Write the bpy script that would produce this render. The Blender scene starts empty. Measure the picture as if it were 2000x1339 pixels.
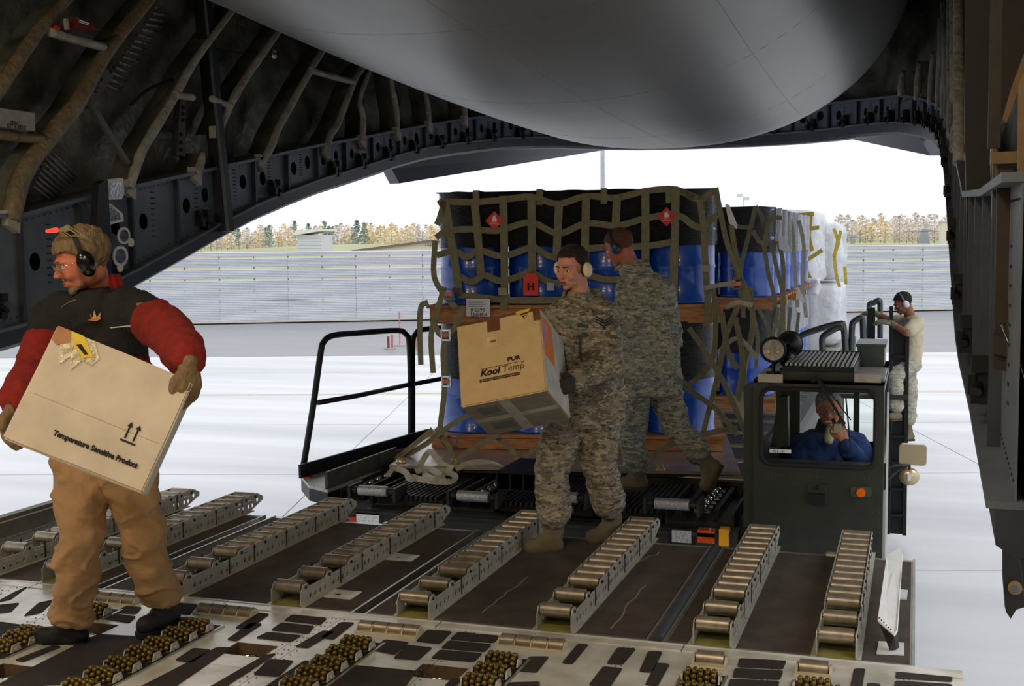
import bpy, bmesh, math, random
import numpy as np
from mathutils import Vector, Matrix, noise
random.seed(7)
C = bpy.context.scene.collection
V = Vector
# ---------------------------------------------------------------- camera
FPX, CU, CV, CH = 2350.0, 1000.0, 669.5, 1.68
CAM = Matrix(((0.9481466, -0.01532747, 0.31746353), (0.31766075, 0.07861098, -0.94494019), (-0.01047258, 0.99678753, 0.07940367)))
cd = bpy.data.cameras.new('camera'); cam = bpy.data.objects.new('camera', cd); C.objects.link(cam)
cd.sensor_width = 36; cd.lens = FPX / 2000 * 36; cd.clip_end = 3000
mw = CAM.to_4x4(); mw.translation = V((0, 0, CH)); cam.matrix_world = mw
sc = bpy.context.scene; sc.camera = cam
# ---------------------------------------------------------------- world: bright overcast sky
w = bpy.data.worlds.new('overcast_sky'); sc.world = w; w.use_nodes = True
nt = w.node_tree; bg = nt.nodes['Background']
tc = nt.nodes.new('ShaderNodeTexCoord'); sp = nt.nodes.new('ShaderNodeSeparateXYZ'); rp = nt.nodes.new('ShaderNodeValToRGB')
nt.links.new(tc.outputs['Generated'], sp.inputs[0]); nt.links.new(sp.outputs['Z'], rp.inputs[0]); nt.links.new(rp.outputs[0], bg.inputs[0])
rp.color_ramp.elements[0].position = 0.0; rp.color_ramp.elements[0].color = (.86, .90, .97, 1)
rp.color_ramp.elements[1].position = 1.0; rp.color_ramp.elements[1].color = (.97, .985, 1, 1)
bg.inputs[1].default_value = 1.2
# weak veiled sun high to the right of the apron
sd = bpy.data.lights.new('sun', 'SUN'); so = bpy.data.objects.new('sun', sd); C.objects.link(so)
sd.energy = 0.5; sd.angle = math.radians(30); sd.color = (1, .98, .94); so.rotation_euler = (math.radians(28), math.radians(38), 0)
# hold lamps on the ceiling behind the photographer
LAMPS = [(-4.0, 1.6, 3.55), (-1.2, 1.6, 3.55), (-4.0, -1.2, 3.55), (-1.2, -1.2, 3.55)]
for i, p in enumerate(LAMPS):
    ld = bpy.data.lights.new('hold_lamp', 'AREA'); lo = bpy.data.objects.new('hold_lamp', ld); C.objects.link(lo)
    ld.shape = 'RECTANGLE'; ld.size = .9; ld.size_y = .25; ld.energy = 44; ld.color = (1, .82, .60); lo.location = (p[0], p[1], p[2] - .07)
    lo.rotation_euler = (math.radians(18), 0, 0)
vs = sc.view_settings; vs.view_transform = 'Standard'; vs.look = 'None'; vs.gamma = 1; vs.use_curve_mapping = False; vs.exposure = 0.0

# ---------------------------------------------------------------- measuring: a ray of the photograph cut by a world plane gives a real point
def ray(u, v): return CAM @ V(((u - CU) / FPX, -(v - CV) / FPX, -1))
def P(u, v, X=None, Y=None, Z=None):
    r = ray(u, v)
    t = X / r.x if X is not None else (Y / r.y if Y is not None else (Z - CH) / r.z)
    return V((0, 0, CH)) + r * t
def Pl(u, v, p0, n):
    r = ray(u, v); o = V((0, 0, CH)); return o + r * ((V(p0) - o).dot(n) / r.dot(n))

# ---------------------------------------------------------------- materials
def lin(c):
    return tuple(((x / 255) / 12.92 if x <= 10 else ((x / 255 + .055) / 1.055) ** 2.4) for x in c) + (1,)
MATS = {}
def mat(name, col, rough=.6, metal=0, var=.15, scale=12, bump=0, bscale=60, coat=0, col2=None, stretch=(1, 1, 1), spec=None):
    if name in MATS: return MATS[name]
    m = bpy.data.materials.new(name); m.use_nodes = True; n = m.node_tree; b = n.nodes['Principled BSDF']
    b.inputs['Roughness'].default_value = rough; b.inputs['Metallic'].default_value = metal
    if coat: b.inputs['Coat Weight'].default_value = coat; b.inputs['Coat Roughness'].default_value = .08
    if spec is not None: b.inputs['Specular IOR Level'].default_value = spec
    t = n.nodes.new('ShaderNodeTexCoord'); mp = n.nodes.new('ShaderNodeMapping'); mp.inputs['Scale'].default_value = stretch
    n.links.new(t.outputs['Object'], mp.inputs[0])
    nz = n.nodes.new('ShaderNodeTexNoise'); nz.inputs['Scale'].default_value = scale; nz.inputs['Detail'].default_value = 4
    n.links.new(mp.outputs[0], nz.inputs['Vector'])
    r = n.nodes.new('ShaderNodeValToRGB'); r.color_ramp.elements[0].position = .32; r.color_ramp.elements[1].position = .68
    c = lin(col); c2 = lin(col2) if col2 else c
    r.color_ramp.elements[0].color = tuple(x * (1 - var) for x in c2[:3]) + (1,); r.color_ramp.elements[1].color = tuple(min(1, x * (1 + var)) for x in c[:3]) + (1,)
    n.links.new(nz.outputs['Fac'], r.inputs[0]); n.links.new(r.outputs[0], b.inputs['Base Color'])
    if bump:
        n2 = n.nodes.new('ShaderNodeTexNoise'); n2.inputs['Scale'].default_value = bscale; n2.inputs['Detail'].default_value = 3
        n.links.new(mp.outputs[0], n2.inputs['Vector']); bp = n.nodes.new('ShaderNodeBump'); bp.inputs['Strength'].default_value = bump; bp.inputs['Distance'].default_value = .02
        n.links.new(n2.outputs['Fac'], bp.inputs['Height']); n.links.new(bp.outputs[0], b.inputs['Normal'])
    MATS[name] = m; return m
def camo(name, cols, scale=7, str_=(1, 1, 3.2), rough=.85):
    """base tone broken by separate streaky blotches of the other tones"""
    if name in MATS: return MATS[name]
    m = mat(name, cols[0], rough, bump=.3, bscale=45); n = m.node_tree; b = n.nodes['Principled BSDF']; mp = [x for x in n.nodes if x.type == 'MAPPING'][0]; mp.inputs['Scale'].default_value = str_
    prev = None
    for k, c in enumerate(cols):
        rgb = n.nodes.new('ShaderNodeRGB'); rgb.outputs[0].default_value = lin(c)
        if prev is None: prev = rgb.outputs[0]; continue
        ad = n.nodes.new('ShaderNodeVectorMath'); ad.operation = 'ADD'; ad.inputs[1].default_value = (k * 7.3, k * 3.1, k * 5.7); n.links.new(mp.outputs[0], ad.inputs[0])
        nz = n.nodes.new('ShaderNodeTexNoise'); nz.inputs['Scale'].default_value = scale * (1 + .25 * k); nz.inputs['Detail'].default_value = 4; nz.inputs['Roughness'].default_value = .68; nz.inputs['Distortion'].default_value = .4; n.links.new(ad.outputs[0], nz.inputs['Vector'])
        gt = n.nodes.new('ShaderNodeMath'); gt.operation = 'GREATER_THAN'; gt.inputs[1].default_value = .51 + .018 * k; n.links.new(nz.outputs['Fac'], gt.inputs[0])
        mx = n.nodes.new('ShaderNodeMix'); mx.data_type = 'RGBA'; n.links.new(gt.outputs[0], mx.inputs[0]); n.links.new(prev, mx.inputs[6]); n.links.new(rgb.outputs[0], mx.inputs[7]); prev = mx.outputs[2]
    n.links.new(prev, b.inputs['Base Color']); return m

# ---------------------------------------------------------------- mesh building
MOF = {}
def thing(name, label, cat, loc=(0, 0, 0), rz=0, group=None, kind=None):
    o = bpy.data.objects.new(name, None); C.objects.link(o); o.empty_display_size = .05
    o.location = loc; o.rotation_euler = (0, 0, rz)
    if label: o['label'] = label
    if cat: o['category'] = cat
    if group: o['group'] = group
    if kind: o['kind'] = kind
    MOF[o.name] = (Matrix.Translation(V(loc)) @ Matrix.Rotation(rz, 4, 'Z')).inverted(); return o
def tag(o, label=None, cat=None, group=None, kind=None):
    if label: o['label'] = label
    if cat: o['category'] = cat
    if group: o['group'] = group
    if kind: o['kind'] = kind
    return o
def frame(n, up=V((0, 0, 1))):
    n = V(n).normalized()
    if abs(n.dot(up)) > .98: up = V((0, 1, 0))
    a = up.cross(n).normalized(); return a, n.cross(a).normalized(), n
class MB:
    def __init__(s): s.v = []; s.f = []; s.m = []; s.s = []
    def add(s, vs_, fs, m=0, sm=False):
        k = len(s.v); s.v += [tuple(x) for x in vs_]
        for f in fs: s.f.append(tuple(i + k for i in f)); s.m.append(m); s.s.append(sm)
        return s
    def boxp(s, o, a, b, c, m=0):
        o, a, b, c = V(o), V(a), V(b), V(c)
        if a.cross(b).dot(c) < 0: a, b = b, a
        p = [o, o + a, o + a + b, o + b]; p += [x + c for x in p]
        return s.add(p, [(3, 2, 1, 0), (4, 5, 6, 7), (0, 1, 5, 4), (1, 2, 6, 5), (2, 3, 7, 6), (3, 0, 4, 7)], m)
    def box(s, x0, x1, y0, y1, z0, z1, m=0): return s.boxp((x0, y0, z0), (x1 - x0, 0, 0), (0, y1 - y0, 0), (0, 0, z1 - z0), m)
    def bar(s, p, q, w_, h, up=V((0, 0, 1)), m=0):
        p, q = V(p), V(q); a, b, n = frame(q - p, up); return s.boxp(p - a * w_ / 2 - b * h / 2, a * w_, b * h, q - p, m)
    def cyl(s, p, q, r, r2=None, n=14, m=0, sm=True, caps=True):
        p, q = V(p), V(q); r2 = r if r2 is None else r2; a, b, d = frame(q - p)
        vs_ = []
        for c, rr in ((p, r), (q, r2)):
            for i in range(n): t = 2 * math.pi * i / n; vs_.append(c + a * math.cos(t) * rr + b * math.sin(t) * rr)
        s.add(vs_, [(i, (i + 1) % n, n + (i + 1) % n, n + i) for i in range(n)], m, sm)
        if caps:
            k = len(s.v); s.v += s.v[k - 2 * n:k]; s.f.append(tuple(k + i for i in reversed(range(n)))); s.f.append(tuple(k + n + i for i in range(n))); s.m += [m, m]; s.s += [False, False]
        return s
    def tube(s, path, r, n=8, m=0, closed=False):
        path = [V(p) for p in path]; N = len(path); rs = r if isinstance(r, (list, tuple)) else [r] * N; vs_ = []; up = None
        for i, p in enumerate(path):
            d = (path[(i + 1) % N] - path[i - 1]) if closed else (path[min(i + 1, N - 1)] - path[max(i - 1, 0)])
            if up is None: a, b, d = frame(d)
            else:
                d = d.normalized(); a = (up - d * up.dot(d)).normalized(); b = d.cross(a)
            up = a
            for j in range(n): t = 2 * math.pi * j / n; vs_.append(p + a * math.cos(t) * rs[i] + b * math.sin(t) * rs[i])
        fs = [(i * n + j, i * n + (j + 1) % n, ((i + 1) % N) * n + (j + 1) % n, ((i + 1) % N) * n + j) for i in range(N if closed else N - 1) for j in range(n)]
        s.add(vs_, fs, m, True)
        if not closed:
            k = len(s.v) - N * n; s.f.append(tuple(k + i for i in reversed(range(n)))); s.f.append(tuple(k + (N - 1) * n + i for i in range(n))); s.m += [m, m]; s.s += [False, False]
        return s
    def ribbon(s, path, w_, nrm, th=.004, m=0):
        """flat webbing along a path; nrm = direction its face looks"""
        path = [V(p) for p in path]; vs_ = []; N = len(path)
        for i, p in enumerate(path):
            d = (path[min(i + 1, N - 1)] - path[max(i - 1, 0)]).normalized(); nn = nrm[i] if isinstance(nrm, list) else nrm
            a = d.cross(V(nn)); a = a.normalized() if a.length > 1e-5 else V((1, 0, 0)); b = a.cross(d).normalized()
            for sa, sb in ((-1, -1), (1, -1), (1, 1), (-1, 1)): vs_.append(p + a * w_ / 2 * sa + b * th / 2 * sb)
        fs = [(i * 4 + j, i * 4 + (j + 1) % 4, i * 4 + 4 + (j + 1) % 4, i * 4 + 4 + j) for i in range(N - 1) for j in range(4)]
        fs += [(3, 2, 1, 0), tuple((N - 1) * 4 + j for j in range(4))]
        return s.add(vs_, fs, m)
    def prism(s, poly, ext, m=0, sm=False):
        poly = [V(p) for p in poly]; ext = V(ext); n = len(poly)
        nn = V((0, 0, 0))
        for i in range(n): nn += poly[i].cross(poly[(i + 1) % n])
        if nn.dot(ext) > 0: poly = poly[::-1]
        s.add(poly + [p + ext for p in poly], [tuple(range(n)), tuple(reversed(range(n, 2 * n)))], m)
        k = len(s.v) - 2 * n
        for i in range(n): j = (i + 1) % n; s.f.append((k + j, k + i, k + n + i, k + n + j)); s.m.append(m); s.s.append(sm)
        return s
    def ball(s, c, r, R=None, n=12, m=0):
        r = V((r, r, r)) if not hasattr(r, '__len__') else V(r); c = V(c); vs_ = []; k = n // 2
        for i in range(1, k):
            for j in range(n):
                t = math.pi * i / k; p = 2 * math.pi * j / n; q = V((math.sin(t) * math.cos(p) * r.x, math.sin(t) * math.sin(p) * r.y, math.cos(t) * r.z))
                vs_.append(c + (R @ q if R else q))
        a = V((0, 0, r.z)); vs_ += [c + (R @ a if R else a), c - (R @ a if R else a)]
        fs = [(i * n + j, (i + 1) * n + j, (i + 1) * n + (j + 1) % n, i * n + (j + 1) % n) for i in range(k - 2) for j in range(n)]
        T, B = (k - 1) * n, (k - 1) * n + 1
        fs += [(T, j, (j + 1) % n) for j in range(n)] + [(B, (k - 2) * n + (j + 1) % n, (k - 2) * n + j) for j in range(n)]
        return s.add(vs_, fs, m, True)
    def cap(s, p, q, r1, r2, n=12, m=0):
        """closed tapered capsule"""
        p, q = V(p), V(q)
        if (q - p).length < 1e-5: return s.ball(p, max(r1, r2), n=n, m=m)
        a, b, d = frame(q - p); vs_ = []; rings = []
        for t in (80, 50, 20, 0): t = math.radians(t); rings.append((p - d * r1 * math.sin(t), r1 * math.cos(t)))
        for t in (0, 20, 50, 80): t = math.radians(t); rings.append((q + d * r2 * math.sin(t), r2 * math.cos(t)))
        for c, rr in rings:
            for j in range(n): t = 2 * math.pi * j / n; vs_.append(c + a * math.cos(t) * rr + b * math.sin(t) * rr)
        N = len(rings)
        fs = [(i * n + j, i * n + (j + 1) % n, (i + 1) * n + (j + 1) % n, (i + 1) * n + j) for i in range(N - 1) for j in range(n)]
        fs += [tuple(reversed(range(n))), tuple((N - 1) * n + j for j in range(n))]
        return s.add(vs_, fs, m, True)
    def mesh(s, me, M, m=0):
        return s.add([M @ v.co for v in me.vertices], [tuple(p.vertices) for p in me.polygons], m)
    def build(s, name, mats, parent=None, local=False, label=None, smooth=None):
        me = bpy.data.meshes.new(name); vs_ = s.v
        inv = None
        if parent is not None and not local: inv = MOF[parent.name]
        me.from_pydata([tuple(inv @ V(v)) for v in vs_] if inv else vs_, [], s.f)
        for x in (mats if isinstance(mats, (list, tuple)) else [mats]): me.materials.append(x)
        me.polygons.foreach_set('material_index', s.m); me.polygons.foreach_set('use_smooth', s.s if smooth is None else [smooth] * len(s.s)); me.update()
        o = bpy.data.objects.new(name, me); C.objects.link(o)
        if parent is not None: o.parent = parent; MOF[o.name] = MOF.get(parent.name, Matrix())
        else: MOF[o.name] = Matrix()
        if label: o['label'] = label
        return o
def center(o):
    """move a top-level mesh's origin to the middle of its base"""
    me = o.data; c = [v.co for v in me.vertices]; q = V(((min(v.x for v in c) + max(v.x for v in c)) / 2, (min(v.y for v in c) + max(v.y for v in c)) / 2, min(v.z for v in c)))
    me.transform(Matrix.Translation(-q)); o.location = q; MOF[o.name] = Matrix.Translation(-q); return o
def copy_tree(o, loc=None, rz=None, parent=None, label=None, kids=None):
    c = o.copy(); C.objects.link(c); c.parent = parent
    if loc is not None: c.location = loc
    if rz is not None: c.rotation_euler = (0, 0, rz)
    if label: c['label'] = label
    for ch in [k for k in ALLKIDS(o)]: copy_tree(ch, parent=c)
    return c
def ALLKIDS(o): return list(o.children)
def plate(outline, holes, th, seg=12):
    """flat plate (XY) with real holes: outline = [(x,y)], holes = [(x,y,rx,ry)]"""
    cu = bpy.data.curves.new('plate', 'CURVE'); cu.dimensions = '2D'; cu.fill_mode = 'BOTH'; cu.extrude = th / 2
    def spl(pts):
        s_ = cu.splines.new('POLY'); s_.points.add(len(pts) - 1)
        for p, q in zip(s_.points, pts): p.co = (q[0], q[1], 0, 1)
        s_.use_cyclic_u = True
    spl(outline)
    for h in holes: spl([(h[0] + h[2] * math.cos(2 * math.pi * i / seg), h[1] + h[3] * math.sin(2 * math.pi * i / seg)) for i in range(seg)])
    o = bpy.data.objects.new('plate', cu); C.objects.link(o); dg = bpy.context.evaluated_depsgraph_get()
    me = bpy.data.meshes.new_from_object(o.evaluated_get(dg)); bpy.data.objects.remove(o); return me
def rrect(x0, x1, y0, y1, r, k=4):
    o = []
    for cx, cy, a in ((x1 - r, y1 - r, 0), (x0 + r, y1 - r, 90), (x0 + r, y0 + r, 180), (x1 - r, y0 + r, 270)):
        for i in range(k + 1): t = math.radians(a + 90 * i / k); o.append((cx + r * math.cos(t), cy + r * math.sin(t)))
    return o
def text(s_, size, M, m, parent, name='printed_lettering', th=.0006, label=None, shear=0, bold=0, align='LEFT', sx=1):
    cu = bpy.data.curves.new('t', 'FONT'); cu.body = s_; cu.size = size; cu.extrude = th; cu.shear = shear; cu.offset = bold; cu.align_x = align; cu.resolution_u = 3
    o = bpy.data.objects.new('t', cu); C.objects.link(o); dg = bpy.context.evaluated_depsgraph_get()
    me = bpy.data.meshes.new_from_object(o.evaluated_get(dg)); bpy.data.objects.remove(o)
    b = MB(); b.mesh(me, M @ Matrix.Diagonal((sx, 1, 1, 1))); return b.build(name, m, parent, label=label)
def basis(o, x, y):
    x, y = V(x).normalized(), V(y).normalized(); z = x.cross(y); return Matrix(((x.x, y.x, z.x, o[0]), (x.y, y.y, z.y, o[1]), (x.z, y.z, z.z, o[2]), (0, 0, 0, 1)))
def arc(path, k=6):
    """Catmull-Rom through the given points"""
    p = [V(x) for x in path]; p = [p[0] * 2 - p[1]] + p + [p[-1] * 2 - p[-2]]; o = []
    for i in range(1, len(p) - 2):
        for j in range(k):
            t = j / k; a, b, c, d = p[i - 1], p[i], p[i + 1], p[i + 2]
            o.append(.5 * ((2 * b) + (c - a) * t + (2 * a - 5 * b + 4 * c - d) * t * t + (3 * b - a - 3 * c + d) * t ** 3))
    return o + [p[-2]]

# ---------------------------------------------------------------- palette
ALU = mat('brushed_aluminium', (190, 188, 180), .32, .75, .12, 9, .05)
PAINT = mat('worn_floor_paint', (236, 234, 228), .34, .3, .16, 5, .06, 30, col2=(220, 218, 200))
RAILM = mat('primer_grey_rail', (186, 182, 168), .45, .2, .12, 14, .05)
GREEN_ZINC = mat('yellow_green_primer', (140, 134, 70), .6, .1, .25, 10)
ROLL = mat('worn_roller_steel', (160, 148, 130), .36, .55, .22, 22)
BRASS = mat('brassy_caster', (120, 100, 44), .42, .7, .25, 25)
DARKM = mat('dark_gap', (22, 21, 20), .8, 0, .2)
SKID = mat('brown_antiskid', (84, 75, 68), .92, 0, .22, 7, .35, 180, spec=.25)
SKID2 = mat('black_antiskid', (60, 54, 50), .92, 0, .2, 8, .4, 200, spec=.25)
SEAMGREY = mat('blue_grey_tube', (78, 84, 94), .5, .3, .15)
SILL = mat('blue_grey_sill_paint', (100, 108, 118), .5, .15, .14, 8, .05)
SILLD = mat('dark_blue_grey_paint', (56, 61, 70), .5, .15, .14, 8, .05)
LATCH = mat('black_latch_metal', (26, 26, 28), .5, .4, .3)
QUILT = mat('grey_green_insulation_blanket', (116, 116, 104), .36, .2, .35, 3.2, 1.0, 7, col2=(78, 76, 66))
WRAPW = mat('pale_rib_wrap', (164, 160, 148), .5, 0, .25, 9, 1.0, 22)
WRAPT = mat('tan_rib_wrap', (128, 112, 88), .55, 0, .25, 9, 1.0, 22)
DOORG = mat('satin_grey_door_skin', (126, 126, 124), .38, .1, .12, 1.2, .02, 4, stretch=(1, .25, 1), col2=(112, 112, 110))
OLIVE = mat('dark_olive_vehicle_paint', (40, 44, 34), .45, .05, .18, 6, .05)
BLACKM = mat('black_steel', (24, 25, 26), .5, .4, .25, 10, .1)
RUBBER = mat('black_rubber', (20, 20, 20), .75, 0, .2)
STEELD = mat('dirty_dark_steel', (56, 54, 50), .5, .5, .3, 14, .15)
WHITEP = mat('white_paint', (226, 226, 222), .5, 0, .06)
CHROME = mat('chrome', (220, 218, 212), .12, 1, .05)
BLUE = mat('blue_drum_enamel', (20, 78, 178), .3, 0, .08, 4, coat=.3)
STRETCH = mat('black_stretch_wrap', (20, 18, 19), .22, 0, .3, 30, .8, 26, stretch=(.6, .6, 9))
WSTRETCH = mat('milky_stretch_wrap', (206, 208, 214), .25, 0, .12, 12, .9, 9)
GSTRETCH = mat('grey_stretch_wrap', (140, 144, 152), .22, 0, .25, 20, .8, 22, stretch=(.6, .6, 7))
WEB = mat('olive_webbing', (128, 122, 92), .85, 0, .16, 25, .3, 220)
WEBL = mat('pale_webbing', (176, 172, 152), .85, 0, .12, 25, .3, 220)
WEBY = mat('yellow_webbing', (190, 170, 60), .8, 0, .15, 25)
WOOD = mat('rough_timber', (178, 124, 78), .8, 0, .25, 6, .3, 30, stretch=(1, 8, 8))
CARD = mat('tan_cardboard', (212, 180, 128), .85, 0, .06, 14, .15, 60)
CARDL = mat('pale_dirty_cardboard', (208, 194, 172), .8, 0, .1, 6, .1, 40)
TAPEB = mat('brown_parcel_tape', (112, 66, 34), .35, 0, .15)
CLEAR = mat('clear_parcel_tape', (190, 186, 176), .2, 0, .15, 20)
INK = mat('black_ink', (30, 26, 26), .8, 0, .1)
ORANGE = mat('orange_label', (240, 128, 20), .6, 0, .05)
RED = mat('red_placard', (206, 34, 26), .5, 0, .08)
REDO = mat('red_orange_tag', (236, 52, 22), .55, 0, .05)
YEL = mat('yellow_label', (226, 190, 30), .5, 0, .06)
PAPER = mat('white_paper', (222, 222, 226), .6, 0, .05)
CONC = mat('pale_concrete', (228, 228, 230), .4, 0, .04, .5, .04, 3, col2=(206, 208, 213), stretch=(.16, 1.5, 1))
ASPH = mat('damp_grey_asphalt', (150, 150, 154), .5, 0, .08, .5, .08, 6, stretch=(.3, 1, 1))
# ================================================================= apron, fence, far things
GZ = -1.6
b = MB(); b.box(-260, 160, -40, 420, GZ - .4, GZ - .06); o = b.build('ground', ASPH); tag(o, 'flat grey asphalt apron stretching from the aircraft to the silver fence', kind='structure')
GROUND = o
ca, sa = math.cos(math.radians(16)), math.sin(math.radians(16))
def ts(t, s): return V((s * ca - t * sa, s * sa + t * ca, 0))
# concrete slabs (joints open), then an asphalt taxi strip before the fence
T_ = [-2.6, 2.4, 7.2, 12.05, 17.25, 22.2, 26.7, 31.6, 36.6]
for i in range(len(T_) - 1):
    for j in range(-4, 3):
        s0, s1 = j * 9.6 - 3.5, j * 9.6 + 6.1
        if T_[i + 1] < 12 and j < -2: continue
        c0 = ts(T_[i] + .02, s0 + .008); b = MB()
        b.boxp(c0 + V((0, 0, GZ - .06)), ts(0, s1 - s0 - .016), ts(T_[i + 1] - T_[i] - .04, 0), (0, 0, .06)); b.build('concrete_slab', CONC, GROUND)
# yellow guide line on the fourth joint
b = MB(); b.boxp(ts(26.85, -40) + V((0, 0, GZ + .001)), ts(0, 80), ts(.1, 0), (0, 0, .003)); b.build('painted_line', mat('faded_yellow_line', (206, 196, 150), .7), GROUND)
b = MB(); b.boxp(ts(36.7, -90) + V((0, 0, GZ - .06)), ts(0, 180), ts(8.5, 0), (0, 0, .058)); b.build('asphalt_strip', ASPH, GROUND)
# blast fence
F0, FD = V((-33, 46.6, 0)), V((.896, .444, 0)).normalized(); FN = V((FD.y, -FD.x, 0))
fence = thing('blast_fence', 'long silver corrugated blast fence behind the apron', 'fence', tuple(F0 + V((0, 0, GZ))))
bands = [(-1.55, -1.02), (-1.0, -.45), (-.43, .0), (.03, .22)]
bands = [(-1.58, -1.14), (-1.12, -.66), (-.64, -.18), (-.16, .29), (.36, .80), (.90, 1.30), (1.37, 1.58)]
FM = mat('galvanised_corrugated_steel', (214, 217, 224), .42, .2, .07, .6, stretch=(1, 1, 6))
PL = 3.1
for z0, z1 in bands:
    n = max(2, int((z1 - z0) / .066)); prof = []
    for k in range(n * 2 + 1): prof.append((z0 + (z1 - z0) * k / (2 * n), .022 if k % 2 else -.022))
    base = None
    for j in range(-5, 19):
        p0 = F0 + FD * (j * PL)
        if base is None:
            b = MB(); vs_ = []
            for z, d in prof: vs_ += [FN * d + V((0, 0, z)), FN * d + FD * (PL - .008) + V((0, 0, z))]
            m_ = len(vs_); vs_ += [v - FN * .02 for v in vs_]
            fs = []
            for k in range(len(prof) - 1): fs += [(2 * k, 2 * k + 1, 2 * k + 3, 2 * k + 2), (m_ + 2 * k + 1, m_ + 2 * k, m_ + 2 * k + 2, m_ + 2 * k + 3)]
            e = m_ - 2; fs += [(0, m_, m_ + 1, 1), (e, e + 1, m_ + e + 1, m_ + e)]
            b.add(vs_, fs); base = b.build('corrugated_panel', FM, fence, local=True); c = base
        else: c = base.copy(); C.objects.link(c)
        c.location = p0 - F0 + V((0, 0, -GZ))
pm = mat('fence_post_steel', (120, 122, 128), .6, .3)
base = None
for j in range(-12, 46):
    if base is None:
        b = MB(); b.boxp(-FN * .12 - FD * .03, FD * .06, FN * .06, (0, 0, 3.15)); base = b.build('post', pm, fence, local=True); c = base
    else: c = base.copy(); C.objects.link(c)
    c.location = FD * (j * PL / 2 + .02)
b = MB(); b.boxp(FD * -16 + FN * -.6, FD * 72, FN * 1.6, (0, 0, .04)); b.build('gravel_footing', mat('sandy_gravel', (196, 192, 180), .9, 0, .15, 3), fence, local=True)
# grass mound beyond
b = MB(); vs_ = []; nx, ny = 60, 10
for i in range(nx + 1):
    for j in range(ny + 1):
        x = -170 + 190 * i / nx; y = 70 + 130 * j / ny
        h = 1.1 * math.exp(-((x + 72) / 22) ** 2) + .5 * math.exp(-((x + 15) / 30) ** 2) + 1.3 + .25 * noise.noise(V((x * .06, y * .06, 0)))
        z = GZ + (h + 1.5) * min(1, j / 6) ** 1.3
        vs_.append((x, y, z))
b.add(vs_, [(i * (ny + 1) + j, (i + 1) * (ny + 1) + j, (i + 1) * (ny + 1) + j + 1, i * (ny + 1) + j + 1) for i in range(nx) for j in range(ny)], 0, True)
k = len(b.v)
o = b.build('grass_mound', mat('autumn_grass', (168, 176, 132), .95, 0, .14, .12, col2=(186, 178, 146))); tag(o, 'low grassy mound between the fence and the autumn trees', kind='structure')
# hut on the mound
p = P(604, 494, Y=105); hz = p.z - .2
t = thing('observation_hut', 'small pale block hut with a slanted flat roof on the mound', 'building', (p.x, p.y, hz))
hw = mat('pale_hut_panel', (206, 208, 214), .6, 0, .05); b = MB(); b.box(p.x - 1.25, p.x + 1.35, p.y, p.y + 2.4, hz, hz + 1.95); b.build('wall', hw, t)
b = MB(); b.prism([(p.x - 1.7, p.y - .4, hz + 1.9), (p.x + 1.6, p.y - .4, hz + 2.35), (p.x + 1.6, p.y - .4, hz + 2.5), (p.x - 1.1, p.y - .4, hz + 2.45)], (0, 3.2, 0)); b.build('roof', WHITEP, t)
b = MB()
for k in range(1, 6): b.box(p.x - 1.26, p.x + 1.36, p.y - .02, p.y, hz + k * .32, hz + k * .32 + .03)
b.build('panel_joint', mat('joint_grey', (170, 172, 178), .7), t)
# gabled hangar left of the drums and cream building at right
p = P(835, 488, Y=92); hz = GZ
t = thing('gabled_hangar', 'cream hangar gable with brown roof edge and a number sign', 'building', (p.x, p.y, GZ))
cream = mat('cream_cladding', (222, 214, 200), .8, 0, .04)
a0, a1 = P(690, 492, Y=92), P(845, 472, Y=92); a2 = P(1000, 492, Y=92)
b = MB(); b.prism([(a0.x, 92, GZ), (a2.x, 92, GZ), (a2.x, 92, a0.z), (a1.x, 92, a1.z), (a0.x, 92, a0.z)], (0, 14, 0)); b.build('wall', cream, t)
b = MB(); b.bar(a0 + V((-.3, -.2, .05)), a1 + V((0, -.2, .12)), 15, .14, V((0, 1, 0)) if False else V((0, 0, 1)))
b = MB()
for q0, q1 in ((a0, a1), (a1, a2)): b.boxp(V((q0.x, 91.7, q0.z)), V(((q1 - q0).x, 0, (q1 - q0).z)), (0, 14.6, 0), (0, 0, .17))
b.build('roof', mat('brown_roof', (120, 104, 98), .8), t)
p = P(829, 482, Y=91.6); text('1448', .42, basis(p, (1, 0, 0), (0, 0, 1)), mat('dark_sign_ink', (70, 60, 60), .8), t, 'building_number', label='dark number 1448 on the gable')
q0 = P(1838, 473, Y=150); q1 = P(1884, 432, Y=150)
t = thing('cream_building', 'plain cream block building at the far right beyond the fence', 'building', (q0.x, 150, GZ)); b = MB(); b.box(q0.x, q1.x + 16, 150, 165, GZ, q1.z); b.build('wall', cream, t); b = MB(); b.box(q0.x - .2, q1.x + 16.2, 149.8, 165.2, q1.z, q1.z + .15); b.build('roof_edge', WHITEP, t)
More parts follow.
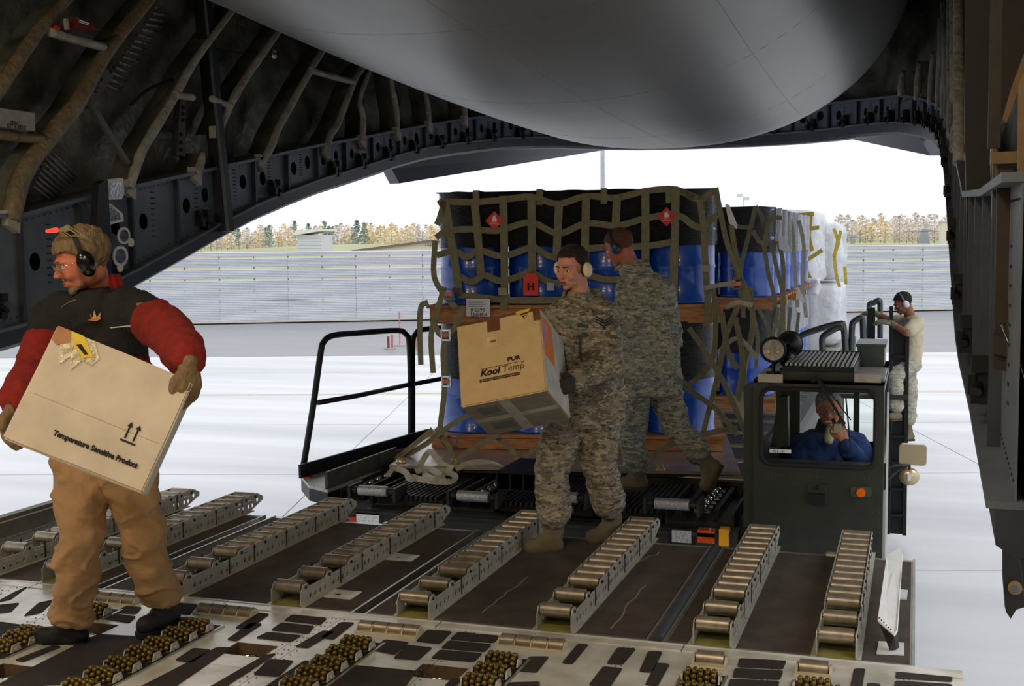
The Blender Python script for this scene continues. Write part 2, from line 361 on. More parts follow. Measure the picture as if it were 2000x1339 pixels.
# distant transport aircraft: only fin and T tail rise above the fence
for (u, v, wd, lab) in ((1802, 452, 34, 'grey high-tailed transport aircraft parked beyond the fence beside the cream building'), (1664, 464, 17, 'tailplane of a far parked aircraft just right of the wrapped cargo')):
    p = P(u, v, Y=170); s_ = 170 / 2350 * wd; am = mat('distant_aircraft_grey', (150, 156, 166), .6)
    t = thing('parked_aircraft', lab, 'aircraft', (p.x, p.y, GZ))
    b = MB(); b.prism([(p.x - s_ * .35, p.y, p.z - 2.6), (p.x + s_ * .45, p.y, p.z - 2.6), (p.x + s_ * .28, p.y, p.z), (p.x - s_ * .1, p.y, p.z)], (0, .5, 0)); b.build('fin', am, t)
    b = MB(); b.prism([(p.x - s_, p.y, p.z + .02), (p.x - .2, p.y, p.z + .1), (p.x, p.y, p.z + .38), (p.x + .35, p.y, p.z + .3), (p.x + s_, p.y, p.z + .02), (p.x + s_, p.y, p.z - .04), (p.x - s_, p.y, p.z - .04)], (0, 1.8, 0)); b.build('tailplane', am, t)
    b = MB(); b.cyl((p.x + s_ * .2, p.y + 1, p.z - 3), (p.x + s_ * .2, p.y + 22, p.z - 3), 1.1, n=16); b.build('fuselage', am, t)
# light mast, far floodlight, marker posts
t = thing('light_mast', 'pale grey steel mast rising behind the blue drum stack', 'mast', tuple(P(1177, 365, Y=34)[:2]) + (GZ,)); p = P(1177, 365, Y=34)
b = MB(); b.cyl((p.x, p.y, GZ), (p.x, p.y, 8), .07, .055, 12); b.build('pole', mat('galvanised_mast', (176, 178, 188), .5, .2), t); b = MB(); b.box(p.x - .5, p.x + .5, p.y - .1, p.y + .1, 8, 8.15); b.build('lamp_head', PAPER, t)
p = P(1452, 384, Y=130)
t = thing('floodlight_pole', 'thin faint floodlight pole above the second drum stack', 'mast', (p.x, p.y, GZ)); b = MB(); b.cyl((p.x, p.y, GZ), (p.x, p.y, p.z), .05); b.build('pole', mat('pale_pole', (214, 216, 222), .5), t)
b = MB(); b.box(p.x - .7, p.x - .1, p.y, p.y + .3, p.z, p.z + .3); b.box(p.x + .05, p.x + .6, p.y, p.y + .3, p.z - .35, p.z - .05); b.build('lamp_head', mat('pale_pole', (214, 216, 222)), t)
pk = mat('faded_red_paint', (196, 120, 120), .7); dk = mat('dark_red_paint', (120, 56, 58), .7)
for i, (u, v, lab) in enumerate(((762, 682, 'leftmost low marker with red and pink posts on a slab foot'), (781, 676, 'tall thin pink marker rod on a low base'), (808, 682, 'pink marker post just left of the drums, seen through the rails'))):
    p = P(u, v, Z=GZ); p0 = V((p.x, p.y, GZ))
    t = thing('marker_post', lab, 'barrier', tuple(p0)); b = MB(); b.boxp(p0 + V((-.17, -.1, 0)), (.34, 0, 0), (0, .2, 0), (0, 0, .05)); b.build('foot', mat('foot_concrete', (176, 170, 160), .9), t)
    if i != 1:
        b = MB(); b.cyl(p0 + V((-.06, 0, .05)), p0 + V((-.06, 0, .42)), .04); b.build('post', dk, t); b = MB(); b.cyl(p0 + V((.05, .05, .05)), p0 + V((.05, .05, .48)), .04); b.build('post', pk, t)
    else:
        b = MB(); b.cyl(p0 + V((0, 0, .05)), p0 + V((0, 0, 1.15)), .02); b.build('rod', pk, t)
# autumn trees
tm = [mat('hazed_birch_crown', (242, 224, 186), .95, 0, .1, .9), mat('hazed_grey_brown_crown', (226, 216, 210), .95, 0, .08, .9), mat('hazed_spruce_crown', (172, 182, 170), .95, 0, .12, .9), mat('hazed_tan_crown', (234, 220, 202), .95, 0, .1, .9)]  # crown colours paled: distance haze is mixed into the leaf tones
bark = mat('pale_bark', (170, 160, 150), .9)
protos = []
for k in range(5):
    t = thing('autumn_tree', '', 'tree'); rr = random.Random(k); b = MB(); spruce = k == 2
    for i in range(170):
        h = rr.random(); a = rr.random() * 6.28; R_ = ((1 - h) ** .8 * 1.3 + .12) if spruce else (1.5 * math.sin(math.pi * min(1, .12 + h * .88)) ** .7 + .1); r_ = R_ * rr.random() ** .4
        c = V((r_ * math.cos(a), r_ * math.sin(a), 1.6 + h * 6.4)); d = V((rr.gauss(0, 1), rr.gauss(0, 1), rr.gauss(0, .7) + .4)).normalized(); e = V((rr.gauss(0, 1), rr.gauss(0, 1), rr.gauss(0, 1))).cross(d).normalized(); s_ = .32 + rr.random() * .32
        b.add([c - e * s_ * .5, c + d * s_, c + e * s_ * .5, c - d * s_ * .4], [(0, 1, 2, 3)])
        if i % 3 == 0: b.add([V((0, 0, c.z - .6)), V((.06, 0, c.z - .6)), c], [(0, 1, 2)])
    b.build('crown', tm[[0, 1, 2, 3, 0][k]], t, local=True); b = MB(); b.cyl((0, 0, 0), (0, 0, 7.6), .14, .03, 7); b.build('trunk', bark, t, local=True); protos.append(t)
labs = ['yellow-leaved birch in the tree line behind the fence', 'bare grey-brown tree in the tree line behind the fence', 'dark pointed spruce among the autumn trees behind the fence', 'tan-leaved tree in the tree line behind the fence', 'yellow-leaved birch in the tree line behind the fence']
rr = random.Random(5); used = set(); spots = []
for row, Yt, zb in ((0, 215, 1.0), (1, 240, 2.0)):
    for u0, u1, st in ((360, 860, 12), (1640, 1890, 13)):
        u = u0 + row * 4
        while u < u1:
            spots.append((u + rr.uniform(-4, 4), Yt + rr.uniform(-6, 6), zb)); u += st
for (u, y, zb) in spots:
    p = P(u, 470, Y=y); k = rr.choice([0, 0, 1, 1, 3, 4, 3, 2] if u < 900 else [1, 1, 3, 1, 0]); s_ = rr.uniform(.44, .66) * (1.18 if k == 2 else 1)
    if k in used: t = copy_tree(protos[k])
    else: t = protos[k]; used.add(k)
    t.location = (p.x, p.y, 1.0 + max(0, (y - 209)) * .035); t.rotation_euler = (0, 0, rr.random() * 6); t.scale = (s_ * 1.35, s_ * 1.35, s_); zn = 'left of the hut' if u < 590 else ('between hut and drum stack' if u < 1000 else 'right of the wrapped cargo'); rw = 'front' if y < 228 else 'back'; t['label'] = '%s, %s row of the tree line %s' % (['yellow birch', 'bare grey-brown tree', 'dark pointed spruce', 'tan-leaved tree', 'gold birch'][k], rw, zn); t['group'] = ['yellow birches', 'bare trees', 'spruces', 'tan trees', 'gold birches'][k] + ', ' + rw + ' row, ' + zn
b = MB(); b.prism([(-330, 206, GZ), (-330, 206, .95), (-330, 209, 1.0), (-330, 300, 1 + 91 * .035), (-330, 300, GZ)], (390, 0, 0)); o = b.build('far_bank', mat('autumn_grass', (0, 0, 0))); tag(o, 'low brown bank under the far tree line', kind='structure')

# ================================================================= aircraft: cargo floor
PX = (-5.3, -4.85, -4.28, -3.8, -3.12, -2.52, -2.46, -1.83, -1.12, -.52, -.02, .2)
PY = (-3.4, 1.2, 2.3, 3.45, 4.14, 4.84)
pockets = []
for (u, v) in ((487, 1268), (857, 1312), (176, 1226), (20, 1311)):
    p = P(u, v, Z=0); pockets.append((p.x - .1, p.x + .1, p.y - .075, p.y + .075))
floor = MB(); 
floor.box(-5.4, .25, -3.5, 4.86, -.16, -.09); FL = floor.build('floor', DARKM); tag(FL, 'bare metal cargo floor of the aircraft with recessed rings', kind='structure')
for i in range(len(PX) - 1):
    for j in range(len(PY) - 1):
        x0, x1, y0, y1 = PX[i] + .002, PX[i + 1] - .002, PY[j] + .002, PY[j + 1] - .002
        pk_ = [q for q in pockets if q[0] < x1 and q[1] > x0 and q[2] < y1 and q[3] > y0]
        xs = sorted({x0, x1} | {min(max(q, x0), x1) for k in pk_ for q in k[:2]}); ys = sorted({y0, y1} | {min(max(q, y0), y1) for k in pk_ for q in k[2:]})
        b = MB()
        for xa, xb in zip(xs[:-1], xs[1:]):
            for ya, yb in zip(ys[:-1], ys[1:]):
                cx, cy = (xa + xb) / 2, (ya + yb) / 2
                if any(q[0] < cx < q[1] and q[2] < cy < q[3] for q in pk_): continue
                b.box(xa, xb, ya, yb, -.04, 0)
        if b.v: b.build('floor_plank', PAINT, FL)
# rivet rows on planks, nearest area
b = MB()
for x in PX[1:-1]:
    for k in range(36):
        y = 2.9 + k * .055
        for dx in (-.02, .02): b.cyl((x + dx, y, -.001), (x + dx, y, .0025), .004, n=6)
b.build('rivet', mat('dull_rivet', (120, 118, 104), .5, .5), FL).__setitem__('kind', 'stuff')
# antiskid patches (painted grit): corner pixels measured on the floor plane
def fp(c, s_=2.857, u0=0, v0=880): return [P(u0 + x / s_, v0 + y / s_, Z=0) for x, y in c]
PATCH = []
A = lambda *c: PATCH.append(fp(c, 2.857, 600)); B_ = lambda *c: PATCH.append(fp(c, 2.857, 0)); D_ = lambda *c: PATCH.append(fp(c, 2.5, 1200))
A((670, 1000), (810, 1010), (740, 1080), (605, 1065)); A((430, 1055), (570, 1070), (490, 1140), (365, 1115)); A((555, 1085), (700, 1100), (620, 1170), (480, 1160))
A((840, 1012), (1080, 1035), (1040, 1074), (795, 1054)); A((790, 1060), (1030, 1082), (990, 1125), (745, 1104)); A((740, 1112), (980, 1132), (930, 1180), (690, 1160))
A((230, 1195), (610, 1230), (540, 1330), (70, 1330)); A((1240, 1150), (1350, 1150), (1280, 1240), (1170, 1230)); A((1510, 1078), (1570, 1083), (1480, 1192), (1420, 1187))
A((1730, 1100), (1835, 1105), (1760, 1195), (1670, 1190)); A((1650, 1205), (1760, 1215), (1690, 1320), (1570, 1310))
A((810, 1270), (890, 1275), (850, 1330), (760, 1320)); A((930, 1300), (1300, 1290), (1290, 1340), (900, 1340))
D_((610, 1015), (840, 1027), (822, 1068), (600, 1057)); D_((588, 1063), (825, 1075), (808, 1120), (575, 1108)); D_((565, 1116), (806, 1126), (795, 1170), (550, 1160))
D_((1170, 1065), (1225, 1065), (1208, 1165), (1150, 1160)); D_((1375, 1078), (1650, 1100), (1650, 1130), (1372, 1112)); D_((1370, 1124), (1650, 1142), (1650, 1175), (1365, 1165)); D_((1235, 1135), (1300, 1140), (1295, 1190), (1225, 1190))
D_((165, 980), (235, 982), (185, 1085), (120, 1080)); D_((205, 1037), (270, 1042), (212, 1150), (148, 1146))
B_((1630, 915), (1825, 935), (1788, 972), (1585, 950)); B_((1570, 960), (1755, 980), (1720, 1022), (1510, 1003)); B_((1495, 1012), (1685, 1032), (1620, 1068), (1425, 1046))
B_((1440, 905), (1505, 912), (1385, 1000), (1310, 990)); B_((1400, 960), (1465, 966), (1320, 1064), (1265, 1055)); B_((1900, 958), (1980, 960), (1860, 1055), (1790, 1045)); B_((1800, 1005), (1870, 1012), (1715, 1104), (1645, 1095))
B_((1080, 1102), (1180, 1112), (1070, 1187), (975, 1170)); B_((1210, 1098), (1295, 1098), (960, 1330), (760, 1330)); B_((1480, 1140), (1545, 1132), (1240, 1330), (1150, 1330)); B_((1500, 1165), (1640, 1172), (1555, 1262), (1412, 1250)); B_((1700, 1172), (1765, 1182), (1540, 1330), (1460, 1330))
B_((545, 1025), (930, 1045), (430, 1300), (-60, 1330)); B_((0, 955), (170, 980), (0, 1070), (-120, 1040)); B_((300, 1085), (345, 1095), (130, 1180), (80, 1170)); B_((150, 1070), (215, 1072), (0, 1165), (-60, 1150))
B_((700, 868), (792, 875), (760, 912), (640, 905)); B_((600, 905), (760, 926), (720, 962), (548, 935)); B_((990, 850), (1105, 860), (1060, 915), (935, 900)); B_((960, 930), (1105, 935), (1040, 985), (900, 985))
B_((215, 850), (310, 830), (230, 905), (130, 925)); B_((80, 790), (160, 755), (60, 830), (-30, 850)); B_((0, 860), (110, 850), (60, 900), (-60, 915))
for q in PATCH:
    c = sum(q, V()) / 4; o_ = []
    for i in range(4):
        a_, k_, d_ = q[i - 1], q[i], q[(i + 1) % 4]
        r_ = min(.016, (a_ - k_).length * .45, (d_ - k_).length * .45); p1 = k_ + (a_ - k_).normalized() * r_; p2 = k_ + (d_ - k_).normalized() * r_
        for t in (0, .25, .5, .75, 1): o_.append(p1 * (1 - t) ** 2 + k_ * 2 * t * (1 - t) + p2 * t * t)
    b = MB(); b.prism([V((v.x, v.y, .0005)) for v in o_], (0, 0, .003)); b.build('antiskid_patch', SKID2, FL)
# tie-down rings in the pockets
for i, q in enumerate(pockets):
    cx, cy = (q[0] + q[1]) / 2, (q[2] + q[3]) / 2; x0, x1, y0, y1 = q
    b = MB(); b.box(x0, x1, y0, y1, -.088, -.08)
    for a_ in ((x0 - .001, x0 + .003, y0, y1), (x1 - .003, x1 + .001, y0, y1), (x0, x1, y0 - .001, y0 + .003), (x0, x1, y1 - .003, y1 + .001)): b.box(*a_, -.085, -.001)
    b.build('ring_pocket', mat('pocket_brown_metal', (112, 92, 70), .5, .3, .2), FL)
    t = thing('tie_down_ring', ['tie-down ring in the pocket left of centre foreground', 'tie-down ring in the pocket at bottom centre', 'tie-down ring in the pocket between the man\'s shoes', 'tie-down ring in the pocket at the far left foreground'][i], 'tie-down ring', (cx, cy, -.08))
    b = MB(); n_ = 20; b.tube([(cx + .052 * math.cos(6.283 * k / n_), cy - .015 + .036 * math.sin(6.283 * k / n_), -.05 + .016 * math.sin(6.283 * k / n_)) for k in range(n_)], .008, 8, closed=True); b.build('ring', CHROME, t)
    b = MB(); b.cyl((cx - .06, cy + .02, -.055), (cx + .06, cy + .02, -.055), .013); b.box(cx - .062, cx - .04, cy + .0, cy + .04, -.08, -.04); b.box(cx + .04, cx + .062, cy, cy + .04, -.08, -.04); b.build('ring_bracket', CHROME, t)
# aft edge strip (hinge line)
for i in range(5):
    x0 = -5.3 + i * 1.1; b = MB(); b.box(x0 + .003, x0 + 1.097, 4.845, 4.905, -.03, .004); b.cyl((x0 + .003, 4.915, -.004), (x0 + 1.097, 4.915, -.004), .012, n=10); b.build('hinge_strip', PAINT, FL)
# caster clusters
def caster():
    t = thing('caster_roller', '', 'roller')
    b = MB(); b.cyl((-.062, 0, .0), (.062, 0, .0), .02, n=10)
    b.build('axle', STEELD, t, local=True); b = MB()
    for k in range(5):
        x = -.05 + .025 * k
        for j in range(8):
            a = 6.283 * (j + .5 * (k % 2)) / 8; b.ball((x, .027 * math.cos(a), .027 * math.sin(a)), (.012, .0125, .0125), n=8)
    b.build('bead_rollers', BRASS, t, local=True)['kind'] = 'stuff'
    for s_ in (-1, 1): b = MB(); b.prism([(s_ * .068, -.032, -.012), (s_ * .068, .032, -.012), (s_ * .068, .02, .018), (s_ * .068, -.02, .018)], (s_ * .006, 0, 0)); b.cyl((s_ * .074, 0, 0), (s_ * .08, 0, 0), .01, n=8); b.build('bracket', RAILM, t, local=True)
    return t
cp = caster(); first = True
LANES = [('left lane by the rear shoe', [(58, 1236), (38, 1247), (9, 1263)], 0), ('lane before the man in brown trousers', [(387, 1223), (352, 1240), (317, 1260), (278, 1278), (238, 1299), (196, 1319), (150, 1341)], 0),
         ('third lane left of bottom centre', [(703, 1258), (672, 1277), (640, 1297), (612, 1317), (578, 1338)], 0), ('fourth lane at bottom centre', [(987, 1290), (960, 1312), (932, 1332)], 0), ('fifth lane at lower right', [(1368, 1322), (1358, 1350)], 0), ('sixth lane at the lower right corner', [(1590, 1340)], 0), ('lane behind the brown-trousered leg', [(185, 1191)], 0)]
for ln, pts, _ in LANES:
    ps = [P(u, v, Z=.02) for u, v in pts]; xm = sum(p.x for p in ps) / len(ps)
    b = MB(); y0, y1 = min(p.y for p in ps) - .07, max(p.y for p in ps) + .09
    for s_ in (-1, 1): b.box(xm + s_ * .085 - .006, xm + s_ * .085 + .006, y0, y1, 0, .006)
    b.box(xm - .08, xm + .08, y0, y1, .0008, .0025, 1)
    b.build('caster_tray', [ALU, DARKM], FL)
    for i, p in enumerate(ps):
        t = cp if first else copy_tree(cp); first = False; t.location = (xm, p.y, .02); t['group'] = 'brass bead casters in the ' + ln
        t['label'] = 'brass bead caster, ' + (['farthest', 'second', 'third', 'fourth', 'fifth', 'sixth', 'seventh'][i] + ' in ' if len(ps) > 1 else '') + ln
# transverse quadruple rollers and single rollers by the hinge
cl = ['behind the man\'s raised shoe', 'in front of the leftmost visible toe seam', 'at the hinge between third and fourth tracks', 'at the hinge in front of the fifth track']
for i, (u, v) in enumerate(((219, 1167), (443, 1191), (761, 1226), (1041, 1253))):
    p = P(u, v, Z=.015); x, y = p.x, p.y
    t = thing('quad_roller', 'four short polished rollers in a row on the floor ' + ['left of the man\'s right leg', 'right of the man\'s raised shoe', 'below the track in the picture\'s middle', 'below the track right of the kneeling-height boot'][i], 'roller', (x, y, 0))
    t['label'] = ['four short polished rollers in a row behind the man in brown trousers', 'four short polished rollers in a row right of the man\'s lifted shoe', 'four short polished rollers in a row by the dark ramp seam', 'four short polished rollers in a row at the silver to green floor border'][i]
    for k in range(4):
        xx = x - .108 + .072 * k; b = MB(); b.cyl((xx - .031, y, .012), (xx + .031, y, .012), .029, n=18); b.build('roller', CHROME if False else ROLL, t)
    b = MB()
    for k in range(5): xx = x - .144 + .072 * k; b.prism([(xx - .003, y - .045, .001), (xx - .003, y + .04, .001), (xx - .003, y + .02, .03), (xx - .003, y - .02, .03)], (.006, 0, 0))
    b.box(x - .15, x + .15, y - .055, y - .045, .001, .008); b.build('bracket', mat('cream_bracket', (200, 184, 150), .5), t)
for i, (u, v) in enumerate(((1388, 1285), (1590, 1303))):
    p = P(u, v, Z=.015); x, y = p.x, p.y
    t = thing('floor_roller', ['single wide floor roller in front of the seventh track', 'single wide floor roller in front of the rightmost track'][i], 'roller', (x, y, 0)); b = MB(); b.cyl((x - .055, y, .014), (x + .055, y, .014), .032, n=18); b.build('roller', ROLL, t)
    for s_ in (-1, 1): b = MB(); b.prism([(x + s_ * .06, y - .05, .001), (x + s_ * .06, y + .04, .001), (x + s_ * .06, y + .02, .03), (x + s_ * .06, y - .02, .03)], (s_ * .008, 0, 0)); b.build('bracket', mat('cream_bracket', (200, 184, 150), .5), t)
    b = MB(); b.box(x - .062, x + .062, y - .075, y - .048, .001, .01); b.box(x - .07, x + .07, y - .085, y - .07, .001, .012); b.build('base_bar', mat('cream_bracket', (200, 184, 150), .5), t)

# ================================================================= ramp toes
TB = (-5.1, -3.86, -2.42, -1.03, .05); tl = ['leftmost brown ramp toe behind the man in brown trousers', 'brown ramp toe left of the central seam', 'brown ramp toe under the airman with the box', 'rightmost brown ramp toe in front of the loader cab']
for i in range(4):
    x0, x1 = TB[i] + .03, TB[i + 1] - .03
    t = thing('ramp_toe', tl[i], 'ramp', ((x0 + x1) / 2, 5.8, -.09))
    b = MB(); b.box(x0, x1, 4.93, 6.64, -.09, -.004, 1); b.box(x0 + .02, x1 - .02, 4.97, 6.59, -.004, 0); b.build('deck_plate', [SKID, ALU], t)
    for s_, xx in ((0, x0), (1, x1 - .012)): b = MB(); b.box(xx, xx + .012, 4.93, 6.64, -.003, .003); b.build('edge_strip', ALU, t)
    for k, (a_, c_) in enumerate(((.1, .35), (.55, .8))):
        xx = x0 + (x1 - x0) * a_; b = MB(); b.box(xx, xx + .16, 6.62, 6.66, -.03, .006); b.build('hook_plate', PAINT, t)
    for yy in ((5.12, 5.85) if i in (1, 2) else ()):
        for s_ in ((1,) if i == 1 else (-1,)):
            xx = x1 - .3 if i == 1 else x0 + .07
            b = MB(); me = plate(rrect(0, .2, 0, .13, .012), [(.1, .06, .016, .016)], .004); b.mesh(me, Matrix.Translation((xx, yy, .002))); b.build('bolt_plate', PAINT, t)
            b = MB(); b.cyl((xx + .1, yy + .06, -.001), (xx + .1, yy + .06, .0015), .016, n=12); b.build('bolt_hole', DARKM, t)
    if i == 2:
        for (a_, c_) in [tuple(tuple(P(u, v, Z=0)[:2]) for u, v in q_) for q_ in (((1193, 1228), (1257, 1142)), ((940, 1196), (1030, 1126)), ((1240, 1100), (1290, 1078)))]:
            rr2 = random.Random(int(a_[1] * 100)); b = MB(); pth = [V((a_[0] + (c_[0] - a_[0]) * k / 9 + rr2.uniform(-.012, .012), a_[1] + (c_[1] - a_[1]) * k / 9, .001)) for k in range(10)]; b.ribbon(pth, .008, V((0, 0, 1)), .001); b.build('scrape_mark', mat('scraped_bare_metal', (160, 144, 124), .6, .3), t)
b = MB(); b.cyl((-1.03, 4.97, -.012), (-1.03, 6.6, -.012), .032, n=14); o = b.build('seam_tube', SEAMGREY); center(o); tag(o, 'dark blue-grey round tube in the gap between the two right ramp toes', 'tube')
b = MB(); b.box(-5.05, 0, 4.9, 6.6, -.26, -.2); o = b.build('ramp_underframe', DARKM); center(o); tag(o, 'dark underside frame seen through the ramp seams', kind='structure')
b = MB(); p0, p1 = P(-40, 1076, Z=.05), P(108, 1019, Z=.05)
b = MB(); b.box(-5.22, -5.12, 4.6, 6.3, -.02, .08); b.box(-5.22, -5.16, 4.6, 6.3, .08, .1); o = b.build('ramp_side_rail', mat('olive_brown_rail', (104, 98, 80), .6, .1)); center(o); tag(o, 'low dull side rail along the left edge of the ramp', 'rail')
# white angled guide plate on the right toe
t = thing('guide_fin', 'white upright angled guide plate on the right ramp edge', 'guide plate', (-.06, 5.7, 0))
fA, fB, fC, fD = (1757, 1068), (1722, 1113), (1714, 1212), (1744, 1240)
y0, y1 = 5.15, 6.28
b = MB(); b.prism([(-.13, y0 + .0, .0), (-.13, y0 - .0, .05), (-.15, y0 + .2, .14), (-.15, y1 - .28, .14), (-.11, y1, .14), (-.085, y1, .03), (-.085, y0 + .2, .01)], (.012, 0, 0))
b = MB(); b.add([(-.14, 5.2, .03), (-.13, 5.35, .10), (-.1, 6.3, .12), (-.03, 6.3, .13), (-.03, 5.1, .06), (-.07, 5.02, .02)], [(0, 1, 2, 3, 4, 5)])
b = MB()
pts = [P(1757, 1068, Z=.16), P(1727, 1113, Z=.15), P(1714, 1212, Z=.15), P(1744, 1240, Z=.1), P(1759, 1072, Z=.1)]
b.prism([P(1758, 1068, Z=.16), P(1732, 1084, Z=.16), P(1714, 1210, Z=.13), P(1746, 1238, Z=.09), P(1752, 1228, Z=.10), P(1762, 1080, Z=.15)], (.003, 0, -.01)); o = b.build('fin_plate', WHITEP, t, label='white face with rows of small holes')
b = MB(); b.prism([P(1716, 1213, Z=.122), P(1746, 1240, Z=.082), P(1750, 1268, Z=.01), P(1738, 1270, Z=.01)], (.012, .03, 0)); b.build('support_leg', STEELD, t)
for pd in ([(1716, 1254), (1766, 1257), (1766, 1280), (1712, 1277)], [(1756, 1152), (1773, 1154), (1771, 1171), (1755, 1170)]): b = MB(); b.prism([P(u, v, Z=.001) for u, v in pd], (0, 0, .006)); b.build('foot_pad', WHITEP, t)
b = MB()
for k in range(6):
    b.ball(P(1717 + k * 4.6, 1206 + k * 4.6, Z=.135 - k * .007), .0035, n=6)
b.build('rivet', INK, t)['kind'] = 'stuff'

# ================================================================= roller tracks
TX = [-4.6, -4.12, -3.44, -2.80, -2.15, -1.48, -.79, -.285]
def roller_track():
    t = thing('roller_track', '', 'roller track'); L0, L1 = 4.94, 6.86; W2 = .078
    ys = [4.985 + .243 * k for k in range(3)] + [4.985 + .243 * 2 + .132 + .122 * k for k in range(10)]
    ys = [4.985, 5.228, 5.471] + [5.60 + .1165 * k for k in range(11)]
    # side plate outline in (y, z), with lightening holes
    h = .085; out = [(L0, 0), (L1 - .16, 0), (L1, .045), (L1, .07), (L1 - .09, .105), (5.47, .105)]
    out = [(L0, .0), (6.70, .0), (6.86, .048), (6.86, .072), (6.79, .104)] + [(y, .104) for y in ()]
    for y in reversed(ys[:3]): out += [(y + .035, .1 if y > 5.4 else .078), (y + .02, .1), (y - .02, .1), (y - .035, .078)]
    out += [(L0, .072)]
    holes = []
    for y in ys[:-1]:
        nx_ = ys[ys.index(y) + 1]; g = nx_ - y
        if g > .2: holes += [(y + .05 + .05 * k, .032, .0125, .0125) for k in range(4)] + [(y + .05 + .024 * k, .064, .0045, .0045) for k in range(7)]
        else: holes += [(y + .035, .035, .011, .014), (y + .08, .035, .011, .014), (y + .04, .072, .0055, .0055), (y + .058, .072, .0055, .0055), (y + .076, .072, .0055, .0055)]
    holes += [(6.79, .06, .014, .014)]
    me = plate(out, holes, .004, 10)
    for s_ in (-1, 1):
        b = MB(); b.mesh(me, Matrix(((0, 0, 1, s_ * W2), (1, 0, 0, 0), (0, 1, 0, 0), (0, 0, 0, 1)))); b.box(s_ * W2 - (.014 if s_ > 0 else -.002), s_ * W2 + (.002 if s_ < 0 else -.002) + (0), L0, 6.7, 0, .004)
        b.box(s_ * W2, s_ * (W2 + .022), L0, 6.72, 0, .004); b.build('side_plate', RAILM, t, local=True)
    b = MB(); b.box(-W2, W2, L0, 6.7, 0, .006)
    for y in ys[:3]: b.box(-W2, W2, y + .05, y + .2, .03, .034)
    b.build('base_channel', GREEN_ZINC, t, local=True)
    for y in ys: b = MB(); b.cyl((-.068, y, .084), (.068, y, .084), .03 if y < 5.5 else .026, n=16); b.cyl((-.082, y, .084), (.082, y, .084), .008, n=8); b.build('roller', ROLL, t, local=True)
    b = MB()
    for y in ys:
        for s_ in (-1, 1): b.cyl((s_ * W2, y, .084), (s_ * (W2 + .008), y, .084), .0085, n=8)
    for k in (5.35, 5.60, 5.95, 6.3, 6.6):
        for s_ in (-1, 1): b.box(s_ * W2 - .005 * (s_ < 0), s_ * W2 + .005 * (s_ > 0), k - .004, k + .004, .004, .1)
    b.build('bolt', STEELD, t, local=True)['kind'] = 'stuff'; return t
rt = roller_track()
tls = ['outermost roller track on the left ramp edge', 'second roller track from the left, behind the man in brown trousers', 'third roller track from the left, ending right of the man\'s leg', 'fourth roller track, left of the central ramp seam', 'roller track passing under the airman\'s left boot', 'roller track right of the airman\'s boots', 'roller track pointing at the left edge of the loader cab', 'rightmost roller track beside the white guide plate']
for i, x in enumerate(TX):
    t = rt if i == 0 else copy_tree(rt); t.location = (x, 0, .001); t['label'] = tls[i]; t['group'] = 'roller tracks on the ramp'
# ================================================================= fuselage: sill frame round the opening
LOWY = [-3.6, 2.0, 4.4, 5.89, 6.61, 7.47, 8.70, 9.83, 10.89, 11.80, 12.50, 14.23, 15.08, 15.56, 16.1]
LOWZ = [.5, .75, .98, 1.055, 1.246, 1.493, 1.88, 2.15, 2.349, 2.537, 2.666, 2.892, 2.946, 2.953, 2.955]
TOPY = [-3.6, 4.4, 6.11, 6.86, 8.38, 9.95, 10.9, 13.2, 14.04, 15.2, 16.1]; TOPZ = [1.8, 1.84, 1.90, 2.06, 2.33, 2.61, 2.76, 3.155, 3.28, 3.38, 3.42]
zlo = lambda y: float(np.interp(y, LOWY, LOWZ)); zto = lambda y: float(np.interp(y, TOPY, TOPZ))
XC = -2.5
def plan(s): a = s * math.pi / 2; n = 2.6; return (XC - 2.75 * max(0, math.cos(a)) ** (2 / n), 10.0 + 6.0 * math.sin(a) ** (2 / n))
fine = [(-5.25, y) for y in np.arange(2, 10, .25)] + [plan(s) for s in np.linspace(0, 1, 80)]
def hit(u, v, off=0):
    r = ray(u, v)
    for a, b_ in zip(fine[:-1], fine[1:]):
        a = (a[0] - off, a[1]); b_ = (b_[0] - off, b_[1]); c1 = a[0] * r.y - a[1] * r.x; c2 = b_[0] * r.y - b_[1] * r.x
        if c1 * c2 <= 0 and c1 != c2:
            t = c1 / (c1 - c2); y = a[1] + t * (b_[1] - a[1]); return V((a[0] + t * (b_[0] - a[0]), y, CH + r.z * y / r.y))
half = [(-5.25, 3.28 + .56 * k) for k in range(12)]
cv = [plan(s) for s in np.linspace(0, 1, 200)]; acc = 0; last = half[-1]
for q in cv:
    acc = math.hypot(q[0] - last[0], q[1] - last[1])
    if acc > .56 and q[1] > half[-1][1]: half.append(q); last = q
half.append((XC, 16.0))
full = half + [(2 * XC - x, y) for x, y in reversed(half[:-1])]
TR = thing('trim_1', 'blue-grey riveted sill beam with round holes framing the rear cargo opening', None, (-5.25, 4.4, .98), kind='structure')
def tn(i):
    a = full[max(0, i - 1)]; c = full[min(len(full) - 1, i + 1)]; t = V((c[0] - a[0], c[1] - a[1], 0)).normalized(); return t, V((-t.y, t.x, 0))
# swept flange below the web (dark), and the deep outer skin edge
def sweep(name, prof, m, step=1, parent=None):
    b = MB(); n = len(full); k = len(prof)
    # finer path
    for i in range(n):
        t, nn = tn(i); x, y = full[i]; z = zlo(y); zt = zto(y)
        for (d, h, kk) in prof: b.v.append(tuple(V((x, y, (z if kk == 0 else zt) + h)) + nn * d))
    for i in range(n - 1):
        for j in range(k): b.f.append((i * k + j, i * k + (j + 1) % k, (i + 1) * k + (j + 1) % k, (i + 1) * k + j)); b.m.append(0); b.s.append(False)
    b.f.append(tuple(reversed(range(k)))); b.f.append(tuple(range((n - 1) * k, n * k))); b.m += [0, 0]; b.s += [False, False]
    return b.build(name, m, parent)
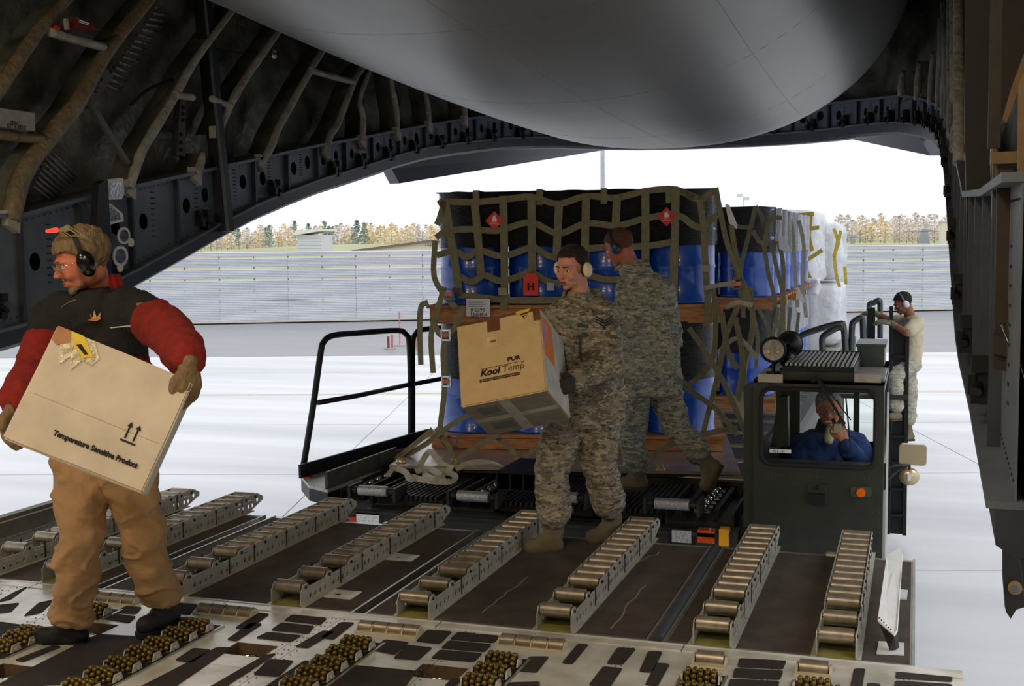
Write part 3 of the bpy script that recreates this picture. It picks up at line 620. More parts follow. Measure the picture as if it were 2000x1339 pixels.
# nn points to the outside on the left run? outward = left of travel = (-ty, tx): travel +Y gives (-1,0): outward
sweep('lower_flange', [(-.05, .125, 0), (-.045, .03, 0), (.0, 0, 0), (.16, .0, 0), (.16, .125, 0)], SILLD, parent=TR)
sweep('flange_lip', [(-.07, .145, 0), (-.07, .125, 0), (.02, .125, 0), (.02, .145, 0)], SILL, parent=TR)
sweep('upper_flange', [(-.05, .02, 1), (-.05, -.005, 1), (.25, -.005, 1), (.25, .02, 1)], SILL, parent=TR)
sweep('inner_backing', [(.14, .1, 0), (.16, .1, 0), (.16, .0, 1), (.14, .0, 1)], mat('dark_green_inner_web', (40, 42, 36), .7, .1, .3), parent=TR)
slotm = mat('dark_slot', (26, 28, 32), .7)
def latch_mb(b, M_):
    for (c, s_) in (((0, 0, .03), (.1, .1, .05)), ((.04, .045, .05), (.05, .05, .05)), ((-.05, -.03, .05), (.04, .06, .06)), ((.03, -.06, .04), (.05, .04, .07))):
        o = M_ @ V((c[0] - s_[0] / 2, c[1] - s_[1] / 2, c[2] - s_[2] / 2)); R3 = M_.to_3x3(); b.boxp(o, R3 @ V((s_[0], 0, 0)), R3 @ V((0, s_[1], 0)), R3 @ V((0, 0, s_[2])))
    b.cyl(M_ @ V((-.07, .05, .03)), M_ @ V((.07, -.04, .06)), .018, n=8)
rl = random.Random(3)
for i in range(len(full) - 1):
    (x0, y0), (x1, y1) = full[i], full[i + 1]; L = math.hypot(x1 - x0, y1 - y0); d = V(((x1 - x0) / L, (y1 - y0) / L, 0)); up = V((0, 0, 1)); nn = up.cross(d)  # nn = outward? (left run: d=+Y -> nn = -X)
    z0, z1, t0, t1 = zlo(y0) + .14, zlo(y1) + .14, zto(y0), zto(y1); o = V((x0, y0, z0)); H_ = t0 - z0
    hs = []; r_ = .052 if H_ > .3 else .042
    wide = y0 < 6.2 and x0 < XC
    for f_ in ((.27, .73) if i % 3 != 1 else (.3,)):
        hc = (z0 + (z1 - z0) * f_) + (.58 if f_ > .5 else .52) * ((t0 + (t1 - t0) * f_) - (z0 + (z1 - z0) * f_)); hs.append((L * f_, hc - z0, r_, r_ * 1.12))
    me = plate([(.004, 0), (L - .004, z1 - z0), (L - .004, t1 - z0), (.004, t0 - z0)], hs, .006, 16)
    Mx = basis(o, d, up); b = MB(); b.mesh(me, Mx); b.build('web_panel', SILL, TR)
    b = MB(); b.boxp(V((x0, y0, z0)) - d * .012 - nn * .04, d * .024, nn * .05, (0, 0, t0 - z0)); b.build('stiffener', SILLD, TR)
    inn = -nn  # inward
    b = MB(); zz = (z0 + z1) / 2
    for k in range(9):
        c = o + d * L * .5 + V((0, 0, (z1 - z0) * .5 + H_ * (.25 + .07 * k))) + inn * .004; b.boxp(c - d * .022, d * .044, (0, 0, .008), inn * .002)
    for k in range(10):
        f_ = .06 + .88 * k / 9
        for hh in (.06, .94):
            c = o + d * L * f_ + V((0, 0, (z1 - z0) * f_ + ((t0 - z0) * (1 - f_) + (t1 - z1) * f_) * hh)) + inn * .004; b.boxp(c - d * .008, d * .016, (0, 0, .006), inn * .002)
    b.build('fastener_slots', slotm, TR)['kind'] = 'stuff'
    if i % 2 == 0 or y0 > 10:
        b = MB(); M_ = basis(o + d * L * .55 + V((0, 0, (z1 - z0) * .5 + H_ * .22)) + inn * .005, d, up)
        if M_.to_3x3() @ V((0, 0, 1)) @ inn < 0: M_ = M_ @ Matrix.Rotation(math.pi, 4, 'Y')
        latch_mb(b, M_); b.build('door_latch', LATCH, TR)
# ---------------------------------------------------------------- walls and ceiling
def wall(side):
    s_ = 1 if side == 'left' else -1; mx = lambda x: x if s_ > 0 else 2 * XC - x
    root = thing('wall_' + side, 'quilted grey-green insulation on the ' + side + ' inner fuselage wall', None, (mx(-5.5), 8, 1.8), kind='structure')
    pp = [(-5.25, -3.6), (-5.25, 3.28)] + half[1:]; b = MB(); hs = [0, .3, .7, 1.1, 1.6, 2.1]; n = 0
    path = []
    for a_, c_ in zip(pp[:-1], pp[1:]):
        m_ = max(1, int(math.hypot(c_[0] - a_[0], c_[1] - a_[1]) / .28))
        for k in range(m_): path.append((a_[0] + (c_[0] - a_[0]) * k / m_, a_[1] + (c_[1] - a_[1]) * k / m_))
    path.append(pp[-1])
    H = [k * .2 for k in range(18)]
    for i, (x, y) in enumerate(path):
        a_ = path[max(0, i - 1)]; c_ = path[min(len(path) - 1, i + 1)]; t = V((c_[0] - a_[0], c_[1] - a_[1], 0)).normalized(); nn = V((-t.y, t.x, 0))
        for h in H:
            z = zto(y) - .02 + h; puff = .05 * math.sin(y * 8.9) * math.sin(h * 6) + .05 * noise.noise(V((y * 3, h * 4, s_ * 5)))
            q = V((x, y, z)) + nn * (.22 + puff + .06 * min(h, 1)); b.v.append((mx(q.x), q.y, q.z))
    k = len(H)
    for i in range(len(path) - 1):
        for j in range(k - 1):
            f_ = (i * k + j, i * k + j + 1, (i + 1) * k + j + 1, (i + 1) * k + j); b.f.append(f_ if s_ > 0 else f_[::-1]); b.m.append(0); b.s.append(True)
    b.build('insulation_blanket', QUILT, root)
    # lower solid wall forward of the ramp
    b = MB(); X0 = mx(-5.3); b.box(min(X0, mx(-5.42)), max(X0, mx(-5.42)), -3.6, 3.28, -.1, 1.84); b.build('lower_wall', SILL, root)
    b = MB(); b.box(min(mx(-5.32), mx(-5.9)), max(mx(-5.32), mx(-5.9)), -3.6, 4.4, -.15, -.1)
    return root
WL = wall('left'); WR = wall('right')
b = MB(); b.box(-6.2, 1.2, -3.9, 17, 5.0, 5.1); o = b.build('ceiling', QUILT); tag(o, 'dark roof of the cargo hold', kind='structure')
b = MB(); b.box(-6.2, 1.2, -3.9, -3.7, -.2, 5.0); o = b.build('wall_front', QUILT); tag(o, 'forward bulkhead of the hold behind the photographer', kind='structure')
# ribs: traced on the side wall, canted aft
RIBS = [([(-40, 225), (0, 170), (75, 60), (130, 0), (190, -70)], 'tan', .045), ([(22, 430), (40, 350), (91, 273), (147, 206), (210, 98), (290, 0), (350, -75)], 'tan', .06),
        ([(252, 368), (268, 318), (285, 280), (343, 185), (378, 122), (451, 24), (520, -70)], 'w', .036), ([(382, 342), (392, 318), (396, 298)], 'w', .036), ([(424, 262), (451, 200), (486, 143), (543, 63), (590, -5)], 'w', .034),
        ([(511, 316), (530, 285), (546, 245), (609, 133), (640, 85), (680, 20)], 'w', .034), ([(636, 294), (646, 262), (661, 238), (696, 150), (728, 110), (770, 40)], 'w', .034),
        ([(708, 276), (709, 230), (703, 190), (730, 120)], 'w', .034), ([(776, 260), (774, 215), (764, 150), (775, 100)], 'w', .034), ([(838, 247), (836, 210), (827, 160)], 'w', .034),
        ([(908, 236), (906, 205), (900, 170)], 'w', .04), ([(973, 224), (972, 205), (968, 180)], 'w', .04)]
for pts, kd, r0 in RIBS:
    for side, root in (('l', WL), ('r', WR)):
        path = []
        for u, v in pts:
            q = hit(u, v, -.04) if u > 690 else P(u, v, X=-5.22)
            if q is None: continue
            path.append(q)
        path = arc(path, 3)
        if side == 'r': path = [V((2 * XC - q.x, q.y, q.z)) for q in path]
        n = len(path); rr_ = [max(.018, r0 * (1.0 if k < n * .35 else 1.0 - .45 * (k / n - .35) / .65)) * (1 + .12 * noise.noise(V((k * 2.3, r0 * 50, 0)))) for k in range(n)]
        if side == 'r' and kd == 'tan': continue
        b = MB(); b.tube(path, rr_, 8); rb = b.build('wrapped_rib', WRAPT if kd == 'tan' else WRAPW, root)
        out_ = V((-.2 if side == 'l' else .2, 0, 0)); b = MB()
        for q0, q1 in zip(path[:-1], path[1:]): b.add([q0, q1, q1 + out_, q0 + out_], [(0, 1, 2, 3)])
        b.build('rib_web', QUILT, rb)
        # frayed pale end
        b = MB(); q = path[0]; b.prism([q + V((.02, -.05, -.03)), q + V((.02, .05, -.08)), q + V((.02, .06, .03)), q + V((.02, -.05, .06))], (-.06 if side == 'l' else .02, 0, 0)); b.build('loose_end', mat('loose_pale_cloth', (176, 172, 162), .8), rb)
# cross struts
for (a_, c_, xx) in (((96, 62), (203, 92), -5.2), ((343, 184), (378, 190), -5.2), ((414, 193), (452, 207), -5.2), ((607, 137), (690, 160), -5.2), ((-10, 262), (86, 272), -5.2), ((60, 262), (100, 275), -5.25)):
    b = MB(); b.tube(arc([P(*a_, X=xx), P((a_[0] + c_[0]) / 2, (a_[1] + c_[1]) / 2 + 1, X=xx - .02), P(*c_, X=xx)]), [.03] * 13 if abs(a_[0] - c_[0]) > 60 else .028, 8); b.build('wrapped_strut', WRAPW if a_[0] > 90 else WRAPT, WL)
# ridged foil mat, placarded duct panel, diagonal brace and bracket
b = MB()
for k in range(17):
    a_ = V((300 - k * 7.5, -10 + k * 10.5, 0)); c_ = V((370 - k * 7.2, -5 + k * 11.5, 0))
    if k < 3: c_.x = a_.x + 40
    b.tube([P(a_.x + 20, a_.y + 4, X=-5.3), P(c_.x - 20, c_.y, X=-5.34)], .016, 6)
b.build('ridged_foil_mat', mat('crinkled_foil', (128, 128, 122), .35, .5, .4, 30, .6, 60), WL)
b = MB()
for k in range(9): b.tube([P(92 - k * 4 + 4, 290 + k * 9, X=-5.3), P(150 - k * 6, 345 + k * 6, X=-5.34)], .01, 6)
b.build('ridged_foil_mat', MATS['crinkled_foil'], WL)
b = MB(); q = [P(205, 132, X=-5.28), P(222, 148, X=-5.28), P(178, 212, X=-5.28), P(158, 200, X=-5.28)]; b.prism(q, (-.08, 0, 0)); du = b.build('duct_panel', mat('grey_duct_panel', (96, 96, 90), .6), WL)
text('K-7', .11, basis(P(187, 184, X=-5.275), P(201, 158, X=-5.275) - P(187, 184, X=-5.275), P(180, 176, X=-5.275) - P(187, 184, X=-5.275)), mat('stencil_black', (12, 12, 12), .8), du, 'stencil_lettering')
b = MB(); b.prism([P(178, 208, X=-5.22), P(190, 210, X=-5.22), P(256, 318, X=-5.22), P(250, 322, X=-5.22)], (-.03, 0, 0)); b.build('diagonal_brace', mat('grey_duct_panel', (96, 96, 90)), WL)
b = MB(); b.prism([P(352, 195, X=-5.3), P(363, 195, X=-5.3), P(362, 305, X=-5.3), P(345, 303, X=-5.3)], (-.05, 0, 0)); br = b.build('perforated_bracket', mat('grey_bracket', (84, 82, 80), .6), WL)
b = MB()
for v in (210, 222, 234, 262, 278, 292): b.cyl(P(357 - (v > 240) * 4, v, X=-5.295), P(357 - (v > 240) * 4, v, X=-5.29), .016, n=8)
b.build('bracket_hole', DARKM, br)
b = MB(); b.tube(arc([P(335, 155, X=-5.3), P(290, 175, X=-5.25), P(255, 205, X=-5.3)]), .012, 6); b.tube(arc([P(420, 95, X=-5.3), P(470, 103, X=-5.25), P(510, 100, X=-5.3)]), .007, 6); b.build('cable', RUBBER, WL)
b = MB(); b.ball(P(533, 108, X=-5.25), .035); b.ball(P(534, 100, X=-5.25), .025); b.build('foil_fitting', CHROME, WL)
# dark vertical stanchion
q0, q1 = P(440, 452, X=-5.17), P(388, -60, X=-5.05); q1 = V((-5.17 + .0, q0.y - .0, 0)); pt = P(388, 0, Y=q0.y); pt = V((pt.x, pt.y, pt.z + .4))
t = thing('stanchion', 'dark upright stanchion standing in front of the left sill beam', 'post', tuple(q0)); b = MB(); b.bar(q0, pt, .115, .08, V((0, 1, 0))); b.build('column', mat('very_dark_grey_paint', (34, 37, 42), .5, .1), t)
b = MB(); b.bar(q0 + (pt - q0) * .0 + V((.05, -.045, 0)), pt + V((.05, -.045, 0)), .02, .01, V((0, 1, 0))); b.build('edge_flange', SILL, t)
# four bright plates on the sill
for (poly, lab, c2) in (([(212, 350), (240, 347), (243, 378), (238, 389), (213, 390), (209, 382)], 'white-rimmed square plate, topmost of four on the left sill', None), ([(206, 400), (216, 397), (240, 417), (242, 432), (212, 439), (204, 420)], 'white-rimmed triangular plate below the square one', None)):
    t = thing('reflective_plate', lab, 'plate', tuple(P(*poly[4], X=-5.14)))
    cx = sum(p[0] for p in poly) / 6; cy = sum(p[1] for p in poly) / 6
    b = MB(); b.prism([P(*p, X=-5.13) for p in poly], (-.012, 0, 0)); b.build('rim', WHITEP, t)
    b = MB(); b.prism([P(cx + (p[0] - cx) * .72, cy + (p[1] - cy) * .72, X=-5.127) for p in poly], (-.003, 0, 0)); b.build('foil_face', mat('scuffed_mirror_foil', (150, 152, 156), .25, .8, .7, 60), t)
for (u, v, r_, lab) in ((243, 460, 14, 'round bright plate with a small lug, third of four on the left sill'), (236, 500, 17, 'round bright plate, lowest of four on the left sill')):
    c = P(u, v, X=-5.13); s_ = c.y / 2350 * 1.0; t = thing('reflective_plate', lab, 'plate', tuple(c)); ring = [P(u + r_ * math.cos(a) * .85, v + r_ * 1.2 * math.sin(a), X=-5.13) for a in np.linspace(0, 6.283, 17)[:-1]]
    b = MB(); b.prism(ring, (-.01, 0, 0)); q = P(u + (14 if r_ < 15 else 0), v + (13 if r_ < 15 else 22), X=-5.13); b.cyl(q, q + V((-.01, 0, 0)), .03); b.build('rim', WHITEP, t)
    b = MB(); b.prism([P(u + r_ * math.cos(a) * .6, v + r_ * .85 * math.sin(a), X=-5.125) for a in np.linspace(0, 6.283, 17)[:-1]], (-.004, 0, 0)); b.build('foil_face', mat('scuffed_mirror_foil', (150, 152, 156)), t)
b = MB(); b.prism([P(205, 352, X=-5.12), P(211, 352, X=-5.12), P(222, 590, X=-5.12), P(180, 560, X=-5.12), P(193, 360, X=-5.12)], (-.05, 0, 0)); o = b.build('sill_gusset', mat('very_dark_grey_paint', (34, 37, 42)), TR)
# kit on the wall shelf and stencilled box
q = P(130, 48, X=-5.2); t = thing('first_aid_kit', 'red kit with silver straps on the upper left wall strut', 'kit', tuple(q))
b = MB(); b.prism([P(120, 38, X=-5.2), P(150, 42, X=-5.2), P(170, 62, X=-5.2), P(122, 56, X=-5.2)], (.09, 0, 0)); b.build('bag', mat('dark_red_bag', (120, 20, 18), .6), t)
b = MB(); b.cyl(P(150, 38, X=-5.12), P(170, 45, X=-5.12), .018); b.build('silver_tube', CHROME, t); b = MB(); b.prism([P(128, 36, X=-5.1), P(133, 37, X=-5.1), P(136, 58, X=-5.1), P(131, 58, X=-5.1)], (-.02, 0, 0)); b.build('strap', WEBL, t)
b = MB(); b.ball(P(108, 54, X=-5.2), (.035, .03, .02)); o = b.build('red_cap', RED); center(o); tag(o, 'small bright red cap lying left of the red kit', 'cap')
q = P(34, 240, X=-5.15); t = thing('equipment_box', 'grey-white stencilled box on the left wall strut', 'box', tuple(q)); b = MB()
e = P(68, 240, X=-5.15) - P(0, 232, X=-5.15); b.boxp(P(-10, 246, X=-5.15), P(69, 256, X=-5.15) - P(-10, 246, X=-5.15), (-.18, 0, 0), (0, 0, .11)); b.build('case', mat('grey_white_case', (150, 148, 140), .5), t)
for k, s_ in enumerate(('SEAL', 'KIT 6 BELT')):
    text(s_, .035, basis(P(20 - k * 6, 243 + k * 6, X=-5.147), P(69, 256, X=-5.15) - P(-10, 246, X=-5.15), (0, 0, 1)), INK, t)
# ---------------------------------------------------------------- raised cargo door (belly-shaped)
zb0, Yb, kA, kB, a_d, h_d, n_d = 2.671, 12.07, .00517, .0782, 2.4755, 2.097, 2.294
def dz(x, y): q = min(abs(x) / a_d, .9995); return zb0 + (kA if y < Yb else kB) * (y - Yb) ** 2 + h_d * (1 - (1 - q ** n_d) ** (1 / n_d))
t = thing('raised_cargo_door', 'huge curved grey cargo door swung up under the tail', 'door', (XC, 9.5, zb0))
nx, ny = 56, 60; b = MB()
for i in range(nx + 1):
    xx = -math.cos(math.pi * i / nx) * a_d * .998
    for j in range(ny + 1): y = 4.2 + 11.4 * j / ny; b.v.append((XC + xx, y, dz(xx, y)))
b2 = MB(); b2.v = list(b.v)
for i in range(nx):
    for j in range(ny): b.f.append((i * (ny + 1) + j, i * (ny + 1) + j + 1, (i + 1) * (ny + 1) + j + 1, (i + 1) * (ny + 1) + j)); b.m.append(0); b.s.append(True)
k = len(b.v); b.v += [(x, y, z + .05) for x, y, z in b.v[:k]]; 
for f_ in list(b.f): b.f.append(tuple(k + q for q in reversed(f_))); b.m.append(0); b.s.append(True)
b.build('outer_skin', DOORG, t)
b = MB()
for yy in (6.2, 8.6, 11.0, 13.2): b.tube([V((XC + xx, yy, dz(xx, yy) + .001)) for xx in np.linspace(-2.3, 2.3, 40)], .0018, 5)
for xx in (-1.35, .2, 1.4): b.tube([V((XC + xx, y, dz(xx, y) + .001)) for y in np.linspace(4.3, 15, 40)], .0018, 5)
b.build('skin_seam', mat('seam_grey', (116, 116, 114), .5), t)
# tail flaps outside the opening
for (a1_, a2_, b1_, b2_, lab) in (((765, 330, 12.6), (780, 358, 12.6), (1180, 293, 17.2), (1175, 262, 17.2), 'dark grey tail strake edge outside the left of the opening'), ((1780, 240, 13.6), (1817, 304, 13.6), (1617, 262, 17.4), (1640, 230, 17.4), 'grey tail strake edge outside the right of the opening')):
    q = [P(u, v, Y=y) for u, v, y in (a1_, a2_, b1_, b2_)]; dd = (q[2] - q[1]); n_ = V((-dd.y, dd.x, 0)).normalized() * (.14 if q[0].x < XC else -.14); n_ = n_ if n_.y > 0 else -n_
    b = MB(); b.prism([q[0] + V((0, 0, .25)), q[0], q[1], q[2], q[3] + V((0, 0, .3))], n_); o = b.build('tail_strake', mat('strake_grey', (96, 98, 106), .5, .1, .08, 2)); center(o); tag(o, lab, 'strake')
# ---------------------------------------------------------------- clutter on the right wall, near the camera
t = thing('insulated_pipe', 'pale wrapped vertical pipe against the right edge of the opening', 'pipe', tuple(P(1882, 520, Y=7.5)))
b = MB(); b.tube(arc([P(1870, -20, Y=8.2), P(1871, 120, Y=7.9), P(1877, 250, Y=7.5), P(1879, 400, Y=7.5), P(1884, 520, Y=7.5)]), .014, 8); b.build('pipe', WRAPW, t)
t = thing('actuator_strut', 'brown vertical strut with a bare polished lower rod on the right wall', 'strut', tuple(P(1943, 620, Y=5.0)))
b = MB(); b.bar(P(1941, 290, Y=3.9), P(1947, -60, Y=3.9), .034, .03); b.build('outer_tube', mat('dark_brown_metal', (54, 46, 38), .5, .3), t); b = MB(); b.cyl(P(1941, 285, Y=3.9), P(1944, 520, Y=3.9), .0095); b.cyl(P(1944, 520, Y=3.9), P(1944, 700, Y=3.9), .008); b.build('polished_rod', CHROME, t)
b = MB(); b.boxp(P(1935, 320, Y=3.86), (.085, 0, 0), (0, .05, 0), (0, 0, .035)); b.build('clamp', mat('tan_metal', (128, 104, 70), .5, .3), t)
def panel(name, lab, cat, poly, Y, th, m, sub=None):
    t = MB(); t.prism([P(u, v, Y=Y) for u, v in poly], (0, th, 0)); o = t.build(name, m); center(o); tag(o, lab, cat); return o
tan = mat('tan_metal', (128, 104, 70)); brn = mat('dark_brown_metal', (70, 56, 44)); blk = mat('near_black_metal', (30, 28, 26), .5, .2)
panel('wall_fairing', 'tan fairing strip at the right border of the picture', 'fairing', [(1990, 160), (2030, 90), (2060, 90), (2060, 520), (1996, 530), (1988, 380)], 3.55, .03, tan)
panel('wall_fairing', 'curved tan strap rising to the right border', 'fairing', [(1958, 232), (1976, 170), (2000, 105), (2010, 120), (1984, 190), (1966, 240)], 4.5, .03, tan)
panel('wall_panel', 'dark brown upright panel beside the polished rod', 'panel', [(1948, 330), (1978, 330), (1988, 520), (1990, 730), (1940, 720), (1944, 600)], 3.66, .03, brn)
panel('wall_panel', 'near-black upright channel between pale pipe and strut', 'panel', [(1886, -40), (1932, -40), (1934, 300), (1930, 620), (1950, 850), (1934, 860), (1905, 700), (1890, 500), (1884, 240)], 5.6, .06, blk)
panel('wall_panel', 'dark upper right corner panel', 'panel', [(1950, -40), (2060, -40), (2060, 90), (2000, 110), (1975, 170), (1955, 240)], 4.9, .05, mat('dim_brown_panel', (40, 35, 30), .7))
panel('wall_panel', 'dark panel at the right border under the tan fairing', 'panel', [(1955, 368), (2060, 350), (2060, 1240), (2010, 1230), (1994, 1100), (1984, 1010), (1972, 700)], 3.7, .05, blk)
b = MB(); b.tube([P(1963, 632, Y=3.6), P(1985, 690, Y=3.58), P(2010, 760, Y=3.55)], .012, 8); o = b.build('drain_hose', CHROME); center(o); tag(o, 'short polished hose slanting down at the right border', 'hose')
b = MB(); b.prism([P(1938, 650, Y=3.64), P(1975, 665, Y=3.64), P(1998, 690, Y=3.64), P(1998, 705, Y=3.64), P(1940, 690, Y=3.64)], (0, .02, 0)); o = b.build('bracket_shelf', mat('dim_brown_panel', (60, 50, 40))); center(o); tag(o, 'brown curved bracket under the short hose', 'bracket')
for k, (poly, bolt, Y) in enumerate((([(1924, 850), (1938, 838), (1958, 850), (1950, 905), (1942, 922), (1924, 918)], (1937, 896), 4.9), ([(1948, 905), (1962, 850), (1990, 850), (1990, 1000), (1962, 1012), (1940, 1008), (1936, 955)], (1956, 990), 4.5), ([(1960, 1038), (2010, 1035), (2020, 1180), (1985, 1190), (1974, 1208), (1965, 1195), (1960, 1130)], (1982, 1146), 4.1))):
    lab = ['small dark latch block with a bolt, uppermost on the right sill', 'middle dark latch block with a round bolt on the right sill', 'large lowest dark latch block with a hooked foot on the right sill'][k]
    t = thing('sill_latch', lab, 'latch', tuple(P(*poly[-1], Y=Y))); b = MB(); b.prism([P(u, v, Y=Y) for u, v in poly], (0, .07, 0)); b.build('block', blk, t)
    c = P(*bolt, Y=Y); b = MB(); b.cyl(c + V((0, -.014, 0)), c + V((0, .01, 0)), .022, n=14); b.build('bushing', tan, t); b = MB(); b.cyl(c + V((0, -.024, 0)), c, .013, n=8); b.build('bolt', CHROME, t)
for k in range(9):
    v = 470 + 42 * k; c = P(1890 + k * 4.6, v, Y=6.6 - .2 * k); b = MB(); b.bar(c + V((0, 0, .03)), c + V((.06, 0, -.03)), .03, .03); b.cyl(c + V((-.01, -.02, 0)), c + V((.03, -.02, .02)), .012, n=8); b.build('door_hook', LATCH if k % 3 else STEELD, TR)
# hold lamps' housings
for i, p in enumerate(LAMPS):
    t = thing('ceiling_lamp', 'ceiling lamp in the hold behind the photographer', 'lamp', p, group='hold ceiling lamps'); b = MB(); b.box(p[0] - .5, p[0] + .5, p[1] - .17, p[1] + .17, p[2], p[2] + .06); b.build('housing', WHITEP, t); b = MB(); b.bar((p[0], p[1], p[2] + .06), (p[0], p[1], 5.0), .03, .03, V((0, 1, 0))); b.build('hanger', STEELD, t)
# ================================================================= cargo loader (vehicle)
LD = thing('cargo_loader', 'dark olive aircraft cargo loader with a roller deck and small driver cab', 'vehicle', (-2.5, 12, GZ))
DX0, DX1, DY0, DY1 = -4.0, -1.0, 7.5, 22.4
b = MB(); b.box(DX0, DX1, DY0 + .25, DY1, -.5, -.09); b.box(DX0 + .3, DX1 - .3, DY0 + .4, DY1 - .2, -.95, -.5); b.build('chassis', OLIVE, LD)
b = MB(); b.box(-3.55, -1.02, 7.36, 7.5, -.2, -.09); b.box(-3.7, -1.1, 7.46, 7.56, -.75, -.2); b.build('front_beam', OLIVE, LD)
b = MB(); b.box(-3.8, -1.05, 7.34, 7.38, -.125, -.1); b.build('front_beam_edge', STEELD, LD)
for (x0, x1) in ((-3.22, -2.86), (-2.62, -2.28), (-2.05, -1.72)):
    b = MB(); b.prism([(x0, 7.4, -.42), (x0, 7.28, -.4), (x0, 7.25, -.26), (x0, 7.3, -.21), (x0, 7.46, -.21), (x0, 7.46, -.42)], (x1 - x0, 0, 0)); b.build('rubber_bumper', RUBBER, LD)
# lights under the deck
def lampbox(u0, u1, v0, v1, Y, m, name, lab=None):
    a = P(u0, v1, Y=Y); c = P(u1, v0, Y=Y); b = MB(); b.box(a.x, c.x, Y, Y + .08, a.z, c.z); o = b.build(name, m, LD, label=lab); return o, a, c
HL = mat('headlamp_glass', (214, 214, 210), .1, .6, .3, 80)
lampbox(1306, 1356, 1034, 1060, 7.35, BLACKM, 'lamp_housing'); lampbox(1312, 1350, 1037, 1058, 7.33, HL, 'headlamp', 'clear square headlamp'); lampbox(1362, 1396, 1037, 1059, 7.34, mat('amber_lens', (216, 84, 20), .2, 0, .3, 70), 'turn_signal', 'amber square lens')
lampbox(1404, 1423, 1034, 1066, 7.33, mat('reflective_amber_yellow', (232, 160, 30), .4), 'reflector_plate', 'yellow reflector plate'); lampbox(696, 740, 1003, 1021, 7.34, HL, 'headlamp', 'clear lamp cluster at left'); lampbox(682, 696, 1010, 1022, 7.34, mat('red_lens', (190, 50, 20), .3), 'side_marker', 'red-orange side marker')
# front deck rollers
for (u0, u1, v) in ((702, 757, 958), (895, 955, 969), (1104, 1128, 971), (1280, 1346, 984)):
    a, c = P(u0, v, Y=7.38), P(u1, v, Y=7.38); a.z = c.z = (a.z + c.z) / 2; b = MB(); b.cyl(a, c, .036, n=20); r0 = b.build('front_roller', mat('knurled_silver', (176, 176, 174), .35, .6, .2, 60, .3, 120), LD)
    b = MB(); b.cyl(a + V((-.06, 0, 0)), c + V((.06, 0, 0)), .014, n=10)
    for q in (a + V((-.03, 0, 0)), c + V((.03, 0, 0))): b.cyl(q + V((-.012, 0, 0)), q + V((.012, 0, 0)), .024, n=6)
    b.build('roller_shaft', STEELD, r0)
    for q in (a + V((-.075, 0, 0)), c + V((.05, 0, 0))): b = MB(); b.boxp(q + V((0, -.03, -.07)), (.02, 0, 0), (0, .2, 0), (0, 0, .1)); b.build('roller_bracket', STEELD, LD)
# ribbed walkway mats between the rollers (ribs run fore and aft) and conveyor troughs
for (x0, x1) in ((-3.52, -3.02), (-2.62, -1.98), (-1.92, -1.52)):
    b = MB(); b.box(x0, x1, 7.5, 8.35, -.08, -.035); n = int((x1 - x0) / .036)
    b.build('deck_mat', mat('dark_deck_mat', (38, 36, 34), .6, .3), LD)
    for k in range(n):
        xx = x0 + .008 + k * .036; b = MB(); b.box(xx, xx + .018, 7.47, 8.35, -.035, -.006); b.build('deck_rib', STEELD, LD)
for (x0, x1) in ((-3.95, -3.55), (-2.98, -2.66), (-1.5, -1.06)):
    b = MB(); b.box(x0, x1, 7.5, 8.5, -.09, -.07); b.box(x0, x0 + .02, 7.5, 8.5, -.07, 0); b.box(x1 - .02, x1, 7.5, 8.5, -.07, 0); b.box(x0 + .1, x0 + .13, 7.55, 8.5, -.07, .0); b.box(x1 - .14, x1 - .11, 7.6, 8.5, -.07, -.005); b.build('roller_trough', STEELD, LD)
    for k in range(6):
        y = 7.62 + .13 * k; b = MB(); b.ball(((x0 + x1) / 2, y, -.02), .026, n=10); b.cyl(((x0 + x1) / 2 - .05, y, -.03), ((x0 + x1) / 2 + .05, y, -.03), .018, n=10); b.build('ball_caster', CHROME, LD)
b = MB(); b.box(-4.0, -1.0, 8.4, DY1, -.09, .02); b.build('deck_plate', STEELD, LD)
for k in range(20): y = 8.5 + k * .7; b = MB(); b.cyl((-3.9, y, .015), (-1.1, y, .015), .03, n=10); b.build('deck_roller', ROLL, LD)
# rectangular beam bundle (three open tubes)
a = P(971, 954, Y=7.42); b = MB(); 
for k in range(4):
    x = a.x + .092 * k - .008; b.box(x, x + .01, 7.42, 7.95, a.z, a.z + .105)
b.box(a.x, a.x + .285, 7.42, 7.95, a.z - .008, a.z); b.box(a.x - .01, a.x + .29, 7.42, 7.95, a.z + .105, a.z + .115); b.build('box_beam', BLACKM, LD)
b = MB(); b.box(a.x, a.x + .285, 7.8, 7.85, a.z, a.z + .1); b.build('beam_stop', DARKM, LD)
# left catwalk
lt = mat('worn_light_deck_edge', (170, 168, 160), .45, .4, .2)
b = MB(); b.prism([P(588, 934, Z=.0), P(604, 953, Z=.0), P(640, 962, Z=.0), P(668, 952, Z=.0), P(862, 868, Z=.0), P(842, 858, Z=.0)], (0, 0, .02)); b.build('catwalk_plate', lt, LD)
b = MB(); b.prism([P(604, 953, Z=-.005), P(640, 962, Z=-.005), P(668, 952, Z=-.005), P(862, 868, Z=-.005), P(842, 858, Z=-.005), P(588, 934, Z=-.005)], (0, 0, -.09)); b.build('catwalk_edge', BLACKM, LD)
q0, q1 = P(588, 934, Z=.02), P(838, 859.5, Z=.02); b = MB(); dd = (q1 - q0).normalized(); b.boxp(q0, (q1 - q0), V((-dd.y, dd.x, 0)) * .02, (0, 0, .1)); b.build('toe_board', BLACKM, LD)
q0, q1 = P(640, 955, Z=.02), P(775, 903, Z=.02); b = MB(); dd = (q1 - q0).normalized(); b.boxp(q0, (q1 - q0), V((-dd.y, dd.x, 0)) * .02, (0, 0, .12)); b.build('inner_curb', mat('worn_olive_curb', (70, 70, 58), .5, .2, .4, 9), LD)
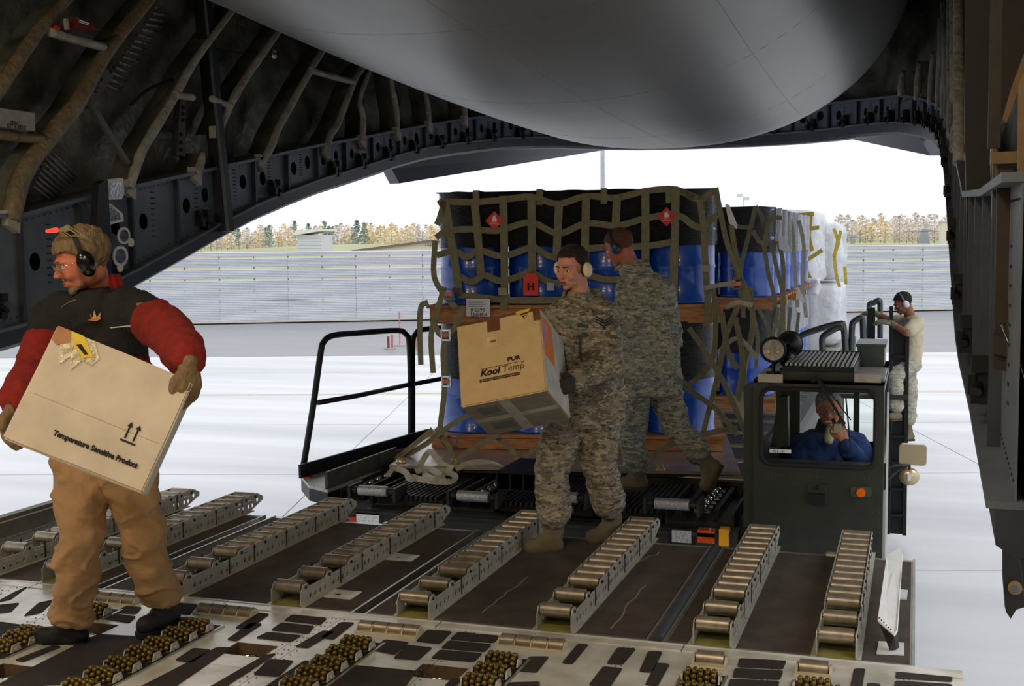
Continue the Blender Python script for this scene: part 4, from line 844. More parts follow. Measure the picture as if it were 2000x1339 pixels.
b = MB(); q = P(592, 946, Z=-.03); b.boxp(q, (.06, 0, 0), (0, .05, 0), (0, 0, .055)); b.build('corner_reflector', mat('amber_lens', (0, 0, 0)), LD)
b = MB(); qq = P(712, 893, Z=.13); b.boxp(qq, (.04, 0, 0), (0, .01, 0), (0, 0, -.1)); b.build('yellow_mark', YEL, LD)
# handrails
p0 = P(592, 912, Z=.06); p1 = P(801, 853, Z=.06); pn = V(((p1 - p0).y, -(p1 - p0).x, 0)).normalized()
for k, (pts, bar_) in enumerate((([(592, 914), (612, 790), (626, 690), (632, 668), (650, 655), (700, 650), (775, 645), (792, 652), (799, 670), (802, 760), (802, 853)], [(621, 786), (700, 772), (802, 750)]),
                    ([(806, 853), (806, 760), (806, 672), (812, 652), (828, 643), (900, 638), (960, 636), (975, 650), (975, 800)], [(806, 750), (900, 732), (975, 722)]))):
    b = MB(); b.tube(arc([Pl(u, v, p0, pn) for u, v in pts], 5), .024, 10); r_ = b.build('handrail', BLACKM, LD); b = MB(); b.tube([Pl(u, v, p0, pn) for u, v in bar_], .02, 10); b.build('mid_rail', BLACKM, r_)
# rear handrails right of the wrapped cargo and beside the ladder
for (pts, Y) in (([(1553, 700), (1560, 660), (1600, 642), (1640, 632), (1648, 640), (1652, 700)], 12.5), ([(1608, 700), (1606, 668), (1610, 655), (1635, 640), (1646, 640)], 12.3), ([(1662, 700), (1664, 640), (1668, 628), (1682, 620), (1685, 628), (1687, 694)], 13.0), ([(1698, 690), (1698, 600), (1706, 592), (1716, 586), (1719, 596), (1719, 660)], 14.6)):
    b = MB(); b.tube(arc([P(u, v, Y=Y) for u, v in pts], 4), .032, 8); b.build('rear_handrail', mat('worn_olive_tube', (74, 82, 78), .35, .5), LD)
# driver cab
CX0, CX1, CY0, CY1, CZ0, CZ1 = -.925, -.165, 7.35, 8.7, -1.25, .865
wz0, wz1, wx0, wx1 = .352, .812, -.878, -.212
cabm = OLIVE
b = MB(); b.box(CX0, CX1, CY0, CY0 + .03, CZ0, wz0); b.build('front_panel', cabm, LD)
b = MB(); b.box(CX0, CX1, CY0, CY0 + .03, wz1, CZ1); b.box(CX0, wx0, CY0, CY0 + .03, wz0, wz1); b.box(wx1, CX1, CY0, CY0 + .03, wz0, wz1); b.build('windscreen_surround', cabm, LD)
b = MB(); b.box(CX0 + .0, CX0 + .03, CY0 + .03, CY1, CZ0, .42); b.box(CX0, CX0 + .03, CY0 + .03, CY0 + .15, .42, CZ1); b.box(CX0, CX0 + .03, CY1 - .12, CY1, .42, CZ1); b.box(CX0, CX0 + .03, CY0 + .15, CY1 - .12, .76, CZ1); b.build('left_side_panel', cabm, LD)
b = MB(); b.box(CX1 - .03, CX1, CY0 + .03, CY1, CZ0, .38); b.box(CX1 - .03, CX1, CY0 + .03, CY0 + .12, .38, CZ1); b.box(CX1 - .03, CX1, CY1 - .12, CY1, .38, CZ1); b.box(CX1 - .03, CX1, CY0 + .12, CY1 - .12, .8, CZ1); b.build('right_side_panel', cabm, LD)
b = MB(); b.box(CX0, CX1, CY1 - .03, CY1, CZ0, .3); b.box(CX0, CX0 + .16, CY1 - .03, CY1, .3, CZ1); b.box(CX1 - .05, CX1, CY1 - .03, CY1, .3, CZ1); b.box(CX0 + .16, CX1 - .05, CY1 - .03, CY1, .74, CZ1); b.box(-.4, -.36, CY1 - .03, CY1, .3, .74); b.build('rear_panel', cabm, LD)
b = MB(); b.box(CX0, CX1, CY0, CY1, CZ1 - .02, CZ1); b.build('roof_panel', cabm, LD)
b = MB(); b.box(CX0, CX1, CY0, CY1, CZ0 - .05, CZ0); b.build('cab_floor', cabm, LD)
b = MB(); b.box(CX0 - .06, CX0, CY0 + .02, CY0 + .3, -.05, .82); b.build('left_corner_post', cabm, LD)
# windscreen gasket, glass
b = MB(); n_ = 6; ring = [V((x, CY0 - .004, z)) for x, z in rrect(wx0, wx1, wz0, wz1, .06, 5)]; b.tube(ring, .014, 8, closed=True); b.build('windscreen_gasket', RUBBER, LD)
gl = bpy.data.materials.new('window_glass'); gl.use_nodes = True; g = gl.node_tree.nodes['Principled BSDF']; g.inputs['Transmission Weight'].default_value = 1; g.inputs['Roughness'].default_value = .02; g.inputs['IOR'].default_value = 1.12; g.inputs['Base Color'].default_value = (.82, .88, .85, 1)
b = MB(); b.box(wx0, wx1, CY0 + .01, CY0 + .014, wz0, wz1); b.build('windscreen', gl, LD)
b = MB()
for (sx, sz, ax, az) in ((wx0, wz0, 1, 1), (wx1, wz0, -1, 1), (wx0, wz1, 1, -1), (wx1, wz1, -1, -1)): b.prism([(sx, CY0 + .002, sz), (sx + ax * .05, CY0 + .002, sz), (sx + ax * .015, CY0 + .002, sz + az * .015), (sx, CY0 + .002, sz + az * .05)], (0, .02, 0))
b.build('windscreen_corner', cabm, LD)
# rivets
b = MB()
for k in range(34):
    for z in (.295, .285 + .0): b.ball((CX0 + .03 + k * .0215, CY0 - .001, z), .0035, n=6)
for k in range(16):
    b.ball((CX0 + .14, CY0 - .001, -.15 + k * .028), .003, n=6); b.ball((CX1 - .02, CY0 - .001, -.15 + k * .06), .0035, n=6)
for k in range(24): b.ball((CX0 + .06 + k * .028, CY0 - .001, .84), .003, n=6); b.ball((CX0 + .2 + k * .022, CY0 - .001, .235), .003, n=6)
o = b.build('rivets', mat('olive_rivet', (70, 76, 62), .4, .1), LD); o['kind'] = 'stuff'
b = MB(); b.box(-.6, -.48, CY0 - .012, CY0, .12, .24); b.build('latch_plate', cabm, LD); b = MB(); b.box(-.59, -.5, CY0 - .05, CY0 - .012, .13, .19); b.ball((-.54, CY0 - .02, .225), .012); b.build('tow_latch', BLACKM, LD)
a = P(1682, 960, Y=CY0 - .01); b = MB(); b.prism([V((x, CY0 - .02, z)) for x, z in rrect(a.x - .06, a.x + .06, a.z - .03, a.z + .03, .02)], (0, .02, 0)); b.build('lamp_bezel', mat('olive_rivet', (0, 0, 0)), LD); b = MB(); b.cyl((a.x, CY0 - .045, a.z), (a.x, CY0 - .02, a.z), .026, n=20); b.build('amber_marker', mat('bright_amber', (240, 110, 10), .25), LD, label='round amber marker lamp')
b = MB(); a = P(1503, 880, Y=CY0 - .004); b.box(a.x, a.x + .128, CY0 - .006, CY0 - .002, a.z - .01, a.z + .012); st = b.build('number_sticker', PAPER, LD); text('90 E 133', .02, basis((a.x + .02, CY0 - .0075, a.z - .007), (1, 0, 0), (0, 0, 1)), mat('blue_ink', (30, 40, 110), .7), st)
for (u0, u1) in ((1480, 1529), (1669, 1721)): a, c = P(u0, 746, Y=CY0 - .005), P(u1, 731, Y=CY0 - .005); b = MB(); b.box(a.x, c.x, CY0 - .008, CY0, a.z, c.z); b.build('clearance_plate', mat('tan_grey_plate', (166, 156, 142), .5), LD)
# wiper
b = MB(); b.bar(P(1594, 736, Y=CY0 - .03), P(1650, 828, Y=CY0 - .03), .016, .02, V((0, 1, 0))); b.bar(P(1585, 742, Y=CY0 - .02), P(1600, 735, Y=CY0 - .03), .03, .03); b.bar(P(1652, 776, Y=CY0 - .03), P(1662, 880, Y=CY0 - .02), .008, .012, V((0, 1, 0))); b.bar(P(1600, 740, Y=CY0 - .03), P(1662, 820, Y=CY0 - .03), .006, .008, V((0, 1, 0))); b.build('wiper', BLACKM, LD)
# roof grille, box, reflective plate
b = MB(); b.box(-.76, -.34, 7.42, 8.3, CZ1, CZ1 + .075); b.build('roof_hatch', cabm, LD)
for k in range(15): x = -.745 + k * .0275; b = MB(); b.boxp((x, 7.43, CZ1 + .08), (.014, 0, 0), (-.0, .85, 0), (0, 0, .016)); b.build('grille_slat', lt, LD)
b = MB(); b.box(-.76, -.34, 7.41, 7.43, CZ1 + .05, CZ1 + .075); b.box(-.76, -.34, 8.29, 8.31, CZ1 + .075, CZ1 + .1); b.build('grille_frame', BLACKM, LD)
b = MB(); b.box(-.34, CX1, 7.4, 8.05, CZ1, CZ1 + .02); b.build('roof_walk_plate', lt, LD)
a, c = P(1674, 703, Y=8.3), P(1728, 672, Y=8.3); b = MB(); b.box(a.x, c.x, 8.3, 8.75, CZ1, c.z - .02); b.box(a.x - .01, c.x + .01, 8.29, 8.76, c.z - .02, c.z); b.build('roof_box', mat('worn_olive_tube', (0, 0, 0)), LD)
# work lamps on the roof
for (u, v, Y, s_, lab) in ((1510, 683, 7.62, 1, 'round work lamp facing the aircraft'), (1543, 671, 8.0, -1, 'black round work lamp turned away'), (1538, 700, 7.9, -1, None)):
    c = P(u, v, Y=Y); R_ = .075 if s_ > 0 else (.078 if lab else .05)
    b = MB(); prof = [(-.0, R_), (.03, R_), (.07, R_ * .85), (.11, R_ * .45), (.12, .01)]
    pts = []; n_ = 20
    for d_, r_ in prof:
        for j in range(n_): t_ = 6.283 * j / n_; b.v.append((c.x + r_ * math.cos(t_), c.y + d_ * s_, c.z + r_ * math.sin(t_)))
    for i in range(4):
        for j in range(n_): f_ = (i * n_ + j, i * n_ + (j + 1) % n_, (i + 1) * n_ + (j + 1) % n_, (i + 1) * n_ + j); b.f.append(f_ if s_ < 0 else f_[::-1]); b.m.append(0); b.s.append(True)
    b.tube([c + V((R_ * math.cos(t_), 0, R_ * math.sin(t_))) for t_ in np.linspace(0, 6.283, 21)[:-1]], .008, 6, closed=True)
    wl = b.build('work_lamp', BLACKM, LD, label=lab)
    b = MB(); b.cyl(c + V((0, .012 * s_, 0)), c + V((0, .016 * s_, 0)), R_ * .97, n=20); b.build('lamp_lens', HL, wl)
    if s_ > 0:
        for dx in (-.03, .03): b = MB(); b.ball(c + V((dx, .004, -.015)), (.014, .012, .014)); b.build('lamp_bulb', mat('warm_bulb_glass', (240, 200, 140), .1), wl)
        b = MB(); b.box(c.x - .008, c.x + .008, c.y - .002, c.y + .006, c.z - .05, c.z + .05); b.build('lamp_bar', CHROME, wl)
    b = MB(); b.cyl((c.x, c.y + .03 * s_, c.z - R_), (c.x, c.y + .03 * s_, CZ1), .012); b.cyl((c.x, c.y + .03 * s_, CZ1), (c.x, c.y + .03 * s_, CZ1 + .02), .045); b.build('lamp_stalk', BLACKM, LD)
b = MB(); b.boxp((CX0, 7.5, CZ1), (.35, 0, 0), (0, .5, 0), (0, 0, .008)); b.build('lamp_plate', lt, LD)
# mirrors on the right
a = P(1756, 906, Y=7.62); c = P(1810, 868, Y=7.62); b = MB(); ring = rrect(a.x, c.x, a.z, c.z, .02); b.prism([V((x, 7.6, z)) for x, z in ring], (0, .05, 0)); 
mm = mat('tan_chrome_mirror_back', (196, 180, 146), .25, .6, .1, 3); mi = b.build('mirror_head', mm, LD, label='square mirror back, tan and shiny'); b = MB(); b.prism([V((x * 1, 7.655, z)) for x, z in rrect(a.x + .008, c.x - .008, a.z + .008, c.z - .008, .016)], (0, .004, 0)); b.build('mirror_glass', CHROME, mi)
cc = P(1776, 930, Y=7.62); b = MB(); b.ball(cc, (.06, .03, .056), n=18); mi = b.build('round_mirror', mm, LD, label='small round mirror below the square one'); b = MB(); b.box(cc.x - .01, cc.x + .01, cc.y - .035, cc.y - .02, cc.z - .02, cc.z + .02); b.build('mirror_bolt', PAPER, mi)
b = MB(); b.tube([(CX1, 7.5, .325), (CX1 + .06, 7.58, .335), (cc.x, 7.6, .335)], .009); b.tube([(CX1, 7.5, .24), (CX1 + .05, 7.56, .28), (cc.x - .03, 7.6, .33)], .007); b.bar((CX1 + .008, 7.5, .2), (CX1 + .008, 7.5, .36), .03, .02, V((0, 1, 0))); b.tube([(cc.x, 7.61, .3), (cc.x, 7.61, .42)], .008); b.build('mirror_arm', STEELD, LD)
b = MB(); b.bar((CX1 + .02, 7.42, -.6), (CX1 + .02, 7.42, .8), .012, .02, V((0, 1, 0))); b.build('cab_edge_rail', WHITEP, LD)
# ladder beside the deck where the fourth man stands
lx, ly = P(1753, 860, Y=13.6).x, 13.6
for dx in (-.085, .085 - .0): b = MB(); b.box(lx + dx - .02, lx + dx + .02, ly, ly + .05, -1.5, 1.0 if dx < 0 else .75); b.build('ladder_rail', BLACKM, LD)
for k in range(8): b = MB(); b.box(lx - .07, lx + .07, ly, ly + .06, -1.3 + .29 * k, -1.27 + .29 * k); b.build('ladder_rung', BLACKM, LD)
b = MB(); b.box(lx - .065, lx + .065, ly + .06, ly + .08, -1.5, .75); b.build('ladder_back_plate', BLACKM, LD)
b = MB(); b.bar(P(1702, 690, Y=14), P(1702, 600, Y=14), .08, .06, V((0, 1, 0))); b.bar(P(1690, 668, Y=14), P(1712, 668, Y=14), .03, .03); b.build('stanchion_post', BLACKM, LD)
b = MB(); b.box(-1.0, lx + .1, 13.5, 13.75, .0, .05); b.build('ladder_bracket', STEELD, LD)
# wheels and legs down to the apron
for y in (9.2, 11.2, 18.5, 20.5):
    for x in (-3.75, -1.3): b = MB(); b.cyl((x - .18, y, GZ + .52), (x + .18, y, GZ + .52), .52, n=28); b.build('tyre', RUBBER, LD)
# seat and wheel inside the cab
b = MB(); b.box(-.72, -.38, 8.15, 8.5, -.1, .05); b.box(-.7, -.4, 8.5, 8.56, .05, .38); b.build('driver_seat', RUBBER, LD)
b = MB(); b.box(CX0 + .04, CX1 - .04, 7.4, 7.62, .1, .34); b.build('dashboard', mat('olive_dash', (44, 48, 36), .7), LD)
b = MB(); b.prism([P(1520, 775, Y=7.6), P(1538, 775, Y=7.6), P(1540, 872, Y=7.6), P(1505, 872, Y=7.6)], (0, .1, 0)); b.build('left_door_frame', cabm, LD)

# ================================================================= loads
LA, LB = V((-3.63, 8.88, 0)), V((-1.45, 9.33, 0)); e1 = (LB - LA).normalized(); e2 = V((-e1.y, e1.x, 0)); DR = (LB - LA).length / 8; DH = .88
lidm = mat('dark_blue_lid', (16, 40, 96), .3, .2)
def drum_proto():
    t = thing('oil_drum', '', 'drum'); b = MB(); n = 28; R_ = DR * .985
    prof = [(0, R_ * .96), (0, R_), (.02, R_), (.03, R_ * .975)]
    for c in (DH * .33, DH * .66): prof += [(c - .02, R_ * .975), (c, R_), (c + .02, R_ * .975)]
    prof += [(DH - .03, R_ * .975), (DH - .02, R_), (DH, R_), (DH, R_ * .95), (DH - .012, R_ * .94)]
    for z, r_ in prof:
        for j in range(n): a = 6.2832 * j / n; b.v.append((r_ * math.cos(a), r_ * math.sin(a), z))
    m_ = len(prof)
    for i in range(m_ - 1):
        for j in range(n): b.f.append((i * n + j, i * n + (j + 1) % n, (i + 1) * n + (j + 1) % n, (i + 1) * n + j)); b.m.append(0); b.s.append(True)
    b.f.append(tuple(reversed(range(n)))); b.m.append(0); b.s.append(False); b.build('shell', BLUE, t, local=True)
    b = MB(); b.cyl((0, 0, DH - .02), (0, 0, DH - .012), R_ * .945, n=28); b.cyl((R_ * .6, 0, DH - .012), (R_ * .6, 0, DH + .002), .03); b.build('lid', lidm, t, local=True); return t
dp = drum_proto(); dfirst = [True]
def drum(p, rz, label, group):
    if dfirst[0]: t = dp; dfirst[0] = False
    else: t = copy_tree(dp)
    t.location = p; t.rotation_euler = (0, 0, rz); t['label'] = label; t['group'] = group; return t
def LP(a, c, z): return LA + e1 * a + e2 * c + V((0, 0, z))
ZS1, ZD1, ZS2, ZD2 = .075, .195, 1.078, 1.225
lr = math.atan2(e1.y, e1.x)
def skid(Pf, wa, dc, z, h, nm, lab, grp=None):
    t = thing('timber_skid', lab, 'pallet', tuple(Pf(wa / 2, dc / 2, z)), group=grp)
    for k in range(3):
        c = k * (dc - .1) / 2; b = MB(); b.boxp(Pf(-.04, c, z), Pf(wa + .08, c, z) - Pf(0, c, z), Pf(0, c + .1, z) - Pf(0, c, z), (0, 0, h - .025)); b.build('runner', WOOD, t)
    n = 9
    for k in range(n):
        c = k * (dc - .16) / (n - 1) - .03; b = MB(); b.boxp(Pf(-.06, c, z + h - .025), Pf(wa + .06, c, z) - Pf(-.06, c, z), Pf(0, c + .16, z) - Pf(0, c, z), (0, 0, .024)); b.build('deck_board', WOOD, t)
    return t
def wrap(Pf, na, nc, z0, z1, m, lab, nm='stretch_wrap', dip=.045, cat='wrap', seed=0):
    b = MB(); per = []; W_, D_ = na * 2 * DR, nc * 2 * DR; r_ = DR
    N = 14
    for i in range(na * N + 1):
        a = i / N * 2 * DR; f_ = (i % N) / N; d_ = dip * (abs(2 * f_ - 1) ** 2.5) if 0 < i < na * N else 0
        if a < r_: d_ = r_ - math.sqrt(max(0, r_ * r_ - (r_ - a) ** 2))
        if a > W_ - r_: d_ = r_ - math.sqrt(max(0, r_ * r_ - (a - W_ + r_) ** 2))
        per.append((a, d_ - .006))
    for i in range(1, nc * N):
        c = i / N * 2 * DR; f_ = (i % N) / N; d_ = dip * (abs(2 * f_ - 1) ** 2.5)
        if c < r_: continue
        if c > D_ - r_: continue
        per.append((W_ - d_ + .006, c))
    q = [(a, D_ - c) for a, c in reversed(per[:na * N + 1])]; per += q
    for i in range(nc * N - 1, 0, -1):
        c = i / N * 2 * DR
        if r_ < c < D_ - r_: per.append((-.006, c))
    n = len(per); zs = [z0 + (z1 - z0) * k / 9 for k in range(10)]
    for k, z in enumerate(zs):
        for i, (a, c) in enumerate(per):
            w_ = .007 * noise.noise(V((a * 7, c * 7, z * 22 + seed))); zz = z + (.012 * noise.noise(V((a * 5, c * 5, seed))) if k in (0, 9) else 0)
            p = Pf(a + (w_ if a > W_ - .1 else 0), c - (w_ if c < .3 else 0), zz); b.v.append(tuple(p))
    for k in range(9):
        for i in range(n): b.f.append((k * n + i, k * n + (i + 1) % n, (k + 1) * n + (i + 1) % n, (k + 1) * n + i)); b.m.append(0); b.s.append(True)
    o = b.build(nm, m); center(o); tag(o, lab, cat); return o
# aluminium air cargo pallet under load 1
t = thing('aircraft_pallet', 'flat bare aluminium aircraft pallet under the nearest drum load', 'pallet', (-2.5, 9.4, .03))
b = MB(); q = [P(760, 908, Z=.07), P(1446, 922, Z=.07)]; dd = (q[1] - q[0]); b.prism([q[0], q[1], q[1] + e2 * 2.9, q[0] + e2 * 2.9], (0, 0, -.022)); b.build('pallet_skin', mat('bare_pallet_aluminium', (186, 170, 158), .3, .55, .15, 5, .05), t)
b = MB(); b.prism([q[0] + V((.01, .02, -.022)), q[1] + V((-.01, .02, -.022)), q[1] + e2 * 2.85 + V((0, 0, -.022)), q[0] + e2 * 2.85 + V((0, 0, -.022))], (0, 0, -.025)); b.build('pallet_core', STEELD, t)
for (u, v) in ((783, 903), (888, 905), (1015, 908), (1150, 911), (1290, 915), (1400, 918)):
    p = P(u, v, Z=.075); b = MB(); b.tube([p + V((.02 * math.cos(a), -.01, .018 + .02 * math.sin(a))) for a in np.linspace(0, 6.283, 13)[:-1]], .0045, 6, closed=True); b.boxp(p + V((-.03, -.02, -.01)), (.06, 0, 0), (0, .05, 0), (0, 0, .015)); b.build('tie_ring', mat('gold_zinc', (190, 160, 80), .35, .7), t)
skid(LP, 8 * DR, 8 * DR, ZS1, ZD1 - ZS1, 's', 'timber skid under the lower tier of the nearest drum load')
skid(LP, 8 * DR, 8 * DR, ZS2, ZD2 - ZS2, 's', 'timber skid between the two tiers of the nearest drum load')
ordn = ['leftmost', 'second from left', 'third from left', 'rightmost']
for tier, z in (('lower', ZD1), ('upper', ZD2)):
    for i in range(4): drum(LP(DR * (2 * i + 1), DR, z), lr + i, 'blue steel drum, %s in the front row, %s tier, nearest load' % (ordn[i], tier), 'blue drums of the nearest load')
    for k in range(1, 4): drum(LP(DR * 7, DR * (2 * k + 1), z), lr + k, 'blue steel drum on the right side, row %s behind the front, %s tier' % (['two', 'three', 'four'][k - 1], tier), 'blue drums of the nearest load')
    wrap(LP, 4, 4, z + DH * (.52 if tier == 'upper' else .5), z + DH + .012, STRETCH, 'black stretch wrap round the %s tier of the nearest drum load' % tier, seed=z)
for tier, z in (('upper', ZD2),):
    b = MB(); b.prism([LP(.02, .02, z + DH + .004), LP(8 * DR - .02, .02, z + DH + .004), LP(8 * DR - .02, 8 * DR - .02, z + DH + .004), LP(.02, 8 * DR - .02, z + DH + .004)], (0, 0, .008)); o = b.build('top_sheet', STRETCH); center(o); tag(o, 'black plastic top sheet over the nearest upper drums', 'sheet')
def drumload(xr, y0, nc, nrow, m, lab, zt=0):
    Pf = lambda a, c, z: V((xr - nc * 2 * DR + a, y0 + c, z))
    skid(Pf, nc * 2 * DR, nrow * 2 * DR, .04, .13, 's', 'timber skid under the ' + lab); skid(Pf, nc * 2 * DR, nrow * 2 * DR, 1.04, .12, 's', 'timber skid between tiers of the ' + lab)
    for tier, z in (('lower', .17), ('upper', 1.16)):
        for k in range(nrow):
            for i in range(nc):
                if i < nc - 1 and k > 0: continue
                drum(Pf(DR * (2 * i + 1), DR * (2 * k + 1), z), i + k, 'blue drum, %s tier, %s, row %s, %s' % (tier, 'right column' if i == nc - 1 else 'left column', ['one', 'two', 'three', 'four'][k], lab), 'blue drums of the ' + lab)
        wrap(Pf, nc, nrow, z + DH * .5, z + DH + .01, m, 'dark stretch wrap round the %s tier of the %s' % (tier, lab), seed=z + y0)
    return Pf
drumload(-1.34, 12.0, 2, 4, STRETCH, 'second drum load')
drumload(-1.36, 14.6, 2, 4, GSTRETCH, 'third drum load')
b = MB(); b.box(-3.6, -1.2, 11.85, 14.3, .02, .04); o = b.build('aircraft_pallet', ALU); center(o); tag(o, 'flat aluminium pallet under the second drum load', 'pallet')
b = MB(); b.box(-3.6, -1.1, 14.45, 22, .02, .038); o = b.build('aircraft_pallet', ALU); center(o); tag(o, 'flat aluminium pallet under the far wrapped loads', 'pallet')
# white wrapped loads
def lump(x0, x1, y0, y1, z0, z1, m, lab, seed):
    b = MB(); nx_, ny_, nz_ = 10, 10, 14; 
    bm = bmesh.new(); bmesh.ops.create_cube(bm, size=2); bmesh.ops.subdivide_edges(bm, edges=bm.edges[:], cuts=9, use_grid_fill=True)
    vs_ = []
    for v in bm.verts:
        p = v.co; l4 = (abs(p.x) ** 8 + abs(p.y) ** 8 + abs(p.z) ** 8) ** (1 / 8); p = p / l4
        q = V(((x0 + x1) / 2 + p.x * (x1 - x0) / 2, (y0 + y1) / 2 + p.y * (y1 - y0) / 2, (z0 + z1) / 2 + p.z * (z1 - z0) / 2)); d = p.normalized() * .07 * noise.noise(q * 3 + V((seed, 0, 0))) + p.normalized() * .03 * noise.noise(q * 9); d.z *= .4; vs_.append(q + d)
    b.add(vs_, [tuple(v.index for v in f.verts) for f in bm.faces], 0, True); bm.free()
    o = b.build('wrapped_load', m); center(o); tag(o, lab, 'cargo'); return o
lump(-2.4, -1.30, 17.1, 19.1, 1.12, 2.16, WSTRETCH, 'white plastic wrapped bundle with yellow straps, upper tier behind the drums', 1)
lump(-2.4, -1.34, 17.1, 19.1, .06, 1.08, GSTRETCH, 'grey-white wrapped bundle, lower tier behind the third drum load', 2)
lump(-2.4, -1.12, 19.6, 21.6, 1.1, 2.02, WSTRETCH, 'farthest upper white wrapped bundle with yellow straps', 3)
lump(-2.4, -1.10, 19.6, 21.6, .06, 1.06, WSTRETCH, 'farthest lower white wrapped bundle', 4)
lump(-1.42, -1.22, 16.4, 17.0, 1.0, 1.22, WSTRETCH, 'small white plastic sheet bundle hanging beside the third load', 5)
# ---------------------------------------------------------------- nets and straps
NP = LA - e2 * .03; NN = e2
def N7(x, y, off=0): return Pl(820 + x / 3.03, 340 + y / 3.03, NP - e2 * off, NN)
net = thing('cargo_net', 'olive webbing net over the front of the nearest drum load', 'net', tuple(LP(1.1, -.03, ZD2)))
vert = [[(150, 158), (175, 330), (205, 500), (230, 700)], [(322, 155), (345, 380), (362, 600)], [(493, 128), (500, 450), (502, 680), (496, 800)], [(660, 122), (663, 400), (667, 570)], [(825, 160), (815, 350), (808, 500)], [(985, 118), (978, 440), (990, 620)], [(1168, 122), (1158, 310), (1150, 420)], [(1335, 90), (1335, 330), (1335, 580)], [(1515, 76), (1508, 400), (1500, 760)], [(1655, 145), (1680, 320), (1690, 540), (1705, 780), (1695, 900)], [(110, 180), (140, 170), (118, 260), (100, 300)]]
hor = [[(110, 175), (150, 163), (330, 165), (500, 150), (660, 134), (815, 176), (985, 130), (1160, 140), (1335, 100), (1515, 90), (1650, 150), (1750, 92)], [(95, 375), (165, 335), (300, 325), (430, 335), (500, 325), (660, 285), (820, 352), (985, 290), (1165, 305), (1335, 262), (1520, 240), (1650, 315), (1760, 240)],
       [(100, 480), (205, 455), (280, 492), (350, 450), (490, 485), (660, 430), (690, 440), (800, 492), (985, 440), (1335, 425), (1505, 398)], [(235, 605), (310, 637), (380, 598), (490, 632), (650, 580), (680, 590), (800, 645), (985, 600), (1120, 625), (1340, 600)], [(230, 715), (370, 730), (520, 745), (760, 745), (1000, 740)], [(1520, 92), (1600, 125), (1655, 150)]]
for i, l in enumerate(vert): b = MB(); b.ribbon(arc([N7(*p, off=.006) for p in l], 3), .062 if i < 9 else .05, e2, .005); b.build('net_strap', WEB, net)
for l in hor: b = MB(); b.ribbon(arc([N7(*p) for p in l], 4), .05, e2, .005); b.build('net_strap', WEB, net)
for (x, y) in ((222, 690), (1690, 555), (492, 690)):
    p = N7(x, y, .02); b = MB(); b.boxp(p - e1 * .035 - V((0, 0, .035)), e1 * .07, -e2 * .015, (0, 0, .06)); b.build('buckle', CHROME, net)
# top of net running back
for a in (.35, .85, 1.35, 1.85): b = MB(); b.ribbon([LP(a, -.035, ZD2 + DH - .1), LP(a, -.03, ZD2 + DH + .02), LP(a, .5, ZD2 + DH + .026), LP(a, 2.1, ZD2 + DH + .026)], .05, [e2, (e2 + V((0, 0, -1))), V((0, 0, 1)), V((0, 0, 1))], .005); b.build('net_strap', WEB, net)
def straps(name, lab, lists, Y, w_=.045, m=WEB, facing=V((0, 1, 0)), th=.005):
    t = thing(name, lab, 'strap', tuple(P(*lists[0][0], Y=Y if not isinstance(Y, list) else Y[0])))
    for i, l in enumerate(lists):
        y = (Y[i] if isinstance(Y, list) else Y) - .009 * i; b = MB(); b.ribbon(arc([P(u, v, Y=y) for u, v in l], 4), w_, facing, th); b.build('webbing', m, t)
    return t
straps('corner_strap', 'olive strap tails hanging at the left corner of the nearest load', [[(836, 590), (822, 600), (820, 650), (822, 712)], [(868, 560), (850, 620), (842, 660), (846, 728)], [(882, 640), (866, 680), (868, 760), (860, 840), (872, 870)], [(905, 600), (888, 640), (862, 655), (845, 625)], [(850, 470), (848, 540), (872, 580), (890, 600)]], [8.72, 8.7, 8.72, 8.68, 8.74])
straps('lower_strap', 'olive diagonal lashing straps at the foot of the nearest load', [[(766, 902), (800, 875), (845, 838)], [(775, 900), (830, 868), (858, 846), (905, 815), (960, 790)], [(852, 845), (875, 868), (888, 900)], [(888, 900), (930, 872), (975, 848)], [(960, 845), (1000, 878), (1014, 902)], [(1014, 902), (1050, 872), (1100, 845)], [(1230, 925), (1290, 880), (1345, 850)], [(1120, 905), (1160, 880), (1200, 850)]], [8.45, 8.5, 8.55, 8.55, 8.62, 8.65, 8.9, 8.75], .04)
for (u, v, Y) in ((886, 862, 8.6), (872, 655, 8.66), (878, 575, 8.66), (873, 745, 8.66), (1440, 555, 9.2), (1360, 900, 9.0)):
    p = P(u, v, Y=Y); t = thing('ratchet_buckle', 'metal ratchet buckle on the lashing at the %s' % {886: 'foot of the nearest load', 872: 'lower left strap tail', 878: 'left edge of the upper drums', 873: 'left edge of the lower drums', 1440: 'upper right corner of the nearest load', 1360: 'lower right foot of the nearest load'}[u], 'buckle', tuple(p))
    b = MB(); b.boxp(p + V((-.035, -.02, -.04)), (.07, 0, 0), (0, .012, 0), (0, 0, .012)); b.boxp(p + V((-.035, -.02, .035)), (.07, 0, 0), (0, .012, 0), (0, 0, .012)); b.boxp(p + V((-.04, -.02, -.04)), (.01, 0, 0), (0, .02, 0), (0, 0, .09)); b.boxp(p + V((.03, -.02, -.04)), (.01, 0, 0), (0, .02, 0), (0, 0, .09)); b.build('buckle_frame', CHROME, t)
    b = MB(); b.boxp(p + V((-.03, -.026, -.01)), (.06, 0, 0), (0, .012, 0), (0, 0, .03)); b.build('cam', mat('copper_zinc', (190, 110, 80), .4, .5), t)
